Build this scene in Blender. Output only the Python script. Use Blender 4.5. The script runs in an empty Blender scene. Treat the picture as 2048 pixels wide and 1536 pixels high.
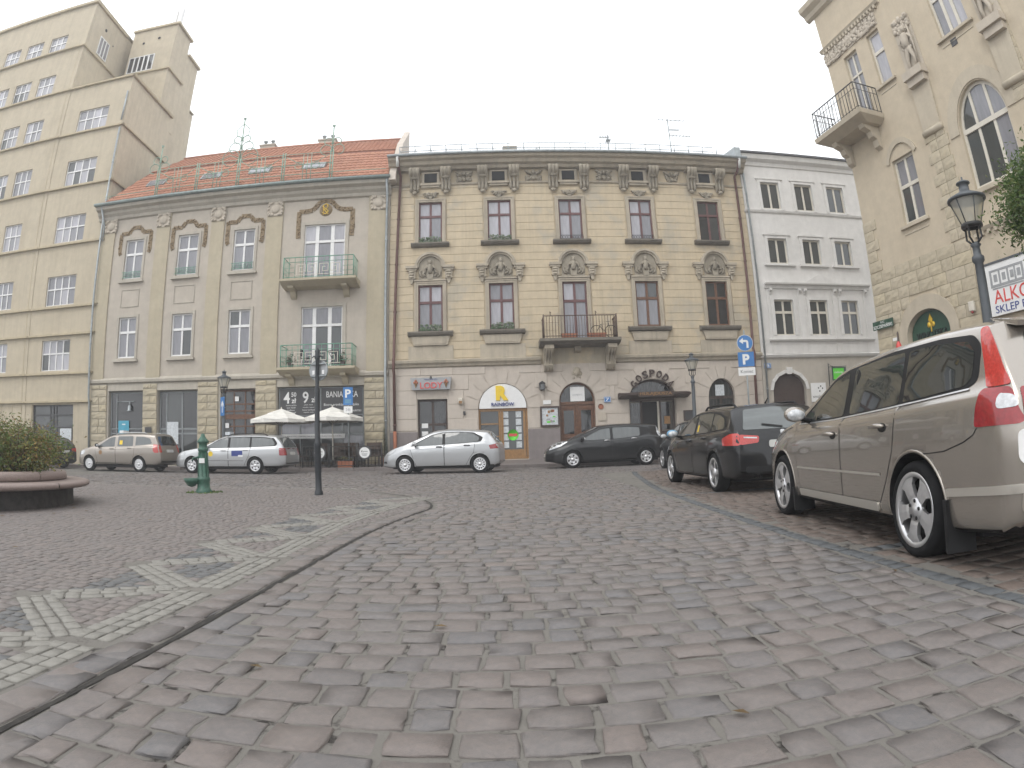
import bpy, bmesh, math, random
import numpy as np
from mathutils import Vector, Matrix
from mathutils.geometry import tessellate_polygon, delaunay_2d_cdt
from mathutils.bvhtree import BVHTree
R = math.radians
PI = math.pi
random.seed(7)
rng = np.random.default_rng(7)
S = bpy.context.scene
COL = S.collection

# ---------------------------------------------------------------- camera (action-camera fisheye lens)
cam_d = bpy.data.cameras.new('camera'); cam = bpy.data.objects.new('camera', cam_d); COL.objects.link(cam)
CAM_H, PITCH, ROLL = 0.898, R(5.74), R(-1.75)
_f = Vector((0, math.cos(PITCH), math.sin(PITCH))); _u = Vector((0, -math.sin(PITCH), math.cos(PITCH))); _r = Vector((1, 0, 0))
_c, _s = math.cos(ROLL), math.sin(ROLL)
_r2 = _r * _c + _u * _s; _u2 = _u * _c - _r * _s
cam.matrix_world = Matrix(((_r2.x, _u2.x, -_f.x, 0), (_r2.y, _u2.y, -_f.y, 0), (_r2.z, _u2.z, -_f.z, CAM_H), (0, 0, 0, 1)))
cam_d.sensor_width = 36.0; cam_d.sensor_fit = 'HORIZONTAL'
cam_d.clip_start = 0.02; cam_d.clip_end = 3000
cam_d.lens = 14.5
cam_d.type = 'PANO'
cy = cam_d
cy.panorama_type = 'FISHEYE_LENS_POLYNOMIAL'
cy.fisheye_fov = R(170)
cy.fisheye_polynomial_k0 = 0.0
cy.fisheye_polynomial_k1 = -0.046504
cy.fisheye_polynomial_k2 = 0.0
cy.fisheye_polynomial_k3 = 1.6405e-6
cy.fisheye_polynomial_k4 = 0.0
S.camera = cam

# ---------------------------------------------------------------- overcast daylight
W = bpy.data.worlds.new('World'); S.world = W; W.use_nodes = True
nt = W.node_tree; nt.nodes.clear()
sky = nt.nodes.new('ShaderNodeTexSky'); sky.sky_type = 'NISHITA'; sky.sun_disc = False
SUN_EL, SUN_AZ = R(48), R(215)
sky.sun_elevation = SUN_EL; sky.sun_rotation = SUN_AZ; sky.air_density = 1.0; sky.dust_density = 4.0; sky.ozone_density = 1.0
hs = nt.nodes.new('ShaderNodeHueSaturation'); hs.inputs['Saturation'].default_value = 0.10
cl = nt.nodes.new('ShaderNodeMix'); cl.data_type = 'RGBA'
cl.inputs[0].default_value = 0.72
cl.inputs[7].default_value = (15.5, 15.9, 16.4, 1)        # the even grey-white of a closed cloud deck
bg = nt.nodes.new('ShaderNodeBackground'); bg.inputs['Strength'].default_value = 0.10
wo = nt.nodes.new('ShaderNodeOutputWorld')
nt.links.new(sky.outputs[0], hs.inputs['Color']); nt.links.new(hs.outputs[0], cl.inputs[6])
nt.links.new(cl.outputs[2], bg.inputs['Color']); nt.links.new(bg.outputs[0], wo.inputs['Surface'])
sl = bpy.data.lights.new('sun', 'SUN'); sl.energy = 0.6; sl.angle = R(25); sl.color = (1.0, 0.96, 0.90)
so = bpy.data.objects.new('sun', sl); COL.objects.link(so)
so.rotation_euler = (R(90) - SUN_EL, 0, PI - SUN_AZ)
S.view_settings.view_transform = 'Standard'; S.view_settings.look = 'None'
S.view_settings.exposure = 0.48; S.view_settings.gamma = 1.0; S.view_settings.use_curve_mapping = False
S.render.engine = 'CYCLES'
try:
    S.cycles.max_bounces = 6; S.cycles.diffuse_bounces = 3; S.cycles.glossy_bounces = 3; S.cycles.transmission_bounces = 4
    S.cycles.transparent_max_bounces = 8; S.cycles.use_denoising = True
    S.cycles.caustics_reflective = False; S.cycles.caustics_refractive = False
except Exception:
    pass

# ---------------------------------------------------------------- materials
MATS = {}
def srgb(r, g, b):
    f = lambda c: (c/255/12.92) if c/255 <= 0.04045 else ((c/255+0.055)/1.055)**2.4
    return (f(r), f(g), f(b))
def _mat(name):
    m = bpy.data.materials.new(name); m.use_nodes = True; MATS[name] = m
    return m, m.node_tree, m.node_tree.nodes['Principled BSDF']
def _tex(nt, scale=(1, 1, 1), coord='Object'):
    t = nt.nodes.new('ShaderNodeTexCoord'); mp = nt.nodes.new('ShaderNodeMapping'); mp.inputs['Scale'].default_value = scale
    nt.links.new(t.outputs[coord], mp.inputs['Vector']); return mp.outputs[0]
def _noise(nt, vec, scale, detail=4, rough=0.6):
    n = nt.nodes.new('ShaderNodeTexNoise'); n.inputs['Scale'].default_value = scale; n.inputs['Detail'].default_value = detail
    n.inputs['Roughness'].default_value = rough; nt.links.new(vec, n.inputs['Vector']); return n.outputs[0]
def _ramp(nt, fac, a, b, lo=(0, 0, 0), hi=(1, 1, 1)):
    r = nt.nodes.new('ShaderNodeValToRGB'); r.color_ramp.elements[0].position = a; r.color_ramp.elements[1].position = b
    r.color_ramp.elements[0].color = (*lo, 1); r.color_ramp.elements[1].color = (*hi, 1)
    nt.links.new(fac, r.inputs[0]); return r.outputs[0]
def _mix(nt, fac, a, b, mode='MIX'):
    m = nt.nodes.new('ShaderNodeMix'); m.data_type = 'RGBA'; m.blend_type = mode
    for sock, v in ((0, fac), (6, a), (7, b)):
        if isinstance(v, (int, float)): m.inputs[sock].default_value = v
        elif isinstance(v, tuple): m.inputs[sock].default_value = (*v[:3], 1)
        else: nt.links.new(v, m.inputs[sock])
    return m.outputs[2]
def _math(nt, op, a, b=0.0):
    m = nt.nodes.new('ShaderNodeMath'); m.operation = op
    for i, v in enumerate((a, b)):
        if isinstance(v, (int, float)): m.inputs[i].default_value = v
        else: nt.links.new(v, m.inputs[i])
    return m.outputs[0]
def _bump(nt, p, h, strength=0.3, dist=0.01):
    b = nt.nodes.new('ShaderNodeBump'); b.inputs['Strength'].default_value = strength; b.inputs['Distance'].default_value = dist
    nt.links.new(h, b.inputs['Height']); nt.links.new(b.outputs[0], p.inputs['Normal'])
def _pieces(nt):
    """one random value per piece: per loose island of a joined mesh and per object"""
    g = nt.nodes.new('ShaderNodeNewGeometry'); o = nt.nodes.new('ShaderNodeObjectInfo')
    return _math(nt, 'FRACT', _math(nt, 'ADD', g.outputs['Random Per Island'], o.outputs['Random']))

def plain(name, col, rough=0.6, metal=0.0, var=0.12, vs=6.0, bump=0.0, coat=0.0, spec=0.5):
    m, nt, p = _mat(name)
    v = _tex(nt); n = _noise(nt, v, vs, 5)
    lo = tuple(c*(1-var) for c in col); hi = tuple(min(1, c*(1+var)) for c in col)
    nt.links.new(_ramp(nt, n, 0.3, 0.7, lo, hi), p.inputs['Base Color'])
    p.inputs['Roughness'].default_value = rough; p.inputs['Metallic'].default_value = metal
    p.inputs['Specular IOR Level'].default_value = spec
    if coat: p.inputs['Coat Weight'].default_value = coat; p.inputs['Coat Roughness'].default_value = 0.04
    if bump: _bump(nt, p, _noise(nt, v, vs*8, 3), bump, 0.01)
    return m
def plaster(name, col, dirt=(0.2, 0.17, 0.13), amount=0.35, streak=0.3, fine=0.25, patch=None, patch_amt=0.0):
    """rendered wall: cloudy tone, grime in blotches, vertical rain streaks, grain"""
    m, nt, p = _mat(name)
    v = _tex(nt); vstreak = _tex(nt, (1.6, 1.6, 0.12))
    n1 = _noise(nt, v, 0.55, 6, 0.65); n2 = _noise(nt, v, 2.6, 6, 0.7); n3 = _noise(nt, vstreak, 2.2, 5, 0.65)
    lo = tuple(c*0.90 for c in col); hi = tuple(min(1, c*1.07) for c in col)
    c = _ramp(nt, n2, 0.3, 0.7, lo, hi)
    if patch: c = _mix(nt, _math(nt, 'MULTIPLY', _ramp(nt, n1, 0.52, 0.62), patch_amt), c, patch)
    c = _mix(nt, _math(nt, 'MULTIPLY', _ramp(nt, n1, 0.48, 0.78), amount), c, dirt)
    c = _mix(nt, _math(nt, 'MULTIPLY', _ramp(nt, n3, 0.46, 0.74), streak), c, dirt)
    c = _mix(nt, _math(nt, 'MULTIPLY', _ramp(nt, _noise(nt, _tex(nt, (5, 5, 0.25)), 1.3, 5, 0.7), 0.55, 0.7), streak*0.7), c, dirt)
    nt.links.new(c, p.inputs['Base Color'])
    p.inputs['Roughness'].default_value = 0.9; p.inputs['Specular IOR Level'].default_value = 0.25
    _bump(nt, p, _noise(nt, v, 28, 6, 0.7), fine, 0.012)
    return m
def stones(name, cols, rough=0.75, grain=30, bump=0.5, dirt=None, spec=0.4, pos=(0, 0.35, 0.6, 0.85)):
    """natural stone whose tone changes from piece to piece"""
    m, nt, p = _mat(name)
    v = _tex(nt); rnd = _pieces(nt)
    r = nt.nodes.new('ShaderNodeValToRGB'); r.color_ramp.interpolation = 'LINEAR'
    els = r.color_ramp.elements
    while len(els) < len(cols): els.new(0.5)
    for i, cc in enumerate(cols): els[i].position = i/(len(cols)-1); els[i].color = (*cc, 1)
    nt.links.new(rnd, r.inputs[0])
    c = _mix(nt, 0.45, r.outputs[0], _ramp(nt, _noise(nt, v, grain*0.4, 6, 0.7), 0.25, 0.75, tuple(0.72*x for x in cols[0]), tuple(1.25*x for x in cols[-1])))
    if dirt: c = _mix(nt, _math(nt, 'MULTIPLY', _ramp(nt, _noise(nt, _tex(nt, coord='Generated'), 3.0, 5), 0.45, 0.75), 0.4), c, dirt)
    nt.links.new(c, p.inputs['Base Color'])
    p.inputs['Roughness'].default_value = rough; p.inputs['Specular IOR Level'].default_value = spec
    _bump(nt, p, _noise(nt, v, grain, 6, 0.75), bump, 0.008)
    return m
def glassy(name, col, rough=0.04, var=0.3, spec=0.6, coat=0.5, wavy=True):
    """window pane: dark or curtained room behind, sky reflected on top"""
    m, nt, p = _mat(name)
    v = _tex(nt, (6, 1, 0.7)); o = nt.nodes.new('ShaderNodeObjectInfo')
    n = _noise(nt, v, 2.0, 3)
    lo = tuple(c*(1-var) for c in col); hi = tuple(c*(1+var) for c in col)
    c = _mix(nt, 0.5, _ramp(nt, n, 0.3, 0.7, lo, hi), _ramp(nt, o.outputs['Random'], 0.0, 1.0, lo, hi))
    nt.links.new(c, p.inputs['Base Color'])
    p.inputs['Roughness'].default_value = rough; p.inputs['Specular IOR Level'].default_value = spec
    p.inputs['Coat Weight'].default_value = coat; p.inputs['Coat Roughness'].default_value = 0.02
    if wavy: _bump(nt, p, _noise(nt, _tex(nt), 1.7, 2), 0.05, 0.05)
    return m
def carpaint(name, col, metal=0.55, rough=0.38, dirty=0.12, spec=0.5):
    m, nt, p = _mat(name)
    v = _tex(nt)
    sep = nt.nodes.new('ShaderNodeSeparateXYZ'); t = nt.nodes.new('ShaderNodeTexCoord'); nt.links.new(t.outputs['Object'], sep.inputs[0])
    low = _ramp(nt, sep.outputs[2], 0.15, 0.75, (1, 1, 1), (0, 0, 0))
    dust = _math(nt, 'MULTIPLY', _math(nt, 'MULTIPLY', low, _ramp(nt, _noise(nt, v, 2.0, 3, 0.5), 0.2, 0.9)), dirty)
    fl = _ramp(nt, _noise(nt, v, 900, 2), 0.35, 0.65, tuple(c*0.93 for c in col), tuple(min(1, c*1.06) for c in col))
    nt.links.new(_mix(nt, dust, fl, (0.22, 0.20, 0.17)), p.inputs['Base Color'])
    p.inputs['Metallic'].default_value = metal
    nt.links.new(_math(nt, 'ADD', rough, _math(nt, 'MULTIPLY', dust, 0.4)), p.inputs['Roughness'])
    p.inputs['Specular IOR Level'].default_value = spec
    p.inputs['Coat Weight'].default_value = 0.9; p.inputs['Coat Roughness'].default_value = 0.03
    return m
def leafmat(name, cols):
    m, nt, p = _mat(name)
    rnd = _pieces(nt); r = nt.nodes.new('ShaderNodeValToRGB'); els = r.color_ramp.elements
    while len(els) < len(cols): els.new(0.5)
    for i, cc in enumerate(cols): els[i].position = i/(len(cols)-1); els[i].color = (*cc, 1)
    nt.links.new(rnd, r.inputs[0])
    c = _mix(nt, _ramp(nt, _noise(nt, _tex(nt), 1.6, 3), 0.35, 0.7), r.outputs[0], cols[0])
    nt.links.new(c, p.inputs['Base Color']); p.inputs['Roughness'].default_value = 0.55
    tr = nt.nodes.new('ShaderNodeBsdfTranslucent'); nt.links.new(c, tr.inputs['Color'])
    ms = nt.nodes.new('ShaderNodeMixShader'); ms.inputs[0].default_value = 0.3
    out = nt.nodes['Material Output']
    nt.links.new(p.outputs[0], ms.inputs[1]); nt.links.new(tr.outputs[0], ms.inputs[2]); nt.links.new(ms.outputs[0], out.inputs['Surface'])
    return m
def clear_glass(name, tint=(0.9, 0.93, 0.92), amt=0.8):
    m, nt, p = _mat(name)
    p.inputs['Base Color'].default_value = (*tint, 1); p.inputs['Roughness'].default_value = 0.08
    tp = nt.nodes.new('ShaderNodeBsdfTransparent'); tp.inputs['Color'].default_value = (*tint, 1)
    ms = nt.nodes.new('ShaderNodeMixShader'); ms.inputs[0].default_value = amt
    nt.links.new(p.outputs[0], ms.inputs[1]); nt.links.new(tp.outputs[0], ms.inputs[2])
    nt.links.new(ms.outputs[0], nt.nodes['Material Output'].inputs['Surface'])
    return m

plaster('tower_plaster', (0.51, 0.445, 0.335), (0.30, 0.255, 0.185), 0.4, 0.30)
plaster('tower_trim', (0.49, 0.42, 0.29), (0.20, 0.16, 0.11), 0.3, 0.3)
plaster('left_plaster', (0.475, 0.425, 0.36), (0.30, 0.265, 0.22), 0.25, 0.16)
plaster('sandstone_plaster', (0.455, 0.40, 0.295), (0.27, 0.22, 0.14), 0.35, 0.2)
plaster('trim_beige', (0.465, 0.425, 0.36), (0.22, 0.20, 0.17), 0.25, 0.3)
plaster('mid_plaster', (0.56, 0.47, 0.335), (0.30, 0.255, 0.17), 0.55, 0.28, patch=(0.49, 0.445, 0.37), patch_amt=0.8)
plaster('mid_trim', (0.46, 0.405, 0.32), (0.18, 0.155, 0.125), 0.5, 0.4)
plaster('mid_ornament', (0.36, 0.32, 0.255), (0.13, 0.115, 0.09), 0.5, 0.4)
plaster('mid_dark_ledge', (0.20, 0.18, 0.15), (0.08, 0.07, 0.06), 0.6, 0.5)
plaster('mid_ground', (0.55, 0.49, 0.425), (0.35, 0.305, 0.26), 0.3, 0.2)
plaster('plinth_grey', (0.25, 0.22, 0.215), (0.13, 0.12, 0.11), 0.4, 0.3)
plaster('white_plaster', (0.68, 0.665, 0.64), (0.42, 0.405, 0.38), 0.2, 0.16)
plaster('white_ground', (0.47, 0.43, 0.37), (0.3, 0.27, 0.23), 0.25, 0.2)
plaster('right_plaster', (0.53, 0.455, 0.345), (0.36, 0.29, 0.2), 0.2, 0.15)
plaster('right_trim', (0.50, 0.44, 0.345), (0.30, 0.25, 0.19), 0.3, 0.25)
plaster('relief_stone', (0.52, 0.46, 0.38), (0.25, 0.22, 0.18), 0.35, 0.2)
stones('left_stone', [(0.40, 0.35, 0.255), (0.45, 0.40, 0.30), (0.47, 0.415, 0.32), (0.49, 0.42, 0.29)], 0.85, 9, 0.6, (0.2, 0.17, 0.12))
stones('right_stone', [(0.41, 0.36, 0.27), (0.47, 0.41, 0.31), (0.49, 0.43, 0.335), (0.51, 0.44, 0.31)], 0.85, 9, 0.6, (0.25, 0.21, 0.16))
stones('cobble_stone', [(0.128, 0.128, 0.133), (0.178, 0.150, 0.135), (0.162, 0.149, 0.142), (0.195, 0.160, 0.142), (0.138, 0.138, 0.143), (0.182, 0.156, 0.141)], 0.5, 60, 0.5)
stones('bay_cobble', [(0.10, 0.082, 0.072), (0.15, 0.118, 0.10), (0.13, 0.108, 0.096), (0.165, 0.128, 0.106)], 0.65, 60, 0.55)
stones('sett_stone', [(0.138, 0.129, 0.126), (0.18, 0.155, 0.144), (0.162, 0.148, 0.141), (0.195, 0.166, 0.151)], 0.62, 60, 0.5)
stones('pale_sett', [(0.20, 0.192, 0.174), (0.228, 0.217, 0.194), (0.212, 0.203, 0.183), (0.24, 0.229, 0.204)], 0.7, 60, 0.4)
stones('slate_sett', [(0.098, 0.10, 0.102), (0.125, 0.125, 0.126), (0.11, 0.112, 0.114), (0.14, 0.138, 0.136)], 0.62, 60, 0.4)
stones('dark_sett', [(0.072, 0.079, 0.085), (0.098, 0.104, 0.109), (0.085, 0.092, 0.097), (0.115, 0.118, 0.121)], 0.62, 60, 0.4)
stones('flag_stone', [(0.165, 0.142, 0.134), (0.195, 0.165, 0.152), (0.178, 0.158, 0.15)], 0.65, 50, 0.3)
def jointing(name):
    """sandy joints, washed out to dark gaps here and there"""
    m, nt, p = _mat(name); v = _tex(nt)
    c = _ramp(nt, _noise(nt, v, 5.5, 5, 0.75), 0.36, 0.45, (0.04, 0.036, 0.033), (0.165, 0.155, 0.14))
    c = _mix(nt, _math(nt, 'MULTIPLY', _ramp(nt, _noise(nt, v, 0.9, 4), 0.45, 0.7), 0.6), c, (0.21, 0.197, 0.175))
    nt.links.new(c, p.inputs['Base Color']); p.inputs['Roughness'].default_value = 0.95; p.inputs['Specular IOR Level'].default_value = 0.2
    _bump(nt, p, _noise(nt, v, 90, 4, 0.7), 0.6, 0.006); return m
jointing('mortar')
plain('dark_joint', (0.028, 0.025, 0.022), 0.95, var=0.5, vs=12, bump=0.6)
stones('roof_tile', [(0.33, 0.14, 0.085), (0.41, 0.185, 0.11), (0.37, 0.16, 0.10), (0.45, 0.22, 0.135)], 0.8, 22, 0.4, (0.18, 0.11, 0.085))
plain('tile_red_under', (0.20, 0.08, 0.05), 0.9)
plain('zinc', (0.33, 0.36, 0.37), 0.45, 0.5, var=0.2)
plain('zinc_green', (0.24, 0.29, 0.28), 0.55, 0.3, var=0.2)
plain('dark_roof', (0.08, 0.08, 0.085), 0.7)
plain('pipe_red', (0.12, 0.055, 0.045), 0.55)
plain('pipe_rust', (0.35, 0.13, 0.07), 0.7)
plain('pipe_white', (0.6, 0.6, 0.58), 0.5)
plain('green_iron', (0.13, 0.30, 0.215), 0.5, var=0.25)
plain('pale_green_iron', (0.24, 0.35, 0.27), 0.6, var=0.25)
plain('black_iron', (0.035, 0.035, 0.035), 0.5, var=0.3)
plain('rust_iron', (0.085, 0.055, 0.04), 0.7, var=0.35)
plain('lamp_grey', (0.085, 0.095, 0.105), 0.5, 0.1)
plain('post_black', (0.025, 0.029, 0.034), 0.4)
plain('pump_green', (0.035, 0.105, 0.072), 0.4, var=0.35, vs=14, bump=0.2)
plain('white_paint', (0.74, 0.735, 0.725), 0.45, var=0.05)
plain('cream_paint', (0.62, 0.58, 0.50), 0.5, var=0.06)
plain('maroon_wood', (0.125, 0.052, 0.05), 0.5, var=0.2)
plain('brown_wood', (0.135, 0.062, 0.032), 0.5, var=0.3, vs=12)
plain('oak_wood', (0.30, 0.165, 0.065), 0.5, var=0.25, vs=9)
plain('dark_wood', (0.055, 0.035, 0.028), 0.55, var=0.3, vs=9)
plain('grey_frame', (0.21, 0.225, 0.23), 0.5)
plain('interior_dark', (0.02, 0.02, 0.021), 0.9)
plain('black_board', (0.05, 0.05, 0.052), 0.5)
plain('blue_sign', (0.03, 0.17, 0.45), 0.4, var=0.05)
plain('white_sign', (0.78, 0.78, 0.77), 0.45, var=0.04)
plain('sign_grey', (0.33, 0.34, 0.35), 0.5, 0.2)
plain('gold', (0.85, 0.58, 0.08), 0.35, 0.7)
plain('yellow_plastic', (0.80, 0.56, 0.02), 0.4, var=0.04)
plain('navy_letter', (0.03, 0.05, 0.22), 0.4)
plain('red_letter', (0.62, 0.07, 0.06), 0.4)
plain('mosaic_brown', (0.235, 0.17, 0.095), 0.8, var=0.65, vs=30, bump=0.4)
plain('lime_green', (0.10, 0.62, 0.03), 0.4)
plain('dark_green', (0.022, 0.07, 0.045), 0.35)
plain('teal_poster', (0.06, 0.33, 0.46), 0.5)
plain('poster_pale', (0.55, 0.58, 0.60), 0.5, var=0.25, vs=14)
plain('canvas_white', (0.72, 0.70, 0.65), 0.85, var=0.08)
plain('rubber', (0.010, 0.010, 0.011), 0.85, var=0.3, spec=0.2)
plain('black_plastic', (0.012, 0.012, 0.013), 0.55, spec=0.3)
plain('alloy', (0.62, 0.62, 0.63), 0.33, 0.75, var=0.06)
plain('chrome', (0.62, 0.63, 0.64), 0.15, 1.0, var=0.05)
plain('plate_white', (0.6, 0.6, 0.58), 0.5)
plain('red_lens', (0.27, 0.010, 0.014), 0.12, coat=1.0, var=0.2, vs=40)
plain('red_lens_bright', (0.46, 0.03, 0.022), 0.15, coat=1.0, var=0.25, vs=60)
plain('clear_lens', (0.52, 0.53, 0.54), 0.08, 0.2, coat=1.0, var=0.35, vs=25)
plain('granite_pink', (0.25, 0.195, 0.175), 0.55, var=0.22, vs=60, bump=0.1)
plain('granite_dark', (0.055, 0.05, 0.048), 0.7, var=0.5, vs=9, bump=0.3)
plain('soil', (0.05, 0.038, 0.028), 0.95, var=0.4)
plain('bark', (0.09, 0.07, 0.055), 0.9, var=0.4, vs=10, bump=0.6)
plain('terracotta', (0.35, 0.13, 0.07), 0.7)
plain('wicker', (0.075, 0.05, 0.036), 0.7, var=0.5, vs=40, bump=0.5)
plain('sky_blue_plate', (0.12, 0.28, 0.42), 0.4)
leafmat('planter_leaf', [(0.09, 0.15, 0.045), (0.14, 0.19, 0.055), (0.27, 0.24, 0.06), (0.33, 0.18, 0.055), (0.14, 0.08, 0.05), (0.19, 0.23, 0.075)])
leafmat('tree_leaf', [(0.06, 0.115, 0.028), (0.105, 0.18, 0.045), (0.16, 0.225, 0.06), (0.24, 0.26, 0.08)])
leafmat('thuja_leaf', [(0.03, 0.06, 0.025), (0.05, 0.085, 0.035), (0.07, 0.10, 0.04)])
leafmat('flower_leaf', [(0.06, 0.12, 0.045), (0.11, 0.17, 0.08), (0.38, 0.33, 0.33), (0.16, 0.20, 0.10)])
leafmat('fallen_leaf', [(0.12, 0.08, 0.03), (0.2, 0.12, 0.03), (0.09, 0.05, 0.025)])
glassy('pane_pale', (0.345, 0.34, 0.37), 0.06)
glassy('pane_grey', (0.20, 0.20, 0.22), 0.05)
glassy('pane_dark', (0.045, 0.05, 0.05), 0.04)
glassy('pane_black', (0.02, 0.021, 0.023), 0.04)
glassy('car_glass', (0.022, 0.027, 0.026), 0.02, spec=0.8, wavy=False)
glassy('car_glass_pale', (0.085, 0.095, 0.095), 0.03, spec=0.8, wavy=False)
clear_glass('lantern_glass', (0.86, 0.84, 0.76), 0.62)

# ---------------------------------------------------------------- mesh building
class MB:
    """collects boxes, prisms, tubes and turned shapes; build() links them as ONE mesh object"""
    def __init__(s): s.v = []; s.f = []; s.sm = []
    def add(s, vs, fs, smooth=False):
        o = len(s.v); s.v.extend(vs)
        for f in fs: s.f.append(tuple(i+o for i in f)); s.sm.append(smooth)
        return s
    def box(s, x0, x1, y0, y1, z0, z1):
        return s.add([(x0,y0,z0),(x1,y0,z0),(x1,y1,z0),(x0,y1,z0),(x0,y0,z1),(x1,y0,z1),(x1,y1,z1),(x0,y1,z1)],
                     [(0,3,2,1),(4,5,6,7),(0,1,5,4),(1,2,6,5),(2,3,7,6),(3,0,4,7)])
    def bevbox(s, x0, x1, y0, y1, z0, z1, b):
        """box whose front (y0) face is chamfered"""
        return s.add([(x0,y1,z0),(x1,y1,z0),(x1,y1,z1),(x0,y1,z1),(x0,y0+b,z0),(x1,y0+b,z0),(x1,y0+b,z1),(x0,y0+b,z1),
                      (x0+b,y0,z0+b),(x1-b,y0,z0+b),(x1-b,y0,z1-b),(x0+b,y0,z1-b)],
                     [(0,1,5,4),(1,2,6,5),(2,3,7,6),(3,0,4,7),(4,5,9,8),(5,6,10,9),(6,7,11,10),(7,4,8,11),(8,9,10,11),(3,2,1,0)])
    def prism(s, poly, y0, y1, axis='y', holes=(), back=True):
        """polygon in (a,b) extruded; axis y: (x,z) plane; axis z: (x,y) plane; axis x: (y,z) plane"""
        mk = {'y': lambda a, b, t: (a, t, b), 'z': lambda a, b, t: (a, b, t), 'x': lambda a, b, t: (t, a, b)}[axis]
        loops = [list(poly)] + [list(h) for h in holes]
        tri = tessellate_polygon([[Vector((a, b, 0)) for a, b in L] for L in loops])
        flat = [p for L in loops for p in L]; n = len(flat)
        ar = lambda L: sum(L[i][0]*L[(i+1) % len(L)][1]-L[(i+1) % len(L)][0]*L[i][1] for i in range(len(L)))
        fs = []
        for t in tri:
            a, b, c = (flat[i] for i in t)
            cr = (b[0]-a[0])*(c[1]-a[1])-(b[1]-a[1])*(c[0]-a[0])
            if abs(cr) < 1e-12: continue
            t = tuple(t) if cr > 0 else tuple(reversed(t))
            fs.append(t)
            if back: fs.append(tuple(i+n for i in reversed(t)))
        o = 0
        for L in loops:
            m = len(L); ccw = ar(L) > 0
            for i in range(m):
                j = (i+1) % m
                q = (o+i, o+j, o+j+n, o+i+n)
                fs.append(q if not (ccw ^ (L is not loops[0])) else tuple(reversed(q)))
            o += m
        return s.add([mk(a, b, y0) for a, b in flat]+[mk(a, b, y1) for a, b in flat], fs)
    def tube(s, pts, r, n=8, cap=True, smooth=True, closed=False):
        pts = [Vector(p) for p in pts]; rs = r if isinstance(r, (list, tuple)) else [r]*len(pts)
        vs, fs = [], []; ref = None; m = len(pts)
        for i, p in enumerate(pts):
            if closed: d = pts[(i+1) % m]-pts[i-1]
            else: d = pts[min(i+1, m-1)]-pts[max(i-1, 0)]
            d = d.normalized() if d.length > 1e-9 else Vector((0, 0, 1))
            if ref is None: ref = Vector((0, 0, 1)) if abs(d.z) < 0.9 else Vector((1, 0, 0))
            a = d.cross(ref); a = a.normalized() if a.length > 1e-6 else d.orthogonal().normalized()
            b = a.cross(d).normalized(); ref = b
            for k in range(n):
                t = 2*PI*k/n; q = p+(a*math.cos(t)+b*math.sin(t))*rs[i]; vs.append(tuple(q))
        for i in range(m if closed else m-1):
            for k in range(n):
                i2 = (i+1) % m; k2 = (k+1) % n
                fs.append((i*n+k, i*n+k2, i2*n+k2, i2*n+k))
        if cap and not closed: fs += [tuple(reversed(range(n))), tuple(range((m-1)*n, m*n))]
        return s.add(vs, fs, smooth)
    def lathe(s, prof, n=16, o=(0, 0, 0), axis='z', smooth=True, a0=0.0, a1=2*PI):
        vs, fs = [], []; full = abs(a1-a0-2*PI) < 1e-6; k = n if full else n+1
        for r, h in prof:
            for i in range(k):
                t = a0+(a1-a0)*i/n; c, q = r*math.cos(t), r*math.sin(t)
                vs.append({'z': (o[0]+c, o[1]+q, o[2]+h), 'y': (o[0]+c, o[1]+h, o[2]+q), 'x': (o[0]+h, o[1]+c, o[2]+q)}[axis])
        for j in range(len(prof)-1):
            for i in range(n):
                i2 = (i+1) % k
                q = (j*k+i, j*k+i2, (j+1)*k+i2, (j+1)*k+i)
                fs.append(q if axis != 'y' else tuple(reversed(q)))
        return s.add(vs, fs, smooth)
    def blob(s, c, r, n=6, m=4, smooth=True):
        """small rounded lump; r = (rx, ry, rz)"""
        vs, fs = [(c[0], c[1], c[2]-r[2])], []
        for j in range(1, m):
            t = PI*j/m-PI/2
            for i in range(n):
                a = 2*PI*i/n; vs.append((c[0]+r[0]*math.cos(t)*math.cos(a), c[1]+r[1]*math.cos(t)*math.sin(a), c[2]+r[2]*math.sin(t)))
        vs.append((c[0], c[1], c[2]+r[2])); e = len(vs)-1
        for i in range(n): fs.append((0, 1+(i+1) % n, 1+i)); fs.append((e, e-n+i, e-n+(i+1) % n))
        for j in range(m-2):
            for i in range(n): a = 1+j*n; fs.append((a+i, a+(i+1) % n, a+n+(i+1) % n, a+n+i))
        return s.add(vs, fs, smooth)
    def mesh(s, name, mat=None):
        me = bpy.data.meshes.new(name); me.from_pydata(s.v, [], s.f); me.update()
        if any(s.sm): me.polygons.foreach_set('use_smooth', s.sm)
        if mat: me.materials.append(MATS[mat])
        return me
    def build(s, name, mat, parent=None, loc=None, label=None):
        return link(name, s.mesh(name, mat), parent, loc, label)
def link(name, me, parent=None, loc=None, label=None):
    o = bpy.data.objects.new(name, me); COL.objects.link(o)
    if parent is not None: o.parent = parent
    if loc is not None: o.location = loc
    if label: o['label'] = label
    return o
def tag(o, label, cat, group=None):
    o['label'] = label; o['category'] = cat
    if group: o['group'] = group
    return o
def thing(name, label, cat, loc=(0, 0, 0), rz=0.0, group=None):
    o = bpy.data.objects.new(name, None); COL.objects.link(o); o.location = loc; o.rotation_euler = (0, 0, rz)
    o.empty_display_size = 0.3
    return tag(o, label, cat, group)
def structure(o): o['kind'] = 'structure'; return o
def dup(root, loc, rz, label, group=None, name=None):
    r = root.copy(); COL.objects.link(r); r.location = loc; r.rotation_euler = (0, 0, rz); r['label'] = label
    if group: r['group'] = group
    def rec(a, b):
        for ch in list(a.children):
            c = ch.copy(); COL.objects.link(c); c.parent = b; rec(ch, c)
    rec(root, r)
    return r
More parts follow.
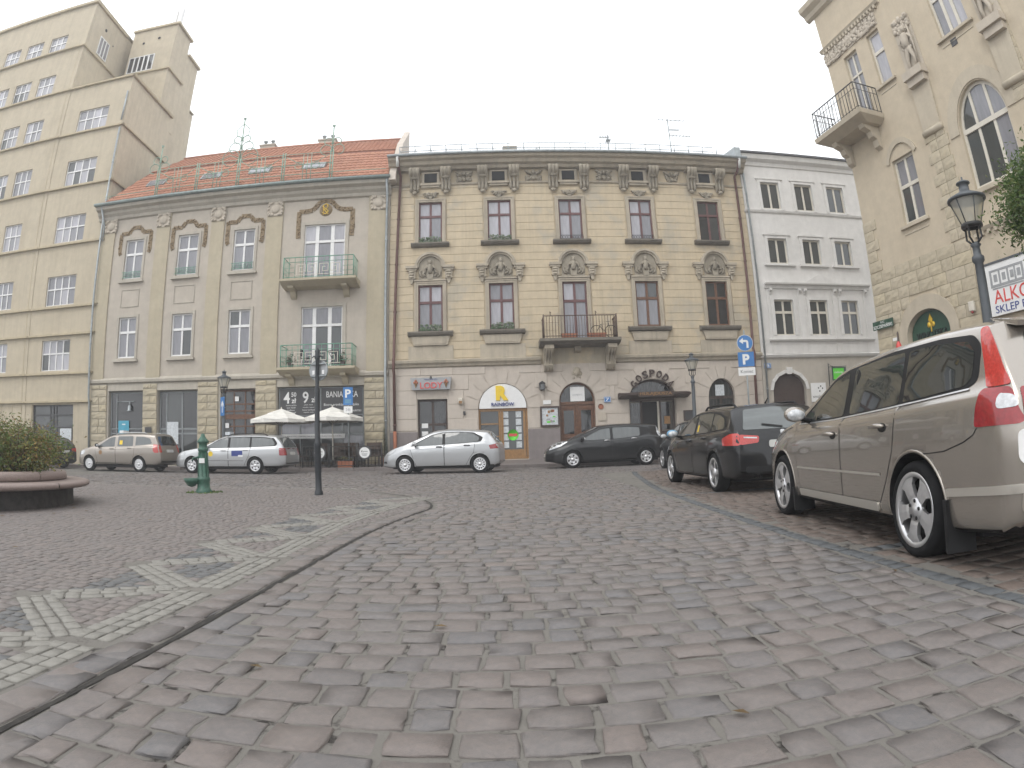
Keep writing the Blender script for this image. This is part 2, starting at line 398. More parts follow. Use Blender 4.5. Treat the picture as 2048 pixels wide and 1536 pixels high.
def arc(cx, cz, r, a0, a1, n, rz=None):
    rz = r if rz is None else rz
    return [(cx+r*math.cos(a0+(a1-a0)*i/n), cz+rz*math.sin(a0+(a1-a0)*i/n)) for i in range(n+1)]
def rect(x0, x1, z0, z1): return [(x0, z0), (x1, z0), (x1, z1), (x0, z1)]
def arched(x0, x1, z0, zs, n=14, rise=None):
    """opening with a round head springing at zs"""
    r = (x1-x0)/2; return [(x0, z0), (x1, z0)] + arc((x0+x1)/2, zs, r, 0, PI, n, rise if rise else r)
def text_mesh(txt, w, h=None, depth=0.01, bold=0.0):
    """lettering in the xz plane facing -y, centred on the origin, fitted to width w (and height h)"""
    cu = bpy.data.curves.new('lettering', 'FONT'); cu.body = txt; cu.size = 1.0; cu.extrude = 0.5; cu.align_x = 'CENTER'; cu.align_y = 'CENTER'
    cu.offset = bold; cu.resolution_u = 3
    ob = bpy.data.objects.new('lettering', cu); COL.objects.link(ob)
    dg = bpy.context.evaluated_depsgraph_get(); me = bpy.data.meshes.new_from_object(ob.evaluated_get(dg))
    bpy.data.objects.remove(ob); bpy.data.curves.remove(cu)
    co = np.zeros(len(me.vertices)*3); me.vertices.foreach_get('co', co); co = co.reshape(-1, 3)
    mn, mx = co.min(0), co.max(0); c = (mn+mx)/2; d = np.maximum(mx-mn, 1e-6)
    k = w/d[0]; kz = (h/d[1]) if h else k
    out = np.stack([(co[:, 0]-c[0])*k, -(co[:, 2])*depth, (co[:, 1]-c[1])*kz], 1)
    me.vertices.foreach_set('co', out.astype(np.float32).ravel()); me.update(); me.name = 'lettering'
    return me
def lettering(txt, parent, mat, x, y, z, w, h=None, depth=0.01, bold=0.0, name='lettering', rot=None, label=None):
    me = text_mesh(txt, w, h, depth, bold); me.materials.clear(); me.materials.append(MATS[mat])
    o = link(name, me, parent, (x, y, z), label)
    if rot is not None: o.rotation_euler = (0, rot, 0)
    return o
_panes = {}; WR = random.Random(23)
def pane(parent, mat, x0, x1, z0, z1, y):
    k = (mat, round(x1-x0, 3), round(z1-z0, 3))
    if k not in _panes:
        b = MB(); w, h = x1-x0, z1-z0; b.box(-w/2, w/2, 0, 0.008, -h/2, h/2); _panes[k] = b.mesh('pane', mat)
    return link('pane', _panes[k], parent, ((x0+x1)/2, y, (z0+z1)/2))
def window(parent, x0, x1, z0, z1, y, cols, rows, fmat, pmat, fr=0.06, mu=0.045, name='window', label=None, skip=(), depth=0.07, mats=None, transom=None):
    """casement: outer frame, mullions and bars as one mesh, each pane a child. cols/rows are fractions"""
    b = MB(); d = depth
    b.box(x0, x0+fr, y, y+d, z0, z1); b.box(x1-fr, x1, y, y+d, z0, z1)
    b.box(x0+fr, x1-fr, y+.002, y+d-.002, z0, z0+fr); b.box(x0+fr, x1-fr, y+.002, y+d-.002, z1-fr, z1)
    xi0, xi1, zi0, zi1 = x0+fr, x1-fr, z0+fr, z1-fr
    xs = [xi0+(xi1-xi0)*c for c in [0]+list(cols)+[1]]; zs = [zi0+(zi1-zi0)*r for r in [0]+list(rows)+[1]]
    for x in xs[1:-1]: b.box(x-mu, x+mu, y+.004, y+d-.004, zi0, zi1)
    for z in zs[1:-1]: b.box(xi0, xi1, y-.006, y+d-.008, z-(transom or mu), z+(transom or mu))
    o = b.build(name, fmat, parent, label=label)
    for i in range(len(xs)-1):
        for j in range(len(zs)-1):
            if (i, j) in skip: continue
            pm = WR.choice(mats) if mats else pmat
            pane(o, pm, xs[i]+(mu if i else 0), xs[i+1]-(mu if i < len(xs)-2 else 0), zs[j]+(mu if j else 0), zs[j+1]-(mu if j < len(zs)-2 else 0), y+d*0.55)
    return o
def wall_mesh(b, x0, x1, z0, z1, holes, depth=0.22, y=0.0, inner=None):
    """sheet of wall with openings and their reveals (hole polygons in x,z)"""
    b.prism(rect(x0, x1, z0, z1) if not inner else inner, y, y+depth, holes=holes, back=False)
    return b
def carve(b, x, y, z, w, h, n, seed, depth=0.05, small=0.05):
    """a patch of carved ornament: overlapping lumps and curls, symmetric about x"""
    r = random.Random(seed)
    for _ in range(n):
        dx, dz = r.random()*w/2, (r.random()-.5)*h
        s = small*(0.6+0.9*r.random()); ry = depth*(0.5+0.6*r.random())
        for sg in (-1, 1):
            b.blob((x+sg*dx, y, z+dz), (s*(0.7+0.6*r.random()), ry, s*(0.6+0.8*r.random())), 6, 4)
            if dx < small*0.5: break
def moulding(b, x0, x1, prof, caps=True):
    """profile of (y, z) points swept along x"""
    n = len(prof); vs = [(x0, y, z) for y, z in prof]+[(x1, y, z) for y, z in prof]
    fs = [(i, i+n, (i+1) % n+n, (i+1) % n) for i in range(n)]
    if caps: fs += [tuple(range(n)), tuple(reversed(range(n, 2*n)))]
    ar = sum(prof[i][0]*prof[(i+1) % n][1]-prof[(i+1) % n][0]*prof[i][1] for i in range(n))
    if ar > 0: fs = [tuple(reversed(f)) for f in fs]
    b.add(vs, fs); return b

# ---------------------------------------------------------------- ground
SHEET = MB(); N = 24
SHEET.add([(-159, -59, -0.06), (159, -59, -0.06), (159, 159, -0.06), (-159, 159, -0.06)], [(0, 1, 2, 3)])
structure(SHEET.build('ground', 'mortar'))
def stone_grid(recs, hgt, inset, jit, seed, dome=0.004):
    """recs: (cx, cy, hx, hy, rot, dz) -> numpy verts/faces for separate sett stones with worn, uneven tops"""
    g = np.random.default_rng(seed); m = len(recs); r = np.array(recs, float)
    sx = np.array([-1, 0, 1, 1, 1, 0, -1, -1.]); sy = np.array([-1, -1, -1, 0, 1, 1, 1, 0.])
    def ring(k, z, j, corner):
        cf = np.where((sx != 0) & (sy != 0), corner, 1.0)
        x = sx*cf*(r[:, 2:3]-k)+g.normal(0, 1, (m, 8))*j; y = sy*cf*(r[:, 3:4]-k)+g.normal(0, 1, (m, 8))*j
        c, s = np.cos(r[:, 4:5]), np.sin(r[:, 4:5])
        tl = g.normal(0, 1, (m, 2))*0.014
        zz = r[:, 5:6]+z+(tl[:, :1]*x+tl[:, 1:]*y)*(1 if z > -0.01 else 0)
        return np.stack([r[:, 0:1]+c*x-s*y, r[:, 1:2]+s*x+c*y, np.broadcast_to(zz, x.shape)], 2)
    A = ring(0.0, -hgt, jit*.5, 0.985); B = ring(0.001, -inset*0.7, jit, 0.98); C = ring(inset, 0.0, jit*0.9, 0.975)
    ctr = C.mean(1, keepdims=True); ctr[:, :, 2] += dome*g.uniform(0.2, 1.4, (m, 1))
    V = np.concatenate([A, B, C, ctr], 1)          # 25 verts each
    fs = []
    for i in range(8):
        j = (i+1) % 8
        fs += [(i, j, 8+j, 8+i), (8+i, 8+j, 16+j, 16+i)]
    tri = [(16+i, 16+(i+1) % 8, 24) for i in range(8)]
    return V, fs, tri
def stones_mesh(name, V, fs, tri, mat, smooth=True):
    m, k = V.shape[:2]; me = bpy.data.meshes.new(name)
    q = np.array(fs); t = np.array(tri); off = (np.arange(m)*k)[:, None, None]
    Q = (q[None]+off).reshape(-1, 4); T = (t[None]+off).reshape(-1, 3)
    me.vertices.add(m*k); me.vertices.foreach_set('co', V.reshape(-1).astype(np.float32))
    nl = Q.size+T.size; me.loops.add(nl); me.loops.foreach_set('vertex_index', np.concatenate([Q.ravel(), T.ravel()]).astype(np.int32))
    npoly = len(Q)+len(T); me.polygons.add(npoly)
    me.polygons.foreach_set('loop_start', np.concatenate([np.arange(len(Q))*4, Q.size+np.arange(len(T))*3]).astype(np.int32))
    try: me.polygons.foreach_set('loop_total', np.concatenate([np.full(len(Q), 4), np.full(len(T), 3)]).astype(np.int32))
    except Exception: pass
    me.polygons.foreach_set('use_smooth', np.full(npoly, smooth))
    me.update(calc_edges=True); me.validate(); me.materials.append(MATS[mat]); return me
def lay(parent, recs, mat, piece, nsingle, seed, hgt=0.05, inset=0.007, jit=0.0055, dome=0.003, rest='loose_paving'):
    """the stones that show largest become objects, the others one joined part"""
    vis = lambda q: q[2]*q[3]/max(0.8, q[0]**2+q[1]**2)**1.5 if q[1] > 0.9 and abs(q[0]) < 1.35*q[1]+0.4 else 0
    order = sorted(range(len(recs)), key=lambda i: -vis(recs[i]))
    near, far = [recs[i] for i in order[:nsingle]], [recs[i] for i in order[nsingle:]]
    V, fs, tri = stone_grid(near, hgt, inset, jit, seed, dome) if near else (None, None, None)
    for i, q in enumerate(near):
        v = V[i]-np.array([q[0], q[1], 0.0]); me = bpy.data.meshes.new(piece)
        me.from_pydata([tuple(p) for p in v], [], list(fs)+list(tri)); me.polygons.foreach_set('use_smooth', [True]*len(me.polygons)); me.materials.append(MATS[mat])
        link(piece, me, parent, (q[0], q[1], 0))
    if far:
        V, fs, tri = stone_grid(far, hgt, inset, jit, seed+1, dome)
        o = link(rest, stones_mesh(rest, V, fs, tri, mat), parent); o['kind'] = 'stuff'
def rows(x0, x1, y0, y1, sx, sy, gap, seed, keep=None, z=0.0, along='x', wob=0.005, dzv=0.0018, rj=.012):
    """running courses of setts; courses run along x (or y)"""
    g = random.Random(seed); out = []
    a0, a1, b0, b1 = (x0, x1, y0, y1) if along == 'x' else (y0, y1, x0, x1)
    b = b0; k = 0
    while b < b1-0.02:
        h = sy*(0.88+0.24*g.random()); a = a0-g.random()*sx
        ph = g.random()*6
        while a < a1:
            w = sx*(0.72+0.56*g.random())
            lo, hi = max(a, a0), min(a+w, a1)
            if hi-lo > 0.35*sx:
                ca, cb = (lo+hi)/2, b+h/2+wob*math.sin(ca*1.7+ph) if False else b+h/2
                cb += wob*math.sin(ca*1.3+k*0.15)
                q = (ca, cb) if along == 'x' else (cb, ca)
                hx, hy = (hi-lo)/2-gap/2, h/2-gap/2
                rec = (q[0], q[1], hx if along == 'x' else hy, hy if along == 'x' else hx, g.gauss(0, rj), z+g.gauss(0, dzv))
                if keep is None or keep(*q): out.append(rec)
            a += w
        b += h; k += 1
    return out
KERB_X, STRIP_X = -1.63, 2.36
PLAZA_Y = 13.6
def kerb_at(y):
    """x of the kerb line: nearly straight, then rounding away to the left"""
    if y < 5.5: return KERB_X+0.055*max(0, min(1, (y-2)/6))
    if y < 8.85: return KERB_X+0.055*min(1, (y-2)/6)+0.32*((y-5.5)/3.35)**2
    return -1.255-0.13*(y-8.85)**2
def corner_in(x, y): return y < PLAZA_Y and x < kerb_at(y)
road = MB(); road.add([(-1.7, -3, -.0065), (2.4, -3, -.0065), (2.4, 24.2, -.0065), (-1.7, 24.2, -.0065)], [(0, 1, 2, 3)])
road.add([(-45, 8.6, -.0062), (-1.7, 8.6, -.0062), (-1.7, 24.2, -.0062), (-45, 24.2, -.0062)], [(0, 1, 2, 3)])
road.add([(2.4, 17.6, -.0062), (30, 17.6, -.0062), (30, 24.2, -.0062), (2.4, 24.2, -.0062)], [(0, 1, 2, 3)])
road = structure(road.build('road', 'mortar'))
rc = rows(KERB_X+.16, STRIP_X-.02, 0.7, 12.0, .192, .182, .020, 1, keep=lambda x, y: x > kerb_at(y)+(.19 if y < 8.2 else .1), dzv=.002)
lay(road, rc, 'cobble_stone', 'cobble', 300, 3, rest='cobbles', dome=.003)
r2 = rows(-15, 8.5, 11.99, 24.0, .195, .185, .02, 5, keep=lambda x, y: not corner_in(x-.12, y-.1) and not (x > 2.3 and y < 17.7), dzv=.003)
r2 += rows(-3, KERB_X+.22, 8.4, 11.99, .195, .185, .02, 15, keep=lambda x, y: not corner_in(x-.12, y), dzv=.003)
lay(road, r2, 'cobble_stone', 'cobble', 0, 9, rest='cobbles')
# gutter course of long flat stones beside the kerb groove
gut = rows(KERB_X+.07, KERB_X+.22, 0.6, 8.2, .27, .15, .012, 21, along='y', wob=0)
gut = [(kerb_at(q[1])+.102, q[1], .072, q[3], 0, q[5]) for q in gut]
lay(road, gut, 'cobble_stone', 'gutter_stone', 26, 23, inset=.006, jit=.006, dome=.002, rest='gutter_stones')
# dark strip of basalt setts that edges the parking bays
ed = [(STRIP_X+.08+.0*q[1]+(0.02*math.sin(q[1])) + (0.35*((q[1]-6)/6)**2 if q[1] > 6 else 0)*.8, q[1], .066, q[3], 0, q[5]) for q in rows(0, .15, 0.6, 17.6, .165, .15, .014, 25, along='y', wob=0)]
ed += [(STRIP_X+.25+.165*i, 4.02, .07, .066, 0, 0) for i in range(16)]
ed += [(STRIP_X+.25+.165*i+.1, 9.6, .07, .066, 0, 0) for i in range(16)]
lay(road, ed, 'dark_sett', 'edging_sett', 60, 27, rest='edging_setts')
# parking bays
bay = MB(); bay.add([(2.4, -3, -.0060), (5.3, -3, -.0060), (5.3, 17.6, -.0060), (2.4, 17.6, -.0060)], [(0, 1, 2, 3)])
bay = structure(bay.build('parking_bays', 'mortar'))
def bayx(y): return STRIP_X+.17+(0.28*((y-6)/6)**2 if y > 6 else 0)
rb = rows(STRIP_X+.16, 5.3, 0.6, 17.6, .192, .182, .02, 31, keep=lambda x, y: x > bayx(y)+.06 and abs(y-4.02) > .12 and abs(y-9.6) > .12)
lay(bay, rb, 'bay_cobble', 'cobble', 150, 33, rest='cobbles')
# plaza paving with its zigzag band
pz = MB(); pz.prism([(-40, -3), (KERB_X-.03, -3)]+[(kerb_at(y)-.03, y) for y in np.linspace(2, PLAZA_Y, 24)]+[(-40, PLAZA_Y)], -.09, -.0048, 'z')
pz = structure(pz.build('plaza_pavement', 'mortar'))
grv = MB()                                            # the dark weathered groove along the kerb
gp = [(kerb_at(y), y) for y in np.linspace(.4, 12.6, 60)]
gr_ = random.Random(4)
for i in range(len(gp)-1):
    (xa, ya), (xb, yb) = gp[i], gp[i+1]; w0, w1 = .012+.011*gr_.random(), .012+.011*gr_.random()
    grv.add([(xa-w0, ya, -.0015), (xa+w0, ya, -.0015), (xb+w1, yb, -.0015), (xb-w1, yb, -.0015)], [(0, 1, 2, 3)])
grv.build('kerb_groove', 'dark_joint', pz)
BX0, BX1, TP = -2.93, -2.02, 1.24                     # band of the zigzag and the length of one tooth
drift = lambda y: max(0, y-6.5)**2*.03-.10*max(0, min(1, (y-4)/3))
SEG = []
for n in range(-2, 8):
    y = 2.30+TP*n; p = lambda x, yy: (x+drift(yy), yy)
    SEG += [(p(BX1-.12, y), p(BX0, y+TP/2)), (p(BX0, y+TP/2), p(BX1-.12, y+TP)), (p(BX1, y), p(BX1, y+TP))]
def seg_d(x, y):
    best = 9
    for (xa, ya), (xb, yb) in SEG:
        dx, dy = xb-xa, yb-ya; t = max(0, min(1, ((x-xa)*dx+(y-ya)*dy)/(dx*dx+dy*dy)))
        best = min(best, math.hypot(x-xa-t*dx, y-ya-t*dy))
    return best
def zig(x, y):
    """0 ground setts, 1 under the pale lines, 2 dark fields between them"""
    if BX0-.3 < x-drift(y) < BX1+.2 and y < 11.5:
        if seg_d(x, y) < .135: return 1
        t = ((y-2.30)/TP) % 1.0; n = math.floor((y-2.30)/TP); u = (x-drift(y)-BX0)/(BX1-BX0); ul = abs(t-.5)*2
        if ul > u > -.02: return 2 if math.sin(x*7+n*2)+math.sin(y*6+n) > -.5 and u > .12 else 0
        if u < .86: return 2 if (n % 2 and abs(t-.5) < .22 and u > .45) else 0
    return 0
def line_setts(seed):
    g = random.Random(seed); out = []
    for i, ((xa, ya), (xb, yb)) in enumerate(SEG):
        if ya < .6 or ya > 10.5: continue
        L = math.hypot(xb-xa, yb-ya); ux, uy = (xb-xa)/L, (yb-ya)/L; nx, ny = -uy, ux; rot = math.atan2(uy, ux)
        for k, o_ in enumerate((-.088, 0, .088)):
            if i % 3 == 2 and k == 2: pass
            s = .05 if i % 3 == 2 else (.02 if i % 3 == 0 else .10); e = L-.05 if i % 3 == 2 else L-.04
            while s < e-.04:
                w = min(.10+.05*g.random(), e-s)
                out.append((xa+ux*(s+w/2)+nx*o_, ya+uy*(s+w/2)+ny*o_, w/2-.005, .039, rot, .001+.0012*i % .004+g.gauss(0, .001))); s += w
    return out
pl = rows(-13, -1.2, 0.9, PLAZA_Y, .105, .088, .010, 41, keep=lambda x, y: corner_in(x+.27, y), wob=.006, dzv=.0015, rj=.01)
g0 = [q for q in pl if zig(q[0], q[1]) == 0]; g2 = [q for q in pl if zig(q[0], q[1]) == 2]
lay(pz, g0, 'sett_stone', 'sett', 160, 43, inset=.005, jit=.0015, rest='setts')
lay(pz, line_setts(6), 'pale_sett', 'pale_sett', 200, 45, inset=.004, jit=.002, dome=.001, rest='pale_setts')
lay(pz, g2, 'slate_sett', 'slate_sett', 60, 47, inset=.006, jit=.004, rest='slate_setts')
kb = [(kerb_at(q[1])-.13, q[1], .097, q[3], 0, q[5]) for q in rows(0, .2, 0.6, 10.5, .24, .2, .010, 49, along='y', wob=0)]
lay(pz, kb, 'cobble_stone', 'kerb_stone', 26, 51, inset=.006, jit=.006, dome=.002, rest='kerb_stones')
ln = [(-3.6-.21*i, PLAZA_Y-.1, .1, .07, 0, .002) for i in range(50)]
lay(pz, ln, 'pale_sett', 'pale_sett', 0, 53, rest='pale_setts')

# ---------------------------------------------------------------- far pavement along the houses
AZ_MID, AZ_LEFT, AZ_TOW, AZ_WH, AZ_RI = R(1.36), R(3.28), R(2.74), R(0.63), R(-80.7)
P_LEFT = (-5.391, 26.372); P_TOW = (-20.887, 25.484); P_MID = (0.0, 26.5); P_WH = (11.307, 26.768); P_RI = (12.232, 18.286)
def at(p, az, u, off=0.0): return (p[0]+math.cos(az)*u+math.sin(az)*off, p[1]+math.sin(az)*u-math.cos(az)*off)
pv = MB(); xs = np.linspace(-46, 30, 39); kerb_y = lambda x: 24.15+0.02*max(0, -x-8)*0
zw = lambda x: 0.13+0.20*max(0, min(1, (x+14)/10))
for i in range(len(xs)-1):
    a, b = xs[i], xs[i+1]
    ya, yb = 24.2, 24.2
    pv.add([(a, ya, .13), (b, yb, .13), (b, 27.6, zw(b)), (a, 27.6, zw(a)), (a, ya, -.06), (b, yb, -.06)], [(0, 1, 2, 3), (4, 5, 1, 0)])
pave = structure(pv.build('pavement', 'flag_stone'))
kr = random.Random(5); x = -30.0
while x < 14:
    l = .7+.5*kr.random(); b = MB(); b.bevbox(-l/2+.006, l/2-.006, 24.02, 24.2, -.05, .135+.006*kr.random(), .012)
    if -24 < x < 12: link('kerb_stone', b.mesh('kerb_stone', 'flag_stone'), pave, (x+l/2, 0, 0))
    x += l
sp = MB(); sp.add([(5.3, -3, .02), (30, -3, .02), (30, 17.6, .02), (5.3, 17.6, .02), (5.3, -3, -.06), (5.3, 17.6, -.06), (30, 17.6, -.06)], [(0, 1, 2, 3), (4, 0, 3, 5), (5, 3, 2, 6)])
structure(sp.build('pavement', 'flag_stone'))

def gutter_pipe(parent, pts, r, mat, name='drainpipe'):
    b = MB(); b.tube(pts, r, 8)
    for i in range(len(pts)-1):
        p, q = Vector(pts[i]), Vector(pts[i+1]); L = (q-p).length
        for k in range(1, int(L/2.2)+1):
            c = p+(q-p)*(k*2.2/L); b.lathe([(r*1.35, -.03), (r*1.35, .03)], 8, tuple(c))
    return b.build(name, mat, parent)
def chimney(parent, x, y, z, w, d, h, pots=2, mat='trim_beige'):
    b = MB(); b.box(x-w/2, x+w/2, y-d/2, y+d/2, z, z+h); b.box(x-w/2-.05, x+w/2+.05, y-d/2-.05, y+d/2+.05, z+h, z+h+.08)
    o = b.build('chimney', mat, parent)
    for i in range(pots):
        q = MB(); q.lathe([(.09, 0), (.085, .28), (.13, .3), (.13, .36), (0, .40)], 8, (x-w/2+(i+.5)*w/pots, y, z+h+.08)); q.build('chimney_pot', 'zinc', o)
    return o

# ================================================================ stepped office tower (left edge)
tow = thing('office_tower', 'tall stepped beige office tower with a thin ledge at every floor', 'building', (*P_TOW, 0), AZ_TOW)
LEDGE = [3.30, 4.73, 6.75, 8.20, 11.66, 15.05, 18.46, 21.72]
UA = -4.6; UL = -19.5; TOP = 28.62
front_r = [(x0, x1, z0, z1) for x0, x1, z0, z1 in ((-3.46, -1.26, 18.52, 19.95), (-3.50, -1.34, 15.14, 16.66), (-3.56, -1.43, 11.77, 13.29), (-3.62, -1.54, 8.29, 9.89), (-3.58, -1.56, 4.85, 6.45))]
front_l = []
for z0, z1 in ((25.08, 26.34), (21.80, 23.22), (18.46, 20.0), (15.15, 16.7), (11.75, 13.32), (8.35, 9.92), (4.86, 6.45)):
    for xc in (-6.98, -9.05, -11.1, -13.2, -15.3):
        w = .70 if z0 < 10 else .72
        front_l.append((xc-w, xc+w, z0, z1))
b = MB()
shopA = (-4.05, -1.14, -.1, 3.10); shopL = [(-9.6, -6.6, -.1, 3.1), (-13, -10.2, -.1, 3.1)]
wall_mesh(b, UA, 0, -.3, 21.7, [rect(*r) for r in front_r]+[rect(*shopA)], .20)
wall_mesh(b, UL, UA, -.3, TOP-.06, [rect(*r) for r in front_l]+[rect(*r) for r in shopL], .20, y=-.03)
b.build('wall', 'tower_plaster', tow)
b = MB()                                   # body behind the front, steps and the rear shaft
b.box(UA+.01, -.01, .21, 5.2, -.3, 21.68); b.box(UL, UA, .19, 16, -.3, TOP-.07)
b.box(-3.9, -.42, 4.12, 6.25, 21.0, TOP+.05)
b.box(-3.9, -.44, 5.2, 8.15, -.3, 21.2); b.box(-3.9, -.46, 6.25, 8.2, 21, 27.55)
b.build('rear_block', 'tower_plaster', tow)
for z in LEDGE:
    b = MB(); b.box(UA+.02, .14, -.16, .0, z-.10, z); b.box(.0, .14, -.16, 5.25 if z > 12 else .6, z-.099, z-.002)
    b.box(UL, UA+.02, -.20, -.03, z-.10, z-.001); b.build('ledge', 'tower_trim', tow)
for z in (25.04, TOP):
    t = .10 if z < 28 else .16; b = MB()
    b.box(UL, UA+.14, -.22, -.03, z-t, z); b.box(UA, UA+.14, -.03, 4.15, z-t, z-.002); b.build('ledge', 'tower_trim', tow)
b = MB(); b.box(UA, .15, -.001, 5.3, 21.70, 21.78); b.build('coping', 'tower_trim', tow); b = MB()
b.box(-3.95, -.26, 3.98, 4.12, 24.92, 25.04); b.box(-.42, -.26, 4.12, 6.3, 24.92, 25.038); b.build('ledge', 'tower_trim', tow); b = MB()
b.box(-3.95, -.26, 3.98, 6.4, TOP+.04, TOP+.2); b.box(-3.95, -.30, 6.41, 8.35, 27.5, 27.66)
b.build('coping', 'tower_trim', tow)
b = MB(); b.box(UL, UA+.16, -.2, 16, TOP-.01, TOP+.05); b.build('roof', 'tower_trim', tow)
for x in (-6.5, -5.6, -4.9, -4.12):
    b = MB(); b.box(x-.02, x+.02, -.045, -.03, -.1, 3.18); b.build('wall_joint', 'tower_trim', tow)
b = MB(); b.box(UA-.3, UA-.26, -.04, -.03, 3.3, 25); b.build('wall_joint', 'tower_trim', tow)
for i, (x0, x1, z0, z1) in enumerate(front_r):
    window(tow, x0, x1, z0, z1, .09, (.25, .5, .75), (.56,), 'white_paint', 'pane_grey', .05, .035, mats=[['pane_grey', 'pane_pale', 'pane_grey'], ['pane_grey', 'pane_dark', 'pane_pale', 'pane_pale'], ['pane_pale', 'pane_grey']][i % 3])
for i, (x0, x1, z0, z1) in enumerate(front_l):
    if x0 < -12.5 and i > 10: pass
    window(tow, x0, x1, z0, z1, .06, (.33, .67), (.56,), 'white_paint', 'pane_grey', .05, .035, mats=[['pane_pale', 'pane_grey'], ['pane_grey', 'pane_dark', 'pane_grey'], ['pane_pale', 'pane_pale', 'pane_grey'], ['pane_grey', 'pane_dark', 'pane_pale']][(i*7+i//5) % 4])
o = window(tow, -3.72, -1.72, 25.12, 26.42, 4.05, (.2, .4, .6, .8), (), 'white_paint', 'pane_black', .05, .05, depth=.08)
b = MB(); w = window(tow, .42, 1.6, 24.2, 25.6, 0, (.33, .67), (), 'white_paint', 'pane_grey', .06, .045)
w.matrix_parent_inverse = Matrix.Identity(4); w.rotation_euler = (0, 0, R(90)); w.location = (UA+.055, 0.9, 1.1)
for z, r, yy, xx in ((27.4, .12, 1.7, 0), (26.9, .06, 2.9, 0)):
    b = MB(); b.lathe([(r, 0), (r, .02), (0, .02)], 12, (UA+.002, yy, z), 'x'); b.build('vent_hole', 'interior_dark', tow)
for x, z, r in ((-2.9, 27.55, .09), (-1.7, 27.75, .10)): b = MB(); b.lathe([(r, -.02), (r, 0), (0, 0)], 12, (x, 4.10, z), 'y'); b.build('vent_hole', 'interior_dark', tow)
gutter_pipe(tow, [(-.1, -.1, 20.6), (-.1, -.1, 18.7)], .05, 'zinc'); 
gutter_pipe(tow, [(-.08, -.13, 18.2), (-.05, -.19, 8.3), (.02, -.19, 3.4), (.02, -.12, 3.1), (.02, -.12, .1)], .055, 'zinc')
# shop front with dark metal frames
s = window(tow, *shopA[:2], .12, shopA[3], .10, (.42, .5, .58), (.62, .84), 'black_board', 'pane_black', .07, .045, name='shopfront', mats=['pane_dark', 'pane_black', 'pane_dark'])
for r in shopL: window(tow, r[0], r[1], .12, r[3], .08, (.5,), (.62, .84), 'black_board', 'pane_dark', .07, .05, name='shopfront')
b = MB(); b.box(-2.1, -1.3, .085, .092, .5, 1.9); b.build('poster', 'poster_pale', s)
for x, h in ((-9.2, 3.2), (-8.9, 1.6), (-13.1, 1.4)): b = MB(); b.tube([(x, 3, TOP), (x, 3, TOP+h)], .035, 6); b.build('antenna', 'zinc', tow)
b = MB(); b.box(-.75, -.45, 4.3, 4.6, TOP+.2, TOP+1.7); b.box(-1.1, -.82, 4.3, 4.5, TOP+.2, TOP+1.5); b.box(-1.2, -.4, 4.35, 4.42, TOP+.3, TOP+.36); b.build('antenna', 'white_paint', tow)
b = MB(); b.box(-10.9, -10.3, 1.5, 2.1, TOP, TOP+1.1); b.build('chimney', 'white_plaster', tow)

# ================================================================ grey-beige house with tiled mansard roof
LW = 15.52
lh = thing('tenement_house', 'grey-beige house with red tiled mansard roof and green roof railing', 'house', (*P_LEFT, 0), AZ_LEFT)
topw = [(-13.93, -12.83, 9.30, 11.36), (-10.78, -9.63, 9.26, 11.33), (-7.70, -6.59, 9.28, 11.33)]
loww = [(-13.93, -12.86, 5.32, 7.34), (-10.78, -9.64, 5.30, 7.34), (-7.71, -6.59, 5.29, 7.36)]
bald = [(-4.09, -2.11, 8.58, 11.30), (-4.08, -2.13, 4.55, 7.32)]
shops = [(-14.38, -12.27, .15, 3.72), (-11.44, -9.24, .15, 3.70), (-8.03, -6.25, .15, 3.68), (-5.18, -1.15, .2, 3.70)]
b = MB(); wall_mesh(b, -LW, -.02, 4.2, 13.0, [rect(*r) for r in topw+loww+bald], .2)
b.box(-LW, -.02, .2, 10, 4.2, 12.9); b.build('wall', 'left_plaster', lh)
b = MB(); wall_mesh(b, -LW, -.02, -.2, 4.2, [rect(*r) for r in shops], .35, y=.03); b.box(-LW, -.02, .38, 10, -.2, 4.19)
b.build('ground_floor_wall', 'trim_beige', lh)
for x0, x1 in ((-15.50, -14.72), (-12.12, -11.33), (-8.98, -8.27), (-6.02, -5.22), (-1.02, -.10)): b = MB(); b.box(x0, x1, -.07, 0, 4.28, 12.7); b.build('pilaster', 'sandstone_plaster', lh)
b = MB()                                           # cornice, string course, frames
moulding(b, -LW-.35, .02, [(0, 12.55), (-.12, 12.6), (-.16, 12.74), (-.30, 12.86), (-.34, 12.98), (-.56, 13.06), (-.60, 13.22), (0, 13.22)]); b.build('cornice', 'trim_beige', lh); b = MB()
moulding(b, -LW-.06, -.03, [(0, 4.08), (-.10, 4.12), (-.12, 4.24), (-.04, 4.34), (0, 4.36)]); b.build('string_course', 'trim_beige', lh)
for x0, x1, z0, z1 in topw+loww:
    b = MB(); f = .13; b.box(x0-f, x0, -.05, 0, z0-.14, z1+f); b.box(x1, x1+f, -.05, 0, z0-.14, z1+f); b.box(x0, x1, -.049, 0, z1, z1+f); b.build('window_surround', 'trim_beige', lh); b = MB()
    b.box(x0-f-.07, x1+f+.07, -.16, -.001, z0-.20, z0-.10)
    b.box(x0-.1, x1+.1, -.10, -.0005, z0-.1, z0-.02); b.build('sill', 'trim_beige', lh)
for x0, x1, z0, z1 in bald:
    b = MB(); f = .16; b.box(x0-f, x0, -.045, 0, z0, z1+f); b.box(x1, x1+f, -.045, 0, z0, z1+f); b.box(x0, x1, -.044, 0, z1, z1+f); b.build('door_surround', 'trim_beige', lh)
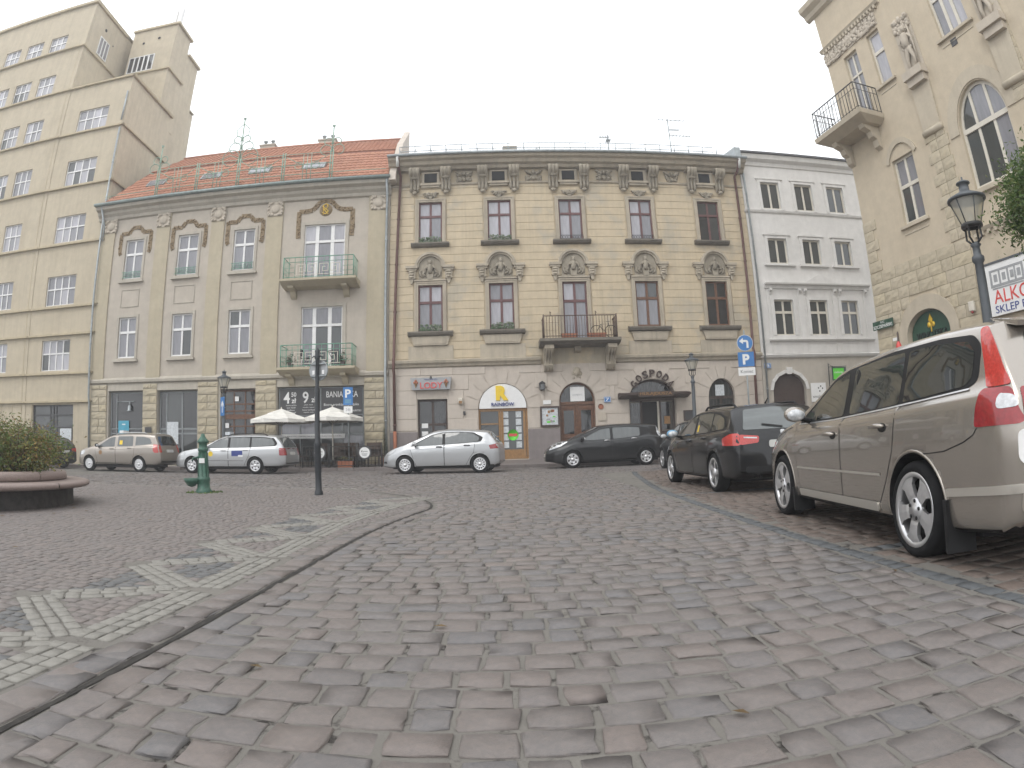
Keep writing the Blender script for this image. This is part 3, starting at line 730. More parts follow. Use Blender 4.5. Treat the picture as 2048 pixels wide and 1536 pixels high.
for x0, x1, z0, z1 in topw:
    b = MB()                                        # sunk panels between the floors
    for a, c, d_, e in ((x0, x1, 7.86, 7.90), (x0, x1, 8.72, 8.76), (x0, x0+.03, 7.9, 8.72), (x1-.03, x1, 7.9, 8.72)): b.box(a, c, -.03, 0, d_, e)
    b.build('wall_panel', 'trim_beige', lh)
for x0, x1, z0, z1 in shops: b = MB(); b.box(x0-.02, x1+.02, -.02, .03, z1, z1+.27); b.build('lintel', 'trim_beige', lh)
for x0, x1, z0, z1 in topw: 
    w = window(lh, x0, x1, z0, z1, .06, (.5,), (.64,), 'white_paint', 'pane_grey', .07, .045, transom=.06)
    g = MB()
    for zz in (z0+.06, z0+.34): g.tube([(x0-.02, -.10, zz), (x1+.02, -.10, zz)], .016, 5)
    for k in range(9): g.tube([(x0+.05+k*(x1-x0-.1)/8, -.10, z0+.06), (x0+.05+k*(x1-x0-.1)/8, -.10, z0+.34)], .011, 4)
    for k in range(4): g.tube([(px+x0+.16+k*.27, -.10, pz_+z0+.2) for px, pz_ in arc(0, 0, .08, 0, 2*PI, 8)], .011, 4)
    g.build('railing', 'green_iron', w)
for x0, x1, z0, z1 in loww: window(lh, x0, x1, z0, z1, .06, (.5,), (.64,), 'white_paint', 'pane_grey', .07, .045, transom=.06, mats=['pane_grey', 'pane_dark', 'pane_grey'])
for i, (x0, x1, z0, z1) in enumerate(bald): window(lh, x0, x1, z0, z1, .06, (.30, .70), (.70,), 'white_paint', 'pane_grey', .06, .085, name='balcony_door', transom=.06, mats=['pane_pale', 'pane_grey', 'pane_pale'] if i == 0 else ['pane_grey', 'pane_dark', 'pane_grey'])
# carved cartouches at the heads of the pilasters
for i, xc in enumerate((-15.0, -11.75, -8.62, -5.62, -.55)):
    b = MB(); b.box(xc-.36, xc+.36, -.10, -.07, 11.86, 12.62)
    b.lathe([(.0, -.2), (.13, -.19), (.20, -.15), (.22, -.1)], 14, (xc, 0, 12.2), 'y')
    for sg in (-1, 1):
        for a in range(7):
            t = a/6*PI*1.3-PI*.65
            b.blob((xc+sg*(.30+.05*math.cos(t)), -.12, 12.22+.30*math.sin(t)), (.07, .06, .07))
        b.blob((xc+sg*.2, -.13, 12.52), (.11, .05, .07)); b.blob((xc+sg*.16, -.12, 11.92), (.10, .05, .06))
    b.build('cartouche', 'relief_stone', lh)
# brown leaf-relief bands round the upper windows
def leaf_band(path, w, seed, name):
    r = random.Random(seed); b = MB()
    for i in range(len(path)-1):
        (xa, za), (xb, zb) = path[i], path[i+1]; L = math.hypot(xb-xa, zb-za); nx, nz = -(zb-za)/L, (xb-xa)/L
        b.add([(xa+nx*w/2, -.03, za+nz*w/2), (xa-nx*w/2, -.03, za-nz*w/2), (xb-nx*w/2, -.03, zb-nz*w/2), (xb+nx*w/2, -.03, zb+nz*w/2),
               (xa+nx*w/2, .0, za+nz*w/2), (xa-nx*w/2, .0, za-nz*w/2), (xb-nx*w/2, .0, zb-nz*w/2), (xb+nx*w/2, .0, zb+nz*w/2)],
              [(0, 1, 2, 3), (0, 4, 5, 1), (1, 5, 6, 2), (2, 6, 7, 3), (3, 7, 4, 0)])
        for k in range(int(L/.06)+1):
            t = r.random(); o_ = (r.random()-.5)*w*.8; s = .028+.03*r.random()
            b.blob((xa+(xb-xa)*t+nx*o_, -.04, za+(zb-za)*t+nz*o_), (s, .04, s), 5, 3)
    return b.build(name, 'mosaic_brown', lh)
for i, (x0, x1, z0, z1) in enumerate(topw):
    xc = (x0+x1)/2; a = .92
    leaf_band([(xc-a+.06, 10.62), (xc-a, 10.75), (xc-a, 11.74), (xc-.42, 11.74), (xc-.36, 11.86), (xc-.25, 11.98), (xc-.25, 12.02), (xc+.25, 12.02), (xc+.25, 11.98), (xc+.36, 11.86), (xc+.42, 11.74), (xc+a, 11.74), (xc+a, 10.75), (xc+a-.06, 10.62)], .21, i, 'leaf_relief')
leaf_band([(-4.40, 10.66), (-4.42, 11.0), (-4.42, 12.0), (-4.0, 12.0), (-3.75, 12.05)]+arc(-3.11, 12.0, .52, PI*.86, PI*.14, 8, .50)+[(-2.45, 12.05), (-2.2, 12.0), (-1.80, 12.0), (-1.80, 11.0), (-1.82, 10.66)], .22, 9, 'leaf_relief')
b = MB(); b.lathe([(0, -.07), (.26, -.06), (.32, -.0)], 18, (-3.11, 0, 12.02), 'y'); b.build('medallion', 'mosaic_brown', lh)
b = MB()
for pts in ([(-.1, -.28), (-.1, .22), (.05, .26), (.12, .14), (.05, .02), (-.08, 0), (.14, -.26)], [(.16, .2), (.02, .28), (-.14, .16), (.0, .02), (.15, -.1), (.02, -.24), (-.16, -.16)]):
    b.tube([(-3.11+x, -.09, 12.03+z) for x, z in pts], .022, 5)
b.build('monogram', 'gold', lh)
# two balconies with fretwork rails
def green_balcony(zf):
    b = MB(); moulding(b, -4.88, -1.34, [(0, zf-.30), (-.55, zf-.26), (-.95, zf-.14), (-1.06, zf-.1), (-1.06, zf), (0, zf)])
    for x in (-4.45, -1.95): b.prism([(0, zf-.72), (0, zf-.24), (-.75, zf-.24), (-.7, zf-.34), (-.32, zf-.42), (-.16, zf-.62)], x-.13, x+.13, 'x')
    sl_ = b.build('balcony', 'sandstone_plaster', lh)
    g = MB(); y = -.98; X0, X1 = -4.72, -1.48; h = .98
    for z in (zf+.06, zf+h): g.tube([(X0, -.02, z), (X0, y, z), (X1, y, z), (X1, -.02, z)], .022 if z > zf+.5 else .016, 5)
    g.tube([(X0, y, zf+h-.22), (X1, y, zf+h-.22)], .013, 4)
    for k in range(13): x = X0+(X1-X0)*k/12; g.tube([(x, y, zf), (x, y, zf+h)], .012 if k % 4 else .02, 4)
    for k in range(5):
        for x in (X0, X1): g.tube([(x, y*(k+.5)/5, zf), (x, y*(k+.5)/5, zf+h)], .011, 4)
    for z in (zf+.28, zf+.5):
        g.tube([(X0, -.02, z), (X0, y, z)], .01, 4); g.tube([(X1, -.02, z), (X1, y, z)], .01, 4); g.tube([(X0, y, z), (X0+.5, y, z)], .01, 4); g.tube([(X1, y, z), (X1-.5, y, z)], .01, 4)
    g.build('railing', 'green_iron', sl_)
    f = MB(); cx = (X0+X1)/2
    def key(cx_, s):
        for pts in ([(-.2, -.24), (-.2, .24), (.2, .24), (.2, -.1), (-.06, -.1), (-.06, .1), (.07, .1)], [(-.3, -.24), (.3, -.24)]):
            for i in range(len(pts)-1):
                (xa, za), (xb, zb) = pts[i], pts[i+1]
                f.box(min(cx_+s*xa, cx_+s*xb)-.011, max(cx_+s*xa, cx_+s*xb)+.011, y-.012, y+.012, zf+.40+min(za, zb)-.011, zf+.40+max(za, zb)+.011)
    for k, s in ((-.75, 1), (-.26, -1), (.26, 1), (.75, -1)): key(cx+k*1.05, s)
    f.build('fretwork', 'cream_paint', sl_)
    return sl_
green_balcony(8.42); green_balcony(4.44)
# rough-hewn stone piers of the ground floor
sr = random.Random(12)
for x0, x1 in ((-15.48, -14.47), (-12.27, -11.46), (-9.21, -8.14), (-6.24, -5.22), (-1.13, -.22)):
    z = .2; k = 0
    while z < 4.0:
        h = .36 if z < 3.6 else 4.03-z
        n = 1 if (k % 2 and x1-x0 < .95) or k % 3 == 0 else 2
        cut = [x0]+([x0+(x1-x0)*(.42+.16*sr.random())] if n == 2 else [])+[x1]
        for i in range(len(cut)-1):
            b = MB(); w2, h2 = (cut[i+1]-cut[i])/2-.012, h/2-.014; nx, nz = 5, 3
            vs, fs = [], []
            for jz in range(nz+1):
                for jx in range(nx+1):
                    e = jx in (0, nx) or jz in (0, nz)
                    vs.append((-w2+2*w2*jx/nx, -.05 if e else -.052-.03*sr.random(), -h2+2*h2*jz/nz))
            for jz in range(nz):
                for jx in range(nx): q = jz*(nx+1)+jx; fs.append((q, q+1, q+nx+2, q+nx+1))
            b.add(vs, fs); b.add([(-w2, -.05, -h2), (w2, -.05, -h2), (w2, -.05, h2), (-w2, -.05, h2), (-w2, .03, -h2), (w2, .03, -h2), (w2, .03, h2), (-w2, .03, h2)], [(0, 4, 5, 1), (1, 5, 6, 2), (2, 6, 7, 3), (3, 7, 4, 0)])
            b.build('stone_block', 'left_stone', lh, ((cut[i]+cut[i+1])/2, 0, z+h/2))
        z += h; k += 1
# shop fronts
s1 = window(lh, -14.34, -12.30, .3, 3.66, .2, (.16,), (.40, .47), 'grey_frame', 'pane_dark', .07, .03, name='shopfront', mats=['pane_dark', 'pane_black'])
b = MB(); b.box(-13.85, -13.2, .185, .192, .8, 2.28); b.build('poster', 'teal_poster', s1)
for k, (w, z) in enumerate(((.2, 2.1), (.5, 1.75), (.45, 1.6), (.5, 1.4), (.4, 1.2))):
    b = MB(); b.box(-13.52-w/2, -13.52+w/2, .180, .184, z-.03, z+.03); b.build('poster_line', 'white_sign', s1)
b = MB(); b.tube([(-13.9, .16, 3.2), (-12.9, .16, 3.2)], .02, 6); b.tube([(-13.15, .15, 3.2), (-13.15, .15, 3.0)], .025, 6); b.lathe([(.05, .28), (.09, .2), (.09, .05), (.15, 0)], 12, (-13.15, .13, 2.74))
b.build('lamp', 'zinc', s1)
s2 = window(lh, -11.40, -9.28, .3, 3.64, .2, (.16, .60), (.40, .47), 'grey_frame', 'pane_dark', .07, .04, name='shopfront', mats=['pane_dark', 'pane_black'])
b = MB(); b.box(-10.98, -10.35, .185, .192, 1.15, 2.2); b.build('poster', 'poster_pale', s2)
b = MB(); b.box(-12.05, -11.69, -.16, -.12, 1.58, 1.95); b.box(-12.0, -11.74, -.17, -.16, 1.63, 1.90); b.build('plaque', 'black_board', lh)
dr = window(lh, -7.97, -6.30, .3, 3.64, .25, (.31, .69), (.18, .50, .62, .72, .82), 'brown_wood', 'pane_black', .08, .03, name='door', mats=['pane_black', 'pane_black', 'pane_dark'])
b = MB(); b.box(-7.97, -6.30, .2, .26, 2.3, 2.52)
for x in (-7.88, -7.36, -6.78): b.box(x, x+.42, .22, .255, .5, 1.1)
b.build('door_panel', 'brown_wood', dr)
for x, z in ((-7.75, 2.0), (-7.72, 1.35), (-7.25, 3.22)): b = MB(); b.box(x-.1, x+.1, .19, .2, z-.1, z+.12); b.build('notice', 'white_sign', dr)
cf = window(lh, -5.14, -1.19, .35, 3.66, .16, (.245, .5, .76), (.36, .63), 'grey_frame', 'pane_dark', .05, .03, name='shopfront', mats=['pane_dark', 'pane_grey', 'pane_dark'])
for z0, z1, m in ((2.44, 3.62, 'black_board'),):
    for x0, x1 in ((-5.08, -3.22), (-3.12, -1.24)):
        b = MB(); b.box(x0, x1, .13, .15, z0, z1); b.build('menu_board', m, cf)
b = MB(); b.box(-5.0, -2.05, .125, .15, 1.38, 1.58); b.build('menu_strip', 'white_sign', cf)
lettering('4', cf, 'white_sign', -4.76, .125, 3.22, .30, .52, .006, .02); lettering('50', cf, 'white_sign', -4.42, .125, 3.36, .24, .20, .006, .015); lettering('zł', cf, 'white_sign', -4.42, .125, 3.09, .22, .24, .006, .015)
lettering('9', cf, 'white_sign', -3.86, .125, 3.22, .28, .52, .006, .02); lettering('zł', cf, 'white_sign', -3.48, .125, 3.12, .22, .25, .006, .015)
lettering('BANIALUKA', cf, 'white_sign', -2.16, .125, 3.33, 1.45, .27, .006, .005)
lettering('Bistro przekąska zakąska', cf, 'white_sign', -2.2, .125, 2.86, 1.6, .14, .006); lettering('ZAKĄSKI I NAPITKI', cf, 'white_sign', -1.85, .125, 2.58, 1.1, .11, .006)
for k in range(4):
    lettering(('zimna nóżka', 'tatar śledź', 'kiełbasa', 'pierogi')[k], cf, 'white_sign', -4.55, .125, 2.88-.11*k, (.5, .42, .34, .46)[k], .06, .005)
    lettering(('piwo wino', 'wódka czysta', 'kawa herbata', 'napoje soki')[k], cf, 'white_sign', -3.72, .125, 2.88-.11*k, (.42, .55, .58, .46)[k], .06, .005)
lettering('KAWA PIWO ZAKĄSKI NALEWKI SETY ŚLEDŹ TATAR NÓŻKI', cf, 'black_board', -3.5, .118, 1.48, 2.6, .07, .004)
# mansard roof: zinc gutter, tiled slope, ridge, skylights, railing
rf = MB(); rf.add([(-LW-.2, -.62, 13.24), (.05, -.62, 13.24), (.05, 1.75, 15.95), (-LW+1.35, 1.75, 15.95), (.05, 4.0, 17.75), (-LW+2.2, 4.0, 17.75)], [(0, 1, 2, 3), (3, 2, 4, 5)])
rf.add([(-LW-.2, -.62, 13.24), (-LW+1.35, 1.75, 15.95), (-LW+2.2, 4, 17.75), (-LW-.2, 4, 13.24)], [(0, 3, 2, 1)])
rf.add([(-LW+2.2, 4, 17.75), (.05, 4, 17.75), (.05, 9.9, 13.2), (-LW, 9.9, 13.2)], [(0, 1, 2, 3)])
roof = rf.build('roof', 'tile_red_under', lh)
sl1 = (Vector((0, 2.37, 2.71)).normalized(), 3.60); sl2 = (Vector((0, 2.25, 1.80)).normalized(), 2.88)
tb = MB(); w, l = .25, .33
for i in range(5):                                         # one pan tile: shallow curve
    pass
tv = []
for yy in (0, 1):
    for k in range(5): tv.append((-w/2+w*k/4, 0, 0)); 
def tile(b, x, base, d, t0, up):
    n = Vector((0, -d.z, d.y)); vs = []
    for e, lift in ((0, .045), (l+.05, .012)):
        for k in range(5):
            c = math.sin(PI*k/4)*.028+lift; p = base+d*(t0+e)+n*c; vs.append((x-w/2+.003+(w-.006)*k/4, p.y, p.z))
    for k in range(5): p = base+d*t0; q = n*.004; vs.append((x-w/2+.003+(w-.006)*k/4, p.y+q.y, p.z+q.z))
    b.add(vs, [(k, k+1, k+6, k+5) for k in range(4)]+[(10+k, 11+k, k+1, k) for k in range(4)])
rest = MB(); cnt = 0
for (d, L), base in ((sl1, Vector((0, -.62, 13.25))), (sl2, Vector((0, 1.75, 15.96)))):
    for rI in range(int(L/l)):
        for k in range(int(LW/w)+1):
            x = -.1-w/2-k*w; t0 = rI*l
            left = -LW-.1+(1.55*t0/3.6 if d is sl1[0] else 1.5+.85*t0/2.88)
            if x-w/2 < left: continue
            if d is sl1[0] and any(abs(x-sx) < .55 and 1.5 < t0+.15 < 2.25 for sx in (-12.9, -9.6, -6.9, -4.0)): continue
            if cnt < 300: b = MB(); tile(b, x, base, d, t0, 0); b.build('roof_tile', 'roof_tile', roof); cnt += 1
            else: tile(rest, x, base, d, t0, 0)
o = rest.build('roof_tiles', 'roof_tile', roof); o['kind'] = 'stuff'
b = MB(); b.tube([(-LW+2.2, 4, 17.78), (.05, 4, 17.78)], .10, 8); b.build('ridge', 'roof_tile', roof)
b = MB(); b.tube([(-LW-.4, -.70, 13.30), (.03, -.70, 13.30)], .085, 8); b.box(-LW-.38, .02, -.64, -.5, 13.22, 13.30); b.build('gutter', 'zinc_green', lh)
for sx in (-12.9, -9.6, -6.9, -4.0):
    d = sl1[0]; n = Vector((0, -d.z, d.y)); c = Vector((sx, -.62, 13.25))
    def sk(x0, x1, t0, t1, h, mat, name, par):
        b = MB(); p0 = c+d*t0; p1 = c+d*t1; vs = []
        for hh in (-.02, h):
            for p in (p0, p1):
                for x in (x0, x1): q = p+n*hh; vs.append((sx+x, q.y, q.z))
        b.add(vs, [(0, 2, 3, 1), (4, 5, 7, 6), (0, 1, 5, 4), (1, 3, 7, 5), (3, 2, 6, 7), (2, 0, 4, 6)]); return b.build(name, mat, par)
    f = sk(-.55, .55, 1.55, 2.2, .10, 'zinc', 'skylight', roof); sk(-.47, .47, 1.63, 2.12, .115, 'pane_grey', 'pane', f)
# green wrought-iron railing standing on the gutter
g = MB(); d = sl1[0]
posts = [-14.6, -12.18, -9.87, -7.6, -5.25, -2.85]; yr = -.55
for i, x in enumerate(posts[1:]):
    h = (2.9, 1.65, 3.9, 1.65, 2.95)[i]
    for e in (-.06, .06): g.tube([(x+e, yr, 13.3), (x+e, yr, 13.3+min(h, 1.65))], .032, 5)
    for k in range(6): g.tube([(x-.06, yr, 13.4+k*.27), (x+.06, yr, 13.4+k*.27)], .020, 4)
    if h > 2:
        g.tube([(x, yr, 14.9), (x, yr, 13.3+h)], .03, 6); g.lathe([(0, -.09), (.09, 0), (0, .09)], 10, (x, yr, 13.3+h)) if h > 3.5 else g.lathe([(.04, -.04), (.09, .04), (.0, .05)], 10, (x, yr, 13.3+h))
        for s in (-1, 1):
            for rr, zz, xx in ((.28, 14.95, .30), (.2, 15.4, .22)) if h < 3.5 else ((.45, 15.0, .5), (.3, 15.55, .34), (.2, 16.0, .24)):
                g.tube([(x+s*(xx+px), yr, zz+pz_) for px, pz_ in arc(0, 0, rr, -PI/2, PI*1.25, 12)], .024, 4)
            if h > 3.5: g.tube([(x+s*.0, yr, 16.9), (x+s*.35, yr, 16.55), (x+s*.3, yr, 16.2), (x, yr, 16.1)], .022, 4); g.tube([(x+s*.1, yr, 14.95), (x+s*.55, yr, 15.15), (x+s*1.1, yr, 14.95)], .022, 4)
for z in (14.85, 14.25, 13.75): g.tube([(-12.2, yr, z), (-2.8, yr, z)], .022, 4)
g.tube([(-15.4, yr, 13.75), (-12.2, yr, 13.75)], .020, 4); g.tube([(-2.8, yr, 13.75), (-.2, yr, 13.75)], .020, 4)
for i in range(1, len(posts)-1):
    a, c = posts[i], posts[i+1]; m = (a+c)/2
    for e in (-.2, 0, .2): g.tube([(m+e, yr, 13.4), (m+e, yr, 14.85)], .020, 4)
    for s in (-1, 1): g.tube([(m+s*(.42+px), yr, 14.2+pz_) for px, pz_ in arc(0, 0, .2, 0, 2*PI, 10)], .020, 4); g.tube([(m+s*.2, yr, 14.2), (m+s*1.05, yr, 14.7)], .020, 4)
g.build('roof_railing', 'pale_green_iron', lh)
for x, w in ((-8.0, .9), (-4.4, 1.0)): chimney(lh, x, 4.4, 17.0, w, .6, 1.1)
chimney(lh, -14.0, 4.4, 16.0, 1.7, .6, 1.3)
b = MB(); b.prism([(-.7, 13.1), (-.62, 13.5), (1.75, 16.3), (4.0, 18.1), (4.6, 18.6), (4.6, 13)], -.02, .28, 'x'); b.build('gable_wall', 'mid_ground', lh)
gutter_pipe(lh, [(-.14, -.62, 13.2), (-.14, -.2, 12.5), (-.14, -.14, 4.5), (-.14, -.2, 4.3), (-.14, -.16, .2)], .06, 'zinc')
gutter_pipe(lh, [(-15.5, -.6, 13.2), (-15.46, -.13, 12.3), (-15.46, -.13, 11.5)], .05, 'zinc')

# ================================================================ ochre house with banded plaster and carved hoods
mh = thing('tenement_house', 'weathered ochre house with banded plaster, carved window hoods and an iron balcony over the door', 'house', (*P_MID, 0), AZ_MID)
MX0, MX1 = -5.40, 11.66
XC = [-3.52, -.35, 2.93, 6.27, 9.66]
topw = [(x-.54, x+.54, 10.12, 12.13) for x in XC]
loww = [(x-.55, x+.55, 6.02 if i != 2 else 5.44, 8.11) for i, x in enumerate(XC)]
Z0 = .1
arches = [('lody', -4.16, -2.84, .3, 3.0, None), ('rainbow', -1.50, .64, .3, 2.50, 1.10), ('door', 2.04, 3.63, .3, 2.76, .80), ('gospoda', 5.16, 7.32, .3, 2.78, .83), ('small', 8.90, 10.20, .9, 2.74, .82)]
def aopen(a):
    n, x0, x1, z0, zs, rise = a
    return arched(x0, x1, z0, zs, 12, rise) if rise else rect(x0, x1, z0, zs)
b = MB(); wall_mesh(b, MX0, MX1, 4.4, 14.0, [rect(*r) for r in topw+loww], .2, y=.035)
b.box(MX0, MX1, .24, 11, 4.4, 14.0)
def spans(z0, z1, blocks):
    cuts = sorted((x0, x1) for x0, x1, a, c in blocks if a < z1-.01 and c > z0+.01); out = []; x = MX0
    for a, c in cuts:
        if a > x: out.append((x, a))
        x = max(x, c)
    if x < MX1: out.append((x, MX1))
    return out
blk = [(x0-.22, x1+.22, z0-.2, z1+.22) for x0, x1, z0, z1 in topw]+[(x0-.22, x1+.22, z0-.72, z1+.25) for x0, x1, z0, z1 in loww]
z = 4.78
while z < 12.95:
    h = min(.365, 12.98-z)
    for x0, x1 in spans(z, z+h, blk): b.bevbox(x0+.002, x1-.002, .012, .034, z+.007, z+h-.007, .006)
    z += h
b.build('wall', 'mid_plaster', mh)
b = MB(); wall_mesh(b, MX0, MX1, -.2, 4.4, [aopen(a) for a in arches], .4, y=.035)
b.box(MX0, MX1, .42, 11, -.2, 4.399)
b.build('ground_floor_wall', 'mid_ground', mh)
# dressed blocks of the ground floor, stepped round the arches, with wedge stones over them
gz = [1.62, 2.13, 2.75, 3.38, 4.04, 4.38]; vr = random.Random(3)
def half_at(a, z):
    """half width to keep clear at height z"""
    n, x0, x1, z0, zs, rise = a; r = (x1-x0)/2; R_ = r+(.0 if n == 'lody' else .62)
    if z < zs-.3: return r+.03
    if n == 'lody': return r+.03 if z < 3.95 else 0
    t = (z-zs)/( (rise or r)+.62); return max(r+.03 if z < zs else 0, R_*math.sqrt(max(0, 1-t*t))+.02) if t < 1 else 0
for k in range(len(gz)-1):
    z0, z1 = gz[k], gz[k+1]; bl = []
    for a in arches:
        h = max(half_at(a, z0+.02), half_at(a, (z0+z1)/2)) if a[4]-.3 < z1 else half_at(a, z0)
        c = (a[1]+a[2])/2
        if h > 0: bl.append((c-h, c+h, z0, z1))
    for x0, x1 in spans(z0, z1, bl):
        n = max(1, round((x1-x0)/1.25)); 
        for i in range(n):
            xa, xb = x0+(x1-x0)*i/n, x0+(x1-x0)*(i+1)/n
            if xb-xa < .12: continue
            q = MB(); w, h = (xb-xa)/2, (z1-z0)/2; q.bevbox(-w+.008, w-.008, .008, .034, -h+.008, h-.008, .008); q.build('ashlar_block', 'mid_ground', mh, ((xa+xb)/2, 0, (z0+z1)/2))
for n, x0, x1, z0, zs, rise in arches:
    if n == 'lody': continue
    c, r = (x0+x1)/2, (x1-x0)/2; nv = 9 if r > .7 else 7
    for i in range(nv):
        a0, a1 = PI*i/nv+.012, PI*(i+1)/nv-.012; q = MB()
        q.prism([(c+(r+.02)*math.cos(a0), zs+(rise+.02)*math.sin(a0)), (c+(r+.60)*math.cos(a0), zs+(rise+.60)*math.sin(a0)), (c+(r+.60)*math.cos(a1), zs+(rise+.60)*math.sin(a1)), (c+(r+.02)*math.cos(a1), zs+(rise+.02)*math.sin(a1))], .006, .04)
        q.build('arch_stone', 'mid_ground', mh)
edges = [MX0]+sorted(v for a in arches[:4] for v in (a[1], a[2]))+[MX1]
for i in range(0, len(edges), 2): b = MB(); b.bevbox(edges[i]+.002, edges[i+1]-.002, -.05, .034, -.1, 1.58, .015); b.build('plinth', 'plinth_grey', mh)
for x0, x1 in ((MX0, 1.30), (4.55, MX1)): b = MB(); moulding(b, x0, x1, [(.03, 4.38), (-.06, 4.42), (-.09, 4.50), (-.18, 4.58), (-.20, 4.68), (-.02, 4.74), (.03, 4.74)]); b.build('string_course', 'mid_trim', mh)
b = MB(); moulding(b, MX0, MX1, [(.03, 12.96), (-.05, 12.98), (-.07, 13.06), (.03, 13.10)]); b.build('string_course', 'mid_trim', mh)
for x0, x1, z0, z1 in topw+loww:
    b = MB(); f = .17; t = z0 if z0 < 5.6 else z0-.05
    b.box(x0-f, x0-.001, -.05, .03, t, z1+f); b.box(x1+.001, x1+f, -.05, .03, t, z1+f); b.box(x0-.001, x1+.001, -.049, .03, z1, z1+f)
    b.box(x0-f+.03, x0-f+.08, -.075, -.04, t, z1+f-.03); b.box(x1+f-.08, x1+f-.03, -.075, -.04, t, z1+f-.03); b.box(x0-f+.08, x1+f-.08, -.074, -.04, z1+f-.08, z1+f-.03); b.build('window_surround', 'mid_trim', mh)
b = MB(); moulding(b, MX0-.08, MX1+.12, [(.03, 13.72), (-.18, 13.74), (-.26, 13.86), (-.42, 13.92), (-.50, 14.06), (-.66, 14.12), (-.74, 14.28), (.03, 14.30)])
b.build('cornice', 'mid_trim', mh)
b = MB(); b.tube([(MX0-.1, -.78, 14.30), (MX1+.15, -.78, 14.30)], .075, 8); b.box(MX0-.08, MX1+.12, -.72, 3, 14.302, 14.36); b.build('gutter', 'zinc', mh)
b = MB(); b.add([(MX0, -.6, 14.36), (MX1, -.6, 14.36), (MX1, 5.5, 15.3), (MX0, 5.5, 15.3), (MX0, 11, 14.3), (MX1, 11, 14.3)], [(0, 1, 2, 3), (3, 2, 5, 4)]); b.build('roof', 'zinc', mh)
for i, x in enumerate(XC):
    b = MB(); x0, x1 = topw[i][:2]                   # sills
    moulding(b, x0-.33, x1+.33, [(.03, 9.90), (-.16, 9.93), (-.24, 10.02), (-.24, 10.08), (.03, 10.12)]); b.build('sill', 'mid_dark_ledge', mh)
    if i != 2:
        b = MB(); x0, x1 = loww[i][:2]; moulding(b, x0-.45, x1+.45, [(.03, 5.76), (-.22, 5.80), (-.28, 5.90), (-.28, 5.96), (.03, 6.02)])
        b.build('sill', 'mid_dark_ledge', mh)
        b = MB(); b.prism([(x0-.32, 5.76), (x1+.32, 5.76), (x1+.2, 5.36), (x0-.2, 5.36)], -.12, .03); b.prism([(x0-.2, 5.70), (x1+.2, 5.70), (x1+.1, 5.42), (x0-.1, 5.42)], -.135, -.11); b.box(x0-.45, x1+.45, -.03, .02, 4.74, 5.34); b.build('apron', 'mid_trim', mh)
    # arched hood with bust, carried on two capitals
    b = MB(); zc = 8.92
    for r0, r1, y in ((.60, .70, -.20), (.52, .60, -.13)):
        b.prism(arc(x, zc, r1, 0, PI, 16)+arc(x, zc, r0, PI, 0, 16), y, .03)
    for s in (-1, 1):
        xs_ = sorted((x+s*.56, x+s*1.10)); b.box(xs_[0], xs_[1], -.22, .03, 8.88, 8.99); b.box(xs_[0]+.04, xs_[1]-.04, -.17, .03, 8.78, 8.88); b.box(xs_[0]+.12, xs_[1]-.10, -.13, .03, 8.40, 8.78)
        for k in range(3): b.blob((x+s*.84, -.14, 8.72-.12*k), (.15-.02*k, .06, .06), 8, 4)
        b.prism([(x+s*.74, 8.40), (x+s*.94, 8.40), (x+s*.88, 8.18), (x+s*.80, 8.18)][::s], -.09, .03)
    b.box(x-.72, x+.72, -.10, .03, 8.29, 8.36)
    b.build('window_hood', 'mid_trim', mh)
    b = MB()
    b.prism(arc(x, zc, .52, 0, PI, 14)+[(x-.52, 8.36), (x+.52, 8.36)], -.03, .03)
    b.tube([(x, -.06, 8.66), (x-.02, -.10, 8.80), (x, -.12, 8.98), (x, -.10, 9.10)], [.13, .10, .11, .06], 8); b.tube([(x-.10, -.10, 9.02), (x-.24, -.09, 8.86), (x-.20, -.08, 8.72)], [.05, .045, .03], 6); b.tube([(x+.10, -.10, 9.02), (x+.24, -.09, 8.86), (x+.20, -.08, 8.72)], [.05, .045, .03], 6)
    b.blob((x, -.15, 9.13), (.075, .08, .10), 8, 6); b.blob((x, -.13, 9.22), (.09, .06, .05), 8, 4); b.tube([(x, -.12, 9.05), (x, -.12, 8.96)], .05, 6)
    b.tube([(x-.15, -.10, 8.86), (x-.09, -.12, 8.95), (x+.09, -.12, 8.95), (x+.15, -.10, 8.86)], [.05, .07, .07, .05], 7); b.blob((x, -.11, 8.84), (.13, .08, .12), 8, 5)
    b.prism([(x-.12, 8.36), (x+.12, 8.36), (x+.16, 8.72), (x-.16, 8.72)], -.12, -.02)
    for s in (-1, 1):
        b.tube([(x+s*.2, -.06, 8.50), (x+s*.32, -.08, 8.62), (x+s*.26, -.08, 8.74), (x+s*.20, -.07, 8.66)], [.05, .06, .05, .03], 6); b.tube([(x+s*.30, -.05, 8.46), (x+s*.44, -.07, 8.56), (x+s*.46, -.06, 8.74), (x+s*.38, -.06, 8.78)], [.03, .05, .045, .02], 6)
    b.build('bust_relief', 'mid_ornament', mh)
    # attic light between scrolled brackets
    for s in (-1, 1):
        b = MB(); xb = x+s*.73
        for (dx, w) in ((-.16, .10), (0, .12), (.16, .10)):
            b.tube([(xb+dx, -.10, 12.62), (xb+dx, -.16, 12.80), (xb+dx, -.13, 13.05), (xb+dx, -.24, 13.30), (xb+dx, -.46, 13.45), (xb+dx, -.56, 13.60), (xb+dx, -.46, 13.70), (xb+dx, -.2, 13.70)], [.05, .07, .06, .08, .10, .09, .08, .08], 6)
        b.box(xb-.25, xb+.25, -.52, .03, 13.64, 13.74); b.blob((xb, -.14, 12.58), (.13, .08, .09), 8, 4); b.blob((xb, -.30, 13.30), (.2, .10, .10), 8, 4); b.build('bracket', 'mid_ornament', mh)
    b = MB(); b.box(x-.30, x+.30, -.02, .032, 13.16, 13.62); b.build('attic_light', 'interior_dark', mh)
    b = MB()
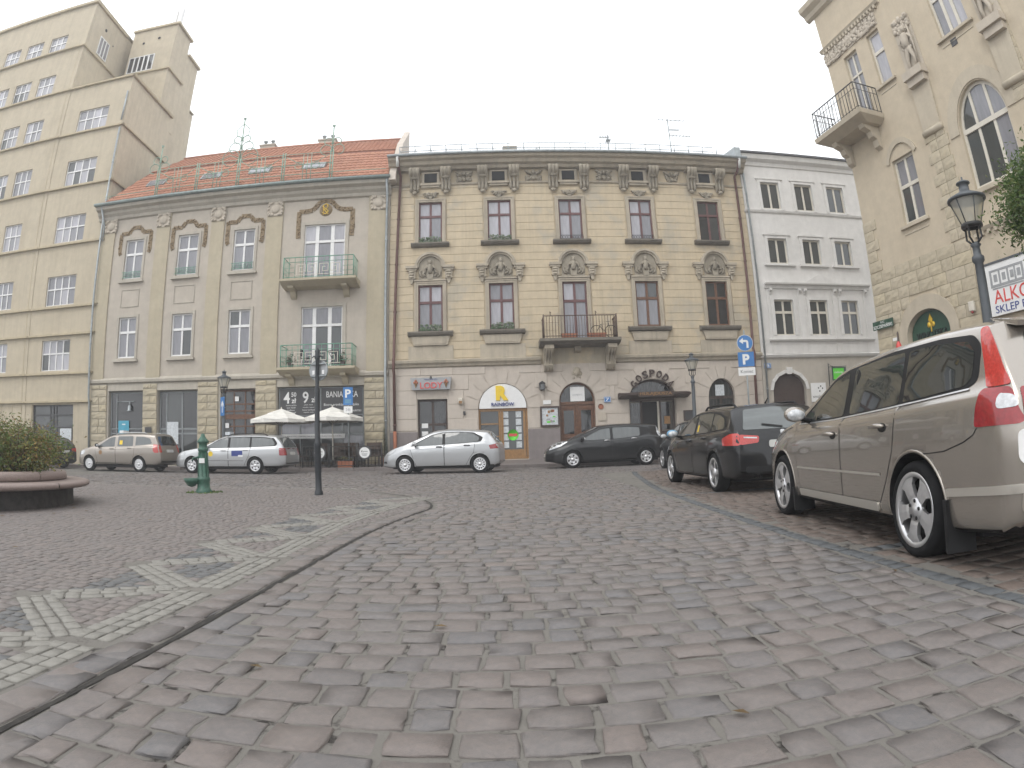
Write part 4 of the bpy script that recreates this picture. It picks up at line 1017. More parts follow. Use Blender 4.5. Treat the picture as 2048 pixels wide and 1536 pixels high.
    for a, c, d_, e in ((-.42, -.30, 13.10, 13.66), (.30, .42, 13.10, 13.66), (-.30, .30, 13.6, 13.66)): b.box(x+a, x+c, -.07, .03, d_, e)
    b.box(x-.50, x+.50, -.16, .03, 12.96, 13.06); b.box(x-.42, x+.42, -.10, .029, 12.86, 12.96); b.build('attic_frame', 'mid_trim', mh)
    b = MB(); b.prism([(x-.38, 12.58), (x+.38, 12.58), (x+.22, 12.42), (x, 12.26), (x-.22, 12.42)], -.09, .03)
    carve(b, x, -.10, 12.46, .6, .2, 12, i+80, .05, .045); b.build('keystone_relief', 'mid_ornament', mh)
for i, x in enumerate((-1.95, 1.30, 4.65, 8.0)):
    b = MB(); carve(b, x, .0, 13.38, .66, .42, 26, i+120, .09, .065); b.blob((x, -.09, 13.52), (.10, .09, .12)); b.blob((x, -.06, 13.20), (.10, .07, .11))
    for s in (-1, 1): b.tube([(x+s*.1, -.05, 13.42), (x+s*.28, -.08, 13.55), (x+s*.42, -.05, 13.62)], [.08, .07, .02], 6)
    b.build('eagle_relief', 'mid_ornament', mh)
pm = {0: ['pane_pale', 'pane_pale', 'pane_grey'], 1: ['pane_pale', 'pane_pale', 'pane_grey'], 2: ['pane_pale', 'pane_grey', 'pane_pale'], 3: ['pane_pale', 'pane_grey', 'pane_pale'], 4: ['pane_dark', 'pane_black', 'pane_dark']}
fl = random.Random(8)
def flower_box(par, x0, x1, z, y, n, seed):
    r = random.Random(seed); b = MB()
    for _ in range(n):
        x, yy, zz = x0+(x1-x0)*r.random(), y+(r.random()-.5)*.14, z+r.random()**2*.26
        s = .03+.03*r.random(); t = r.random()*PI; u = r.random()*2
        dx, dz = math.cos(t)*s, math.sin(t)*s
        b.add([(x-dx, yy-s*.5, zz-dz), (x+dz, yy+s*u*.4, zz-dx), (x+dx, yy+s*.4, zz+dz), (x-dz, yy, zz+dx)], [(0, 1, 2, 3)])
    return b.build('window_flowers', 'flower_leaf', par)
for i, r in enumerate(topw):
    w = window(mh, *r, .08, (.5,), (.66,), 'maroon_wood', 'pane_pale', .07, .05, mats=pm[i], transom=.055)
    if i in (0, 1): flower_box(w, r[0]+.04, r[1]-.04, r[2]+.02, -.03, 170, i)
    if i in (2, 3):
        g = MB(); g.tube([(r[0], -.05, r[2]+.2), (r[1], -.05, r[2]+.2)], .012, 4)
        for k in range(9): g.tube([(r[0]+.06+k*.12+px, -.05, r[2]+.1+pz_) for px, pz_ in arc(0, 0, .07, 0, 2*PI, 8)], .010, 4)
        g.build('railing', 'black_iron', w)
pm[4] = ['pane_black', 'pane_dark', 'pane_black']; pm[3] = ['pane_grey', 'pane_dark', 'pane_pale', 'pane_grey']; pm[2] = ['pane_grey', 'pane_pale', 'pane_grey']
for i, r in enumerate(loww):
    w = window(mh, *r, .08, (.5,), (.63 if i != 2 else .68,), 'maroon_wood' if i < 3 else 'brown_wood', 'pane_grey', .075, .055, mats=pm[i], transom=.06, name='window' if i != 2 else 'balcony_door')
    if i < 2: flower_box(w, r[0]+.06, r[1]-.06, r[2]+.02, -.05, 150, i+7)
# iron balcony over the entrance, on carved consoles
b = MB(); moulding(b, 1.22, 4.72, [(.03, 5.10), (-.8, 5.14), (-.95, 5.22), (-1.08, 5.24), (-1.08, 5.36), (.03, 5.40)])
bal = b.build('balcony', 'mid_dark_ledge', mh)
for x in (1.62, 4.36):
    b = MB()
    b.prism([(.03, 4.05), (.03, 5.12), (-.85, 5.12), (-.9, 4.95), (-.62, 4.80), (-.40, 4.72), (-.28, 4.5), (-.30, 4.30), (-.14, 4.08)], x-.2, x+.2, 'x')
    for k in range(3): b.tube([(x-.12+.12*k, -.88, 5.0), (x-.12+.12*k, -.6, 4.76), (x-.12+.12*k, -.34, 4.66), (x-.12+.12*k, -.26, 4.36), (x-.12+.12*k, -.14, 4.10)], .05, 6)
    b.build('console', 'mid_trim', bal)
b = MB(); b.prism([(.03, 4.86), (.03, 5.12), (-.3, 5.12), (-.22, 4.95)], 2.78, 3.06, 'x')
b.build('console', 'mid_trim', bal)
g = MB(); y = -.98; X0, X1 = 1.40, 4.56
for z, r in ((6.34, .022), (5.46, .018)): g.tube([(X0, 0, z), (X0, y, z), (X1, y, z), (X1, 0, z)], r, 5)
for k in range(26): x = X0+(X1-X0)*k/25; g.tube([(x, y, 5.38), (x, y, 6.34)], .011, 4)
for k in range(1, 8):
    for x in (X0, X1): g.tube([(x, y*k/8, 5.38), (x, y*k/8, 6.34)], .011, 4)
for x in (X0, X1): g.tube([(x, y, 5.38), (x, y, 6.40)], .03, 5)
for x in (X0+.3, X1-.9): g.tube([(x, y-.02, 6.34), (x-.02, y-.05, 6.52), (x+.03, y-.06, 6.44)], .014, 4)
g.build('railing', 'rust_iron', bal)
# entrance door, shop doors, grilled arch
def arched_fill(a, y, mat, pmat, name, bars, tz, fr=.07, parent=None, leaf='oak_wood'):
    n, x0, x1, z0, zs, rise = a; parent = parent or mh; b = MB(); o_ = aopen(a)
    c = (x0+x1)/2; inner = [(c+(x-c)*(1-fr*2/(x1-x0)), z if z > z0+.01 else z+fr) for x, z in o_]
    inner = [(x, min(z, zs+(z-zs)*(1-fr/(rise or .5))) if z > zs else z) for x, z in inner]
    b.prism(o_, y, y+.07, holes=[inner]); b.box(x0+.01, x1-.01, y-.03, y+.068, tz-.06, tz+.06)
    for x in bars: b.box(x-.045, x+.045, y-.012, y+.06, z0, tz-.06)
    f = b.build(name, mat, parent); return f
a = arches[2]
dr = arched_fill(a, .22, 'brown_wood', 'pane_black', 'door', (2.84,), 2.66)
b = MB()
for x0, x1 in ((2.12, 2.79), (2.89, 3.55)):
    b.box(x0, x1, .25, .29, .32, 2.6)
    for z0, z1 in ((.45, 1.0), (1.10, 1.22)): b.bevbox(x0+.08, x1-.08, .22, .26, z0, z1, .03)
    for s in (x0+.02, x1-.10): b.box(s, s+.08, .222, .26, .4, 2.55)
    b.box(x0+.1, x1-.1, .223, .26, 2.4, 2.54)
b.build('door_leaf', 'brown_wood', dr)
for x0, x1 in ((2.24, 2.68), (3.0, 3.44)): pane(dr, 'pane_black', x0, x1, 1.32, 2.34, .235)
b = MB(); b.prism([(x, z) for x, z in arched(2.12, 3.55, 2.72, 2.76, 12, .72)], .27, .28); b.build('fanlight', 'pane_black', dr)
b = MB(); b.box(2.55, 3.19, .20, .215, 2.74, 3.38); nb = b.build('notice_board', 'white_sign', dr)
lettering('przedpokój', dr, 'sign_grey', 2.87, .195, 3.02, .42, .08, .004)
b = MB(); b.blob((2.86, .0, 4.0), (.13, .13, .18), 10, 8); b.blob((2.86, -.10, 3.97), (.035, .06, .06)); b.blob((2.86, .02, 4.12), (.17, .10, .11), 8, 5); carve(b, 2.86, 0, 3.88, .34, .3, 10, 5, .06, .05)
b.build('head_relief', 'mid_trim', mh)
a = arches[1]
rd = arched_fill(a, .14, 'oak_wood', 'pane_dark', 'shopfront', (-.58,), 2.46, .08)
b = MB(); b.prism(arched(-1.46, .60, 2.52, 2.54, 16, 1.04), .02, .13); fas = b.build('fascia', 'white_sign', rd)
for x0, x1, z0, z1 in ((-1.40, -.64, .62, 2.40), (-.50, .52, .72, 2.40)): pane(rd, 'pane_dark', x0, x1, z0, z1, .18)
b = MB(); b.box(-1.42, -.62, .12, .2, .32, .62); b.box(-.52, .54, .12, .2, .32, .72); b.box(-.52, -.42, .125, .2, .72, 2.4); b.box(.44, .54, .125, .2, .72, 2.4)
for z in (1.30, 1.85): b.box(-1.40, -.64, .13, .2, z-.03, z+.03)
b.build('rail', 'oak_wood', rd)
for k in range(5):
    for x in (-.32, .24):
        b = MB(); z = .92+.33*k; b.box(x-.12, x+.12, .165, .17, z-.13, z+.14); b.build('price_sheet', 'poster_pale', rd)
b = MB(); b.lathe([(.24, -.01), (.24, 0), (0, -.004)], 18, (-.02, .155, 1.35), 'y'); b.build('round_sticker', 'lime_green', rd)
b = MB(); b.box(-.2, .16, .14, .150, 1.29, 1.41); b.build('sticker_band', 'red_letter', rd)
a = arches[0]
ld = window(mh, a[1]+.01, a[2]-.01, .3, 2.99, .22, (.5,), (.60,), 'dark_wood', 'pane_black', .08, .05, name='door')
for z in (1.85, 1.50, 1.25): b = MB(); b.box(-4.0, -3.72, .19, .2, z-.1, z+.1); b.build('notice', 'white_sign', ld)
a = arches[3]
gd = arched_fill(a, .3, 'dark_wood', 'pane_black', 'doorway', (5.75, 6.62), 2.70, .09)
b = MB(); b.prism(arched(5.26, 7.22, 2.78, 2.80, 14, .74), .36, .37); b.build('fanlight', 'pane_black', gd)
b = MB(); b.box(5.80, 6.56, .40, .41, .3, 2.62); b.build('dark_opening', 'interior_dark', gd)
for x0, x1 in ((5.24, 5.70), (6.68, 7.24)): pane(gd, 'pane_black', x0, x1, 1.35, 2.60, .34)
b = MB(); b.box(5.24, 5.70, .31, .36, .35, 1.3); b.build('door_panel', 'dark_wood', gd); b = MB(); b.box(6.68, 7.24, .31, .36, .35, 1.3); b.build('door_panel', 'dark_wood', gd)
b = MB(); b.box(6.50, 6.57, .26, .36, .32, 2.62); b.build('door_edge', 'cream_paint', gd)
b = MB(); b.box(6.80, 7.08, .30, .31, 1.6, 1.95); b.build('notice', 'oak_wood', gd)
a = arches[4]
ad = arched_fill(a, .2, 'dark_wood', 'pane_dark', 'arched_window', (9.55,), 2.70, .07)
b = MB(); b.prism(arched(8.96, 10.14, .98, 2.74, 14, .76), .25, .26); b.build('pane', 'pane_dark', ad)
b = MB(); b.box(9.28, 9.72, .15, .16, 2.78, 3.28); b.build('notice', 'poster_pale', ad)
g = MB()
for k in range(8): x = 9.0+k*.157; g.tube([(x, .17, .95), (x, .17, 2.74+.76*math.sqrt(max(0, 1-((x-9.55)/.6)**2)))], .012, 4)
g.build('grille', 'black_iron', ad)
gutter_pipe(mh, [(-5.0, -.75, 14.2), (-4.98, -.4, 13.7), (-4.93, -.13, 13.5), (-5.15, -.13, 4.9), (-5.15, -.26, 4.7), (-5.15, -.26, 4.3), (-5.15, -.13, 4.1), (-5.15, -.13, 1.6)], .065, 'pipe_red')
b = MB(); b.tube([(-5.15, -.13, 1.62), (-5.15, -.13, .2)], .08, 8); b.build('drainpipe', 'pipe_rust', mh)
gutter_pipe(mh, [(11.38, -.75, 14.2), (11.36, -.4, 13.7), (11.28, -.12, 13.5), (11.22, -.12, 4.9), (11.22, -.26, 4.6), (11.22, -.12, 4.2), (11.22, -.12, .25)], .065, 'pipe_red')
for x in (-5.02, 11.40): b = MB(); b.tube([(x, -.76, 14.25), (x, -.62, 13.78)], .07, 8); b.build('downspout', 'pipe_white', mh)
g = MB()                                         # safety rail along the eaves
for z in (14.72, 14.98): g.tube([(MX0+.4, -.3, z), (MX1-1.4, -.3, z)], .020, 4)
for k in range(22): x = MX0+.4+k*.735; g.tube([(x, -.3, 14.36), (x, -.3, 14.98)], .017, 4); g.tube([(x, -.3, 14.9), (x+.12, .3, 14.4)], .014, 4)
g.build('roof_rail', 'zinc', mh)
for x, y, z, w, h in ((.25, .4, 14.6, .62, .52), (-3.0, .3, 14.5, 1.0, .16), (3.3, .4, 14.6, .8, .16), (5.6, .4, 14.6, .75, .15), (8.0, .4, 14.6, 1.1, .12)): 
    b = MB(); b.box(x-w/2, x+w/2, y, y+.6, z-.3, z+h); b.box(x-w/2-.04, x+w/2+.04, y-.04, y+.64, z+h, z+h+.06); b.build('chimney', 'trim_beige', mh)
b = MB(); b.tube([(1.55, .5, 14.4), (1.55, .5, 14.98)], .05, 8); b.lathe([(.09, 0), (.11, .05), (0, .14)], 8, (1.55, .5, 14.98)); b.build('roof_vent', 'zinc', mh)
for x, h, arms in ((5.35, 1.9, ((1.75, -.45, .05), (1.55, -.1, .12))), (8.7, 3.0, ((2.95, -.5, .9), (2.35, .05, .55), (2.0, .0, 1.15)))):
    g = MB(); g.tube([(x, 1.6, 14.6), (x, 1.6, 14.6+h)], .032, 5)
    for z, a, c in arms:
        g.tube([(x+a, 1.6, 14.6+z), (x+c, 1.6, 14.6+z)], .02, 4)
        for k in range(7): xx = x+a+(c-a)*k/6; g.tube([(xx, 1.4, 14.6+z), (xx, 1.8, 14.6+z)], .014, 4); g.tube([(xx, 1.6, 14.55+z), (xx, 1.6, 14.68+z)], .006, 4)
    g.build('antenna', 'zinc', mh)

# ================================================================ white house
wh = thing('white_house', 'white three-bay house with a small pediment, between the ochre house and the corner building', 'house', (*P_WH, 0), AZ_WH)
WX1 = 11.0
wins3 = [(1.36, 2.40), (3.29, 4.33), (5.21, 6.25)]
holes = [(a, c, 11.92, 13.36) for a, c in wins3]+[(a, c, 9.07, 10.35) for a, c in [(1.33, 2.37), (3.28, 4.30), (5.19, 6.18)]]+[(a, c, 5.53, 7.25) for a, c in [(1.28, 2.32), (3.25, 4.28), (5.11, 6.12)]]
b = MB(); wall_mesh(b, .36, WX1, 4.5, 14.6, [rect(*h) for h in holes], .24); b.box(.36, WX1, .26, 10, 4.5, 14.5); b.build('wall', 'white_plaster', wh)
b = MB(); gate = ('gate', .88, 2.66, .1, 2.92, .80); wall_mesh(b, .36, WX1, -.2, 4.5, [arched(.88, 2.66, .1, 2.92, 14, .80)], .35, y=.02); b.box(.36, WX1, .38, 10, -.2, 4.499); b.build('ground_floor_wall', 'white_ground', wh)
b = MB(); moulding(b, .36, WX1, [(0, 14.2), (-.06, 14.24), (-.10, 14.42), (-.28, 14.55), (-.34, 14.78), (0, 14.80)]); b.build('cornice', 'white_plaster', wh); b = MB()
moulding(b, .3, WX1, [(0, 11.66), (-.07, 11.70), (-.11, 11.80), (0, 11.84)]); b.build('string_course', 'white_plaster', wh); b = MB()
moulding(b, .3, WX1, [(.02, 4.42), (-.08, 4.46), (-.14, 4.58), (0, 4.64)]); b.build('string_course', 'white_plaster', wh)
for a, c, z0, z1 in holes:
    b = MB(); f = .15; b.box(a-f, a-.001, -.045, 0, z0-(.05 if z0 > 9 else 0), z1+f); b.box(c+.001, c+f, -.045, 0, z0-(.05 if z0 > 9 else 0), z1+f); b.box(a-.001, c+.001, -.044, 0, z1+.001, z1+f)
    if 9 < z0 < 10: b.box(a-.32, c+.32, -.14, -.002, z0-.14, z0-.05); b.prism([(a-.24, z1+.15), (c+.24, z1+.15), (c+.2, z1+.22), ((a+c)/2+.12, z1+.26), ((a+c)/2, z1+.34), ((a+c)/2-.12, z1+.26), (a-.2, z1+.22)], -.09, 0)
    if z0 > 11: b.box(a-.24, c+.24, -.08, -.001, z1+.15, z1+.22)
    b.build('window_surround', 'white_plaster', wh)
for x0, x1 in ((.95, 1.05), (2.62, 2.94), (4.60, 4.86), (6.5, 6.65)): b = MB(); b.box(x0, x1, -.03, 0, 5.32, 7.75); b.build('pilaster', 'white_plaster', wh)
b = MB()
moulding(b, .84, 6.9, [(0, 5.20), (-.10, 5.22), (-.16, 5.30), (0, 5.34)]); b.build('string_course', 'white_plaster', wh)
for a, c in ((1.02, 2.62), (2.94, 4.62), (4.9, 6.5)):
    b = MB()
    for q in ((a, c, 4.66, 4.69), (a, c, 5.10, 5.13), (a, a+.03, 4.69, 5.10), (c-.03, c, 4.69, 5.10)): b.box(q[0], q[1], -.022, 0, q[2], q[3])
    b.build('wall_panel', 'white_plaster', wh)
b = MB()
moulding(b, .84, 6.9, [(0, 7.78), (-.07, 7.80), (-.09, 7.94), (-.24, 7.98), (-.26, 8.05), (0, 8.07)])
b.prism([(2.98, 8.06), (4.80, 8.06), (3.89, 8.54)], -.22, 0); b.build('pediment', 'white_plaster', wh)
for x in (1.12, 2.72, 3.02, 4.76, 5.05, 6.62): b = MB(); b.prism([(0, 7.52), (0, 7.79), (-.2, 7.79), (-.2, 7.68), (-.08, 7.62), (-.05, 7.52)], x-.06, x+.06, 'x'); b.build('bracket', 'white_plaster', wh)
for i in range(7):
    a0, a1 = PI*i/7+.01, PI*(i+1)/7-.01; b = MB()
    b.prism([(1.77+(.90)*math.cos(a0), 2.92+.81*math.sin(a0)), (1.77+1.06*math.cos(a0), 2.92+.97*math.sin(a0)), (1.77+1.06*math.cos(a1), 2.92+.97*math.sin(a1)), (1.77+.90*math.cos(a1), 2.92+.81*math.sin(a1))], -.03, .02); b.build('arch_stone', 'white_plaster', wh)
b = MB()
b.prism([(1.65, 3.66), (1.89, 3.66), (1.93, 3.98), (1.61, 3.98)], -.08, .02); b.build('keystone', 'white_plaster', wh)
for i, (a, c, z0, z1) in enumerate(holes):
    if z0 > 9: window(wh, a, c, z0, z1, .10, (.5,), (), 'cream_paint', 'pane_dark', .07, .05)
    else: window(wh, a, c, z0, z1, .10, (.5,), (.66,), 'cream_paint', 'pane_dark', .06, .05, transom=.06)
b = MB(); b.box(.2, WX1, -.42, 10, 14.80, 14.9); b.build('roof', 'dark_roof', wh)
b = MB(); b.prism([(-.5, 14.3), (-.45, 15.02), (1.2, 15.35), (4, 15.6), (4, 14.3)], .05, .36, 'x'); b.build('gable_wall', 'zinc', wh)
gutter_pipe(wh, [(.42, -.3, 14.7), (.48, -.10, 14.0), (.52, -.10, .2)], .05, 'zinc')
b = MB(); a = arched(.92, 2.62, .12, 2.92, 14, .76); b.prism(a, .22, .26); 
for x in (1.2, 1.75, 2.3): b.box(x-.22, x+.22, .19, .22, .4, 2.1)
b.box(.92, 2.62, .17, .22, 2.22, 2.34); b.build('gate', 'dark_wood', wh)
for x, h, a in ((4.2, .55, .9), (6.3, .75, -.5), (6.9, .65, .8)):
    g = MB(); g.tube([(x, 2, 14.9), (x, 2, 15.3+h)], .028, 5); g.tube([(x, 2, 15.3+h), (x+a, 2, 15.35+h)], .02, 4)
    for k in range(5): g.tube([(x+a*k/5, 1.8, 15.3+h), (x+a*k/5, 2.2, 15.3+h)], .014, 4)
    g.build('antenna', 'zinc', wh)

# ================================================================ corner building on the right
rh = thing('corner_building', 'cream corner building with stone base, carved figures and an iron balcony, behind the cars', 'building', (*P_RI, 0), AZ_RI)
U0, U1 = .45, 17.0
rect_w = [(2.46, 3.46, 7.18, 9.40), (1.42, 2.18, 11.3, 14.15), (2.84, 3.52, 12.16, 14.22), (5.98, 7.24, 12.16, 14.5), (1.9, 2.95, 15.95, 18.0), (6.0, 7.3, 16.2, 18.0)]
bigw = ('big', 5.60, 7.46, 7.24, 9.0, 1.30)
shopd = ('shop', 1.90, 3.78, .05, 3.62, .74)
more_w = [(9.6, 10.6, 7.2, 9.4), (9.6, 10.6, 12.2, 14.4), (12.0, 13.0, 7.2, 9.4), (12.0, 13.0, 12.2, 14.4)]
b = MB(); wall_mesh(b, U0, U1, -.1, 17.0, [rect(*r) for r in rect_w[:5][:4]+more_w]+[arched(bigw[1], bigw[2], bigw[3], bigw[4], 16, bigw[5]), arched(shopd[1], shopd[2], .05, 3.62, 14, .74), rect(5.3, 8.4, .1, 3.2)], .28)
b.box(U0, U1, .3, 9, -.1, 16.98); b.build('wall', 'right_plaster', rh)
b = MB(); b.box(U0, U1, .05, 9, 17.0, 19.5); b.build('attic_wall', 'right_plaster', rh)
b = MB(); moulding(b, U0-.35, U1, [(0, 16.7), (-.15, 16.78), (-.2, 16.95), (-.38, 17.1), (-.42, 17.3), (0, 17.35)]); b.build('cornice', 'right_trim', rh); b = MB()
moulding(b, U0-.12, 4.0, [(0, 15.0), (-.08, 15.02), (-.14, 15.12), (0, 15.16)])
b.build('string_course', 'right_trim', rh); b = MB()
for k in range(18): b.box(U0+.05+k*.19, U0+.14+k*.19, -.12, 0, 14.88, 15.02)
b.build('dentil_frieze', 'right_trim', rh)['kind'] = 'stuff'
for x0, x1, z0, z1 in rect_w[:4]+more_w:
    b = MB(); b.box(x0-.16, x1+.16, -.10, -.001, z0-.15, z0-.06); b.box(x0-.06, x1+.06, -.02, 0, z0-.35, z0-.31); b.build('sill', 'right_trim', rh)
b = MB()
b.prism(arc(2.96, 9.0, .80, PI*.12, PI*.88, 10, 1.05)+arc(2.96, 9.0, .66, PI*.88, PI*.12, 10, .85), -.06, 0); b.build('window_hood', 'right_trim', rh); b = MB()
b.prism(arc(6.53, 9.0, 1.36, 0, PI, 18, 1.75)+arc(6.53, 9.0, .97, PI, 0, 18, 1.34), -.035, 0); b.build('arch_surround', 'right_trim', rh); b = MB()
b.box(5.35, 7.7, -.12, -.001, 7.06, 7.18); b.build('sill', 'right_trim', rh); b = MB()
moulding(b, 5.2, 8.8, [(0, 6.0), (-.06, 6.02), (-.12, 6.12), (0, 6.16)]); b.build('string_course', 'right_trim', rh); b = MB()
for k in range(14): b.box(5.25+k*.25, 5.36+k*.25, -.09, 0, 5.9, 6.01)
b.build('dentil_frieze', 'right_trim', rh)['kind'] = 'stuff'
# carved frieze and figures
b = MB(); b.box(U0, 3.6, -.03, 0, 14.34, 14.88); carve(b, 2.0, -.05, 14.6, 3.1, .46, 130, 9, .05, .07); b.build('carved_frieze', 'relief_stone', rh)
def figure(xc, z0, h, seed, flip):
    b = MB(); k = h/2.1
    b.box(xc-.42, xc+.42, -.05, 0, z0-.02, z0+h+.1)
    f = lambda x, z: (xc+flip*x*k, -.12, z0+z*k)
    b.box(xc-.45, xc+.45, -.34, 0, z0-.30, z0-.02); b.box(xc-.38, xc+.38, -.24, 0, z0-.55, z0-.30)
    b.tube([f(-.12, .05), f(-.16, .4), f(-.05, .75), f(.0, .95)], [.06*k, .075*k, .10*k, .13*k], 8); b.tube([f(.16, .05), f(.20, .45), f(.12, .75), f(.04, .98)], [.06*k, .07*k, .10*k, .13*k], 8)
    b.tube([f(.02, .9), f(.0, 1.15), f(.03, 1.4), f(.05, 1.52)], [.17*k, .16*k, .19*k, .10*k], 8)
    b.blob(f(.08, 1.70), (.10*k, .10, .13*k), 8, 6)
    b.tube([f(-.12, 1.42), f(-.30, 1.22), f(-.12, 1.08)], [.06*k, .055*k, .045*k], 6); b.tube([f(.2, 1.42), f(.34, 1.2), f(.24, .95)], [.06*k, .055*k, .045*k], 6)
    b.tube([f(.3, .1), f(.33, 1.0), f(.30, 1.75)], .035*k, 6)
    b.tube([f(-.2, .95), f(.0, .78), f(.24, .9)], [.07*k, .09*k, .06*k], 6)
    carve(b, xc, -.07, z0+h-.15, .7, .5, 26, seed, .07, .08)
    return b.build('figure_relief', 'relief_stone', rh)
figure(4.62, 11.75, 1.95, 3, 1); figure(8.05, 11.6, 1.95, 4, -1)
for xc in (4.62, 8.05):
    b = MB(); b.prism([(xc-.40, 9.62), (xc+.34, 9.62), (xc+.40, 11.2), (xc-.42, 11.2)], -.08, 0); b.tube([(xc-.42, -.05, 9.58), (xc+.40, -.05, 9.58)], .12, 8); b.build('pilaster', 'right_trim', rh)
# rusticated base and quoins, block by block
rr = random.Random(31)
def rough(parent, x0, x1, z0, z1, mat, y=0.0, d=.06):
    w2, h2 = (x1-x0)/2-.007, (z1-z0)/2-.007; nx, nz = 4, 3; vs, fs = [], []
    for jz in range(nz+1):
        for jx in range(nx+1):
            e = jx in (0, nx) or jz in (0, nz)
            vs.append((-w2+2*w2*jx/nx+(0 if e else rr.gauss(0, .012)), y-.03 if e else y-.032-d*.45*rr.random(), -h2+2*h2*jz/nz))
    for jz in range(nz):
        for jx in range(nx): q = jz*(nx+1)+jx; fs.append((q, q+1, q+nx+2, q+nx+1))
    b = MB(); b.add(vs, fs); b.add([(-w2, y-.03, -h2), (w2, y-.03, -h2), (w2, y-.03, h2), (-w2, y-.03, h2), (-w2, y+.02, -h2), (w2, y+.02, -h2), (w2, y+.02, h2), (-w2, y+.02, h2)], [(0, 4, 5, 1), (1, 5, 6, 2), (2, 6, 7, 3), (3, 7, 4, 0)])
    b.build('stone_block', mat, parent, ((x0+x1)/2, 0, (z0+z1)/2))
z = .1; k = 0
while z < 6.0:
    h = .37; x = U0; xe = 5.0
    while x < xe-.1:
        w = .42+.36*rr.random()+(0.0 if x > U0 or k % 2 else .2); x2 = min(x+w, xe)
        if xe-x2 < .25: x2 = xe
        zc = z+h/2; c = 2.84; ro = 1.32
        clear = abs((x+x2)/2-c) < (x2-x)/2 + (ro if zc < 3.62 else ro*math.sqrt(max(0, 1-((zc-3.62)/1.22)**2)) if zc < 4.84 else -1)
        if not clear or zc > 4.9: rough(rh, x, x2, z, z+h, 'right_stone')
        elif zc < 4.9:
            half = ro if zc < 3.62 else ro*math.sqrt(max(0, 1-((zc-3.62)/1.22)**2))
            if x < c-half-.12 and x2 > c-half: rough(rh, x, c-half, z, z+h, 'right_stone')
            elif x2 > c+half+.12 and x < c+half: rough(rh, c+half, x2, z, z+h, 'right_stone')
        x = x2
    z += h; k += 1
z = 6.05; k = 0
while z < 9.5:
    h = .36; a = .0 if k % 2 else .16
    rough(rh, 4.12+a, 4.62, z, z+h, 'right_stone'); rough(rh, 4.62, 5.1-.08*(k % 2), z, z+h, 'right_stone')
    if z < 7.6: rough(rh, U0, .95+a, z, z+h, 'right_stone')
    z += h; k += 1
z = 9.0; k = 0
while z < 13: rough(rh, 7.75+.1*(k % 2), 8.5, z, z+.36, 'right_stone'); z += .36; k += 1
b = MB(); b.prism(arched(1.52, 4.16, .1, 3.62, 18, 1.22), -.06, 0, holes=[arched(1.90, 3.78, .0999, 3.62, 18, .74)[::1]] if False else ()) if False else None
q = arc(2.84, 3.62, 1.30, 0, PI, 18, 1.20)+[(1.54, .1), (1.90, .1)]+arc(2.84, 3.62, .94, PI, 0, 18, .74)+[(3.78, .1), (4.14, .1)]
b.prism(q, -.07, .0); b.build('arch_surround', 'right_trim', rh)
b = MB(); b.prism(arched(1.94, 3.74, 2.75, 3.62, 14, .70), .14, .18); dg = b.build('fanlight', 'dark_green', rh)
b = MB()
for dx, dz, s in ((0, .06, .085), (-.10, -.06, .075), (.10, -.06, .075)): b.blob((2.84+dx, .12, 3.95+dz), (s, .02, s*1.15), 8, 5)
b.prism([(2.82, 3.66), (2.86, 3.66), (2.87, 3.92), (2.81, 3.92)], .11, .13); b.prism([(2.74, 4.02), (2.94, 4.02), (2.84, 4.22)], .105, .13); b.build('leaf_emblem', 'gold', dg)
lettering('WINOTEKA', dg, 'black_plastic', 2.84, .12, 3.60, 1.35, .20, .02)
window(rh, 1.94, 3.74, .2, 2.68, .14, (.5,), (.7,), 'dark_green', 'pane_black', .08, .06, name='shop_door')
window(rh, 5.32, 8.38, .15, 3.18, .16, (.33, .67), (.75,), 'dark_green', 'pane_dark', .08, .05, name='shopfront')
for i, r in enumerate(rect_w[:4]+more_w):
    if i == 1: window(rh, r[0], r[1], r[2], r[3], .12, (.5,), (.69,), 'cream_paint', 'pane_grey', .07, .04, name='balcony_door', mats=['pane_pale', 'pane_grey'])
    elif i == 0: window(rh, *r, .12, (.5,), (.57,), 'cream_paint', 'pane_dark', .08, .05, mats=['pane_dark', 'pane_grey', 'pane_grey', 'pane_dark'], transom=.06)
    elif i == 2: window(rh, *r, .12, (), (.62,), 'cream_paint', 'pane_pale', .08, .05, transom=.06, mats=['pane_pale'])
    elif i == 3: window(rh, *r, .12, (.33, .67), (.62,), 'cream_paint', 'pane_pale', .08, .06, transom=.06, mats=['pane_pale', 'pane_grey'])
    else: window(rh, *r, .12, (.5,), (.62,), 'cream_paint', 'pane_grey', .08, .05, transom=.06)
for r in rect_w[4:]: b = MB(); b.box(r[0], r[1], -.001, .05, r[2], 16.9) if False else None
b = MB(); n, x0, x1, z0, zs, rise = bigw                  # great arched window
fr = .09; o_ = arched(x0, x1, z0, zs, 16, rise); inner = [(x0+fr, z0+fr), (x1-fr, z0+fr)]+arc((x0+x1)/2, zs, (x1-x0)/2-fr, 0, PI, 16, rise-fr)
b.prism(o_, .12, .20, holes=[inner]); b.box(x0+.05, x1-.05, .10, .21, 8.95, 9.10)
for x in (x0+.62, x1-.62): b.box(x-.05, x+.05, .13, .195, z0+.05, zs+rise*math.sqrt(1-(abs(x-(x0+x1)/2)/.93)**2)-.04)
bw = b.build('arched_window', 'cream_paint', rh)
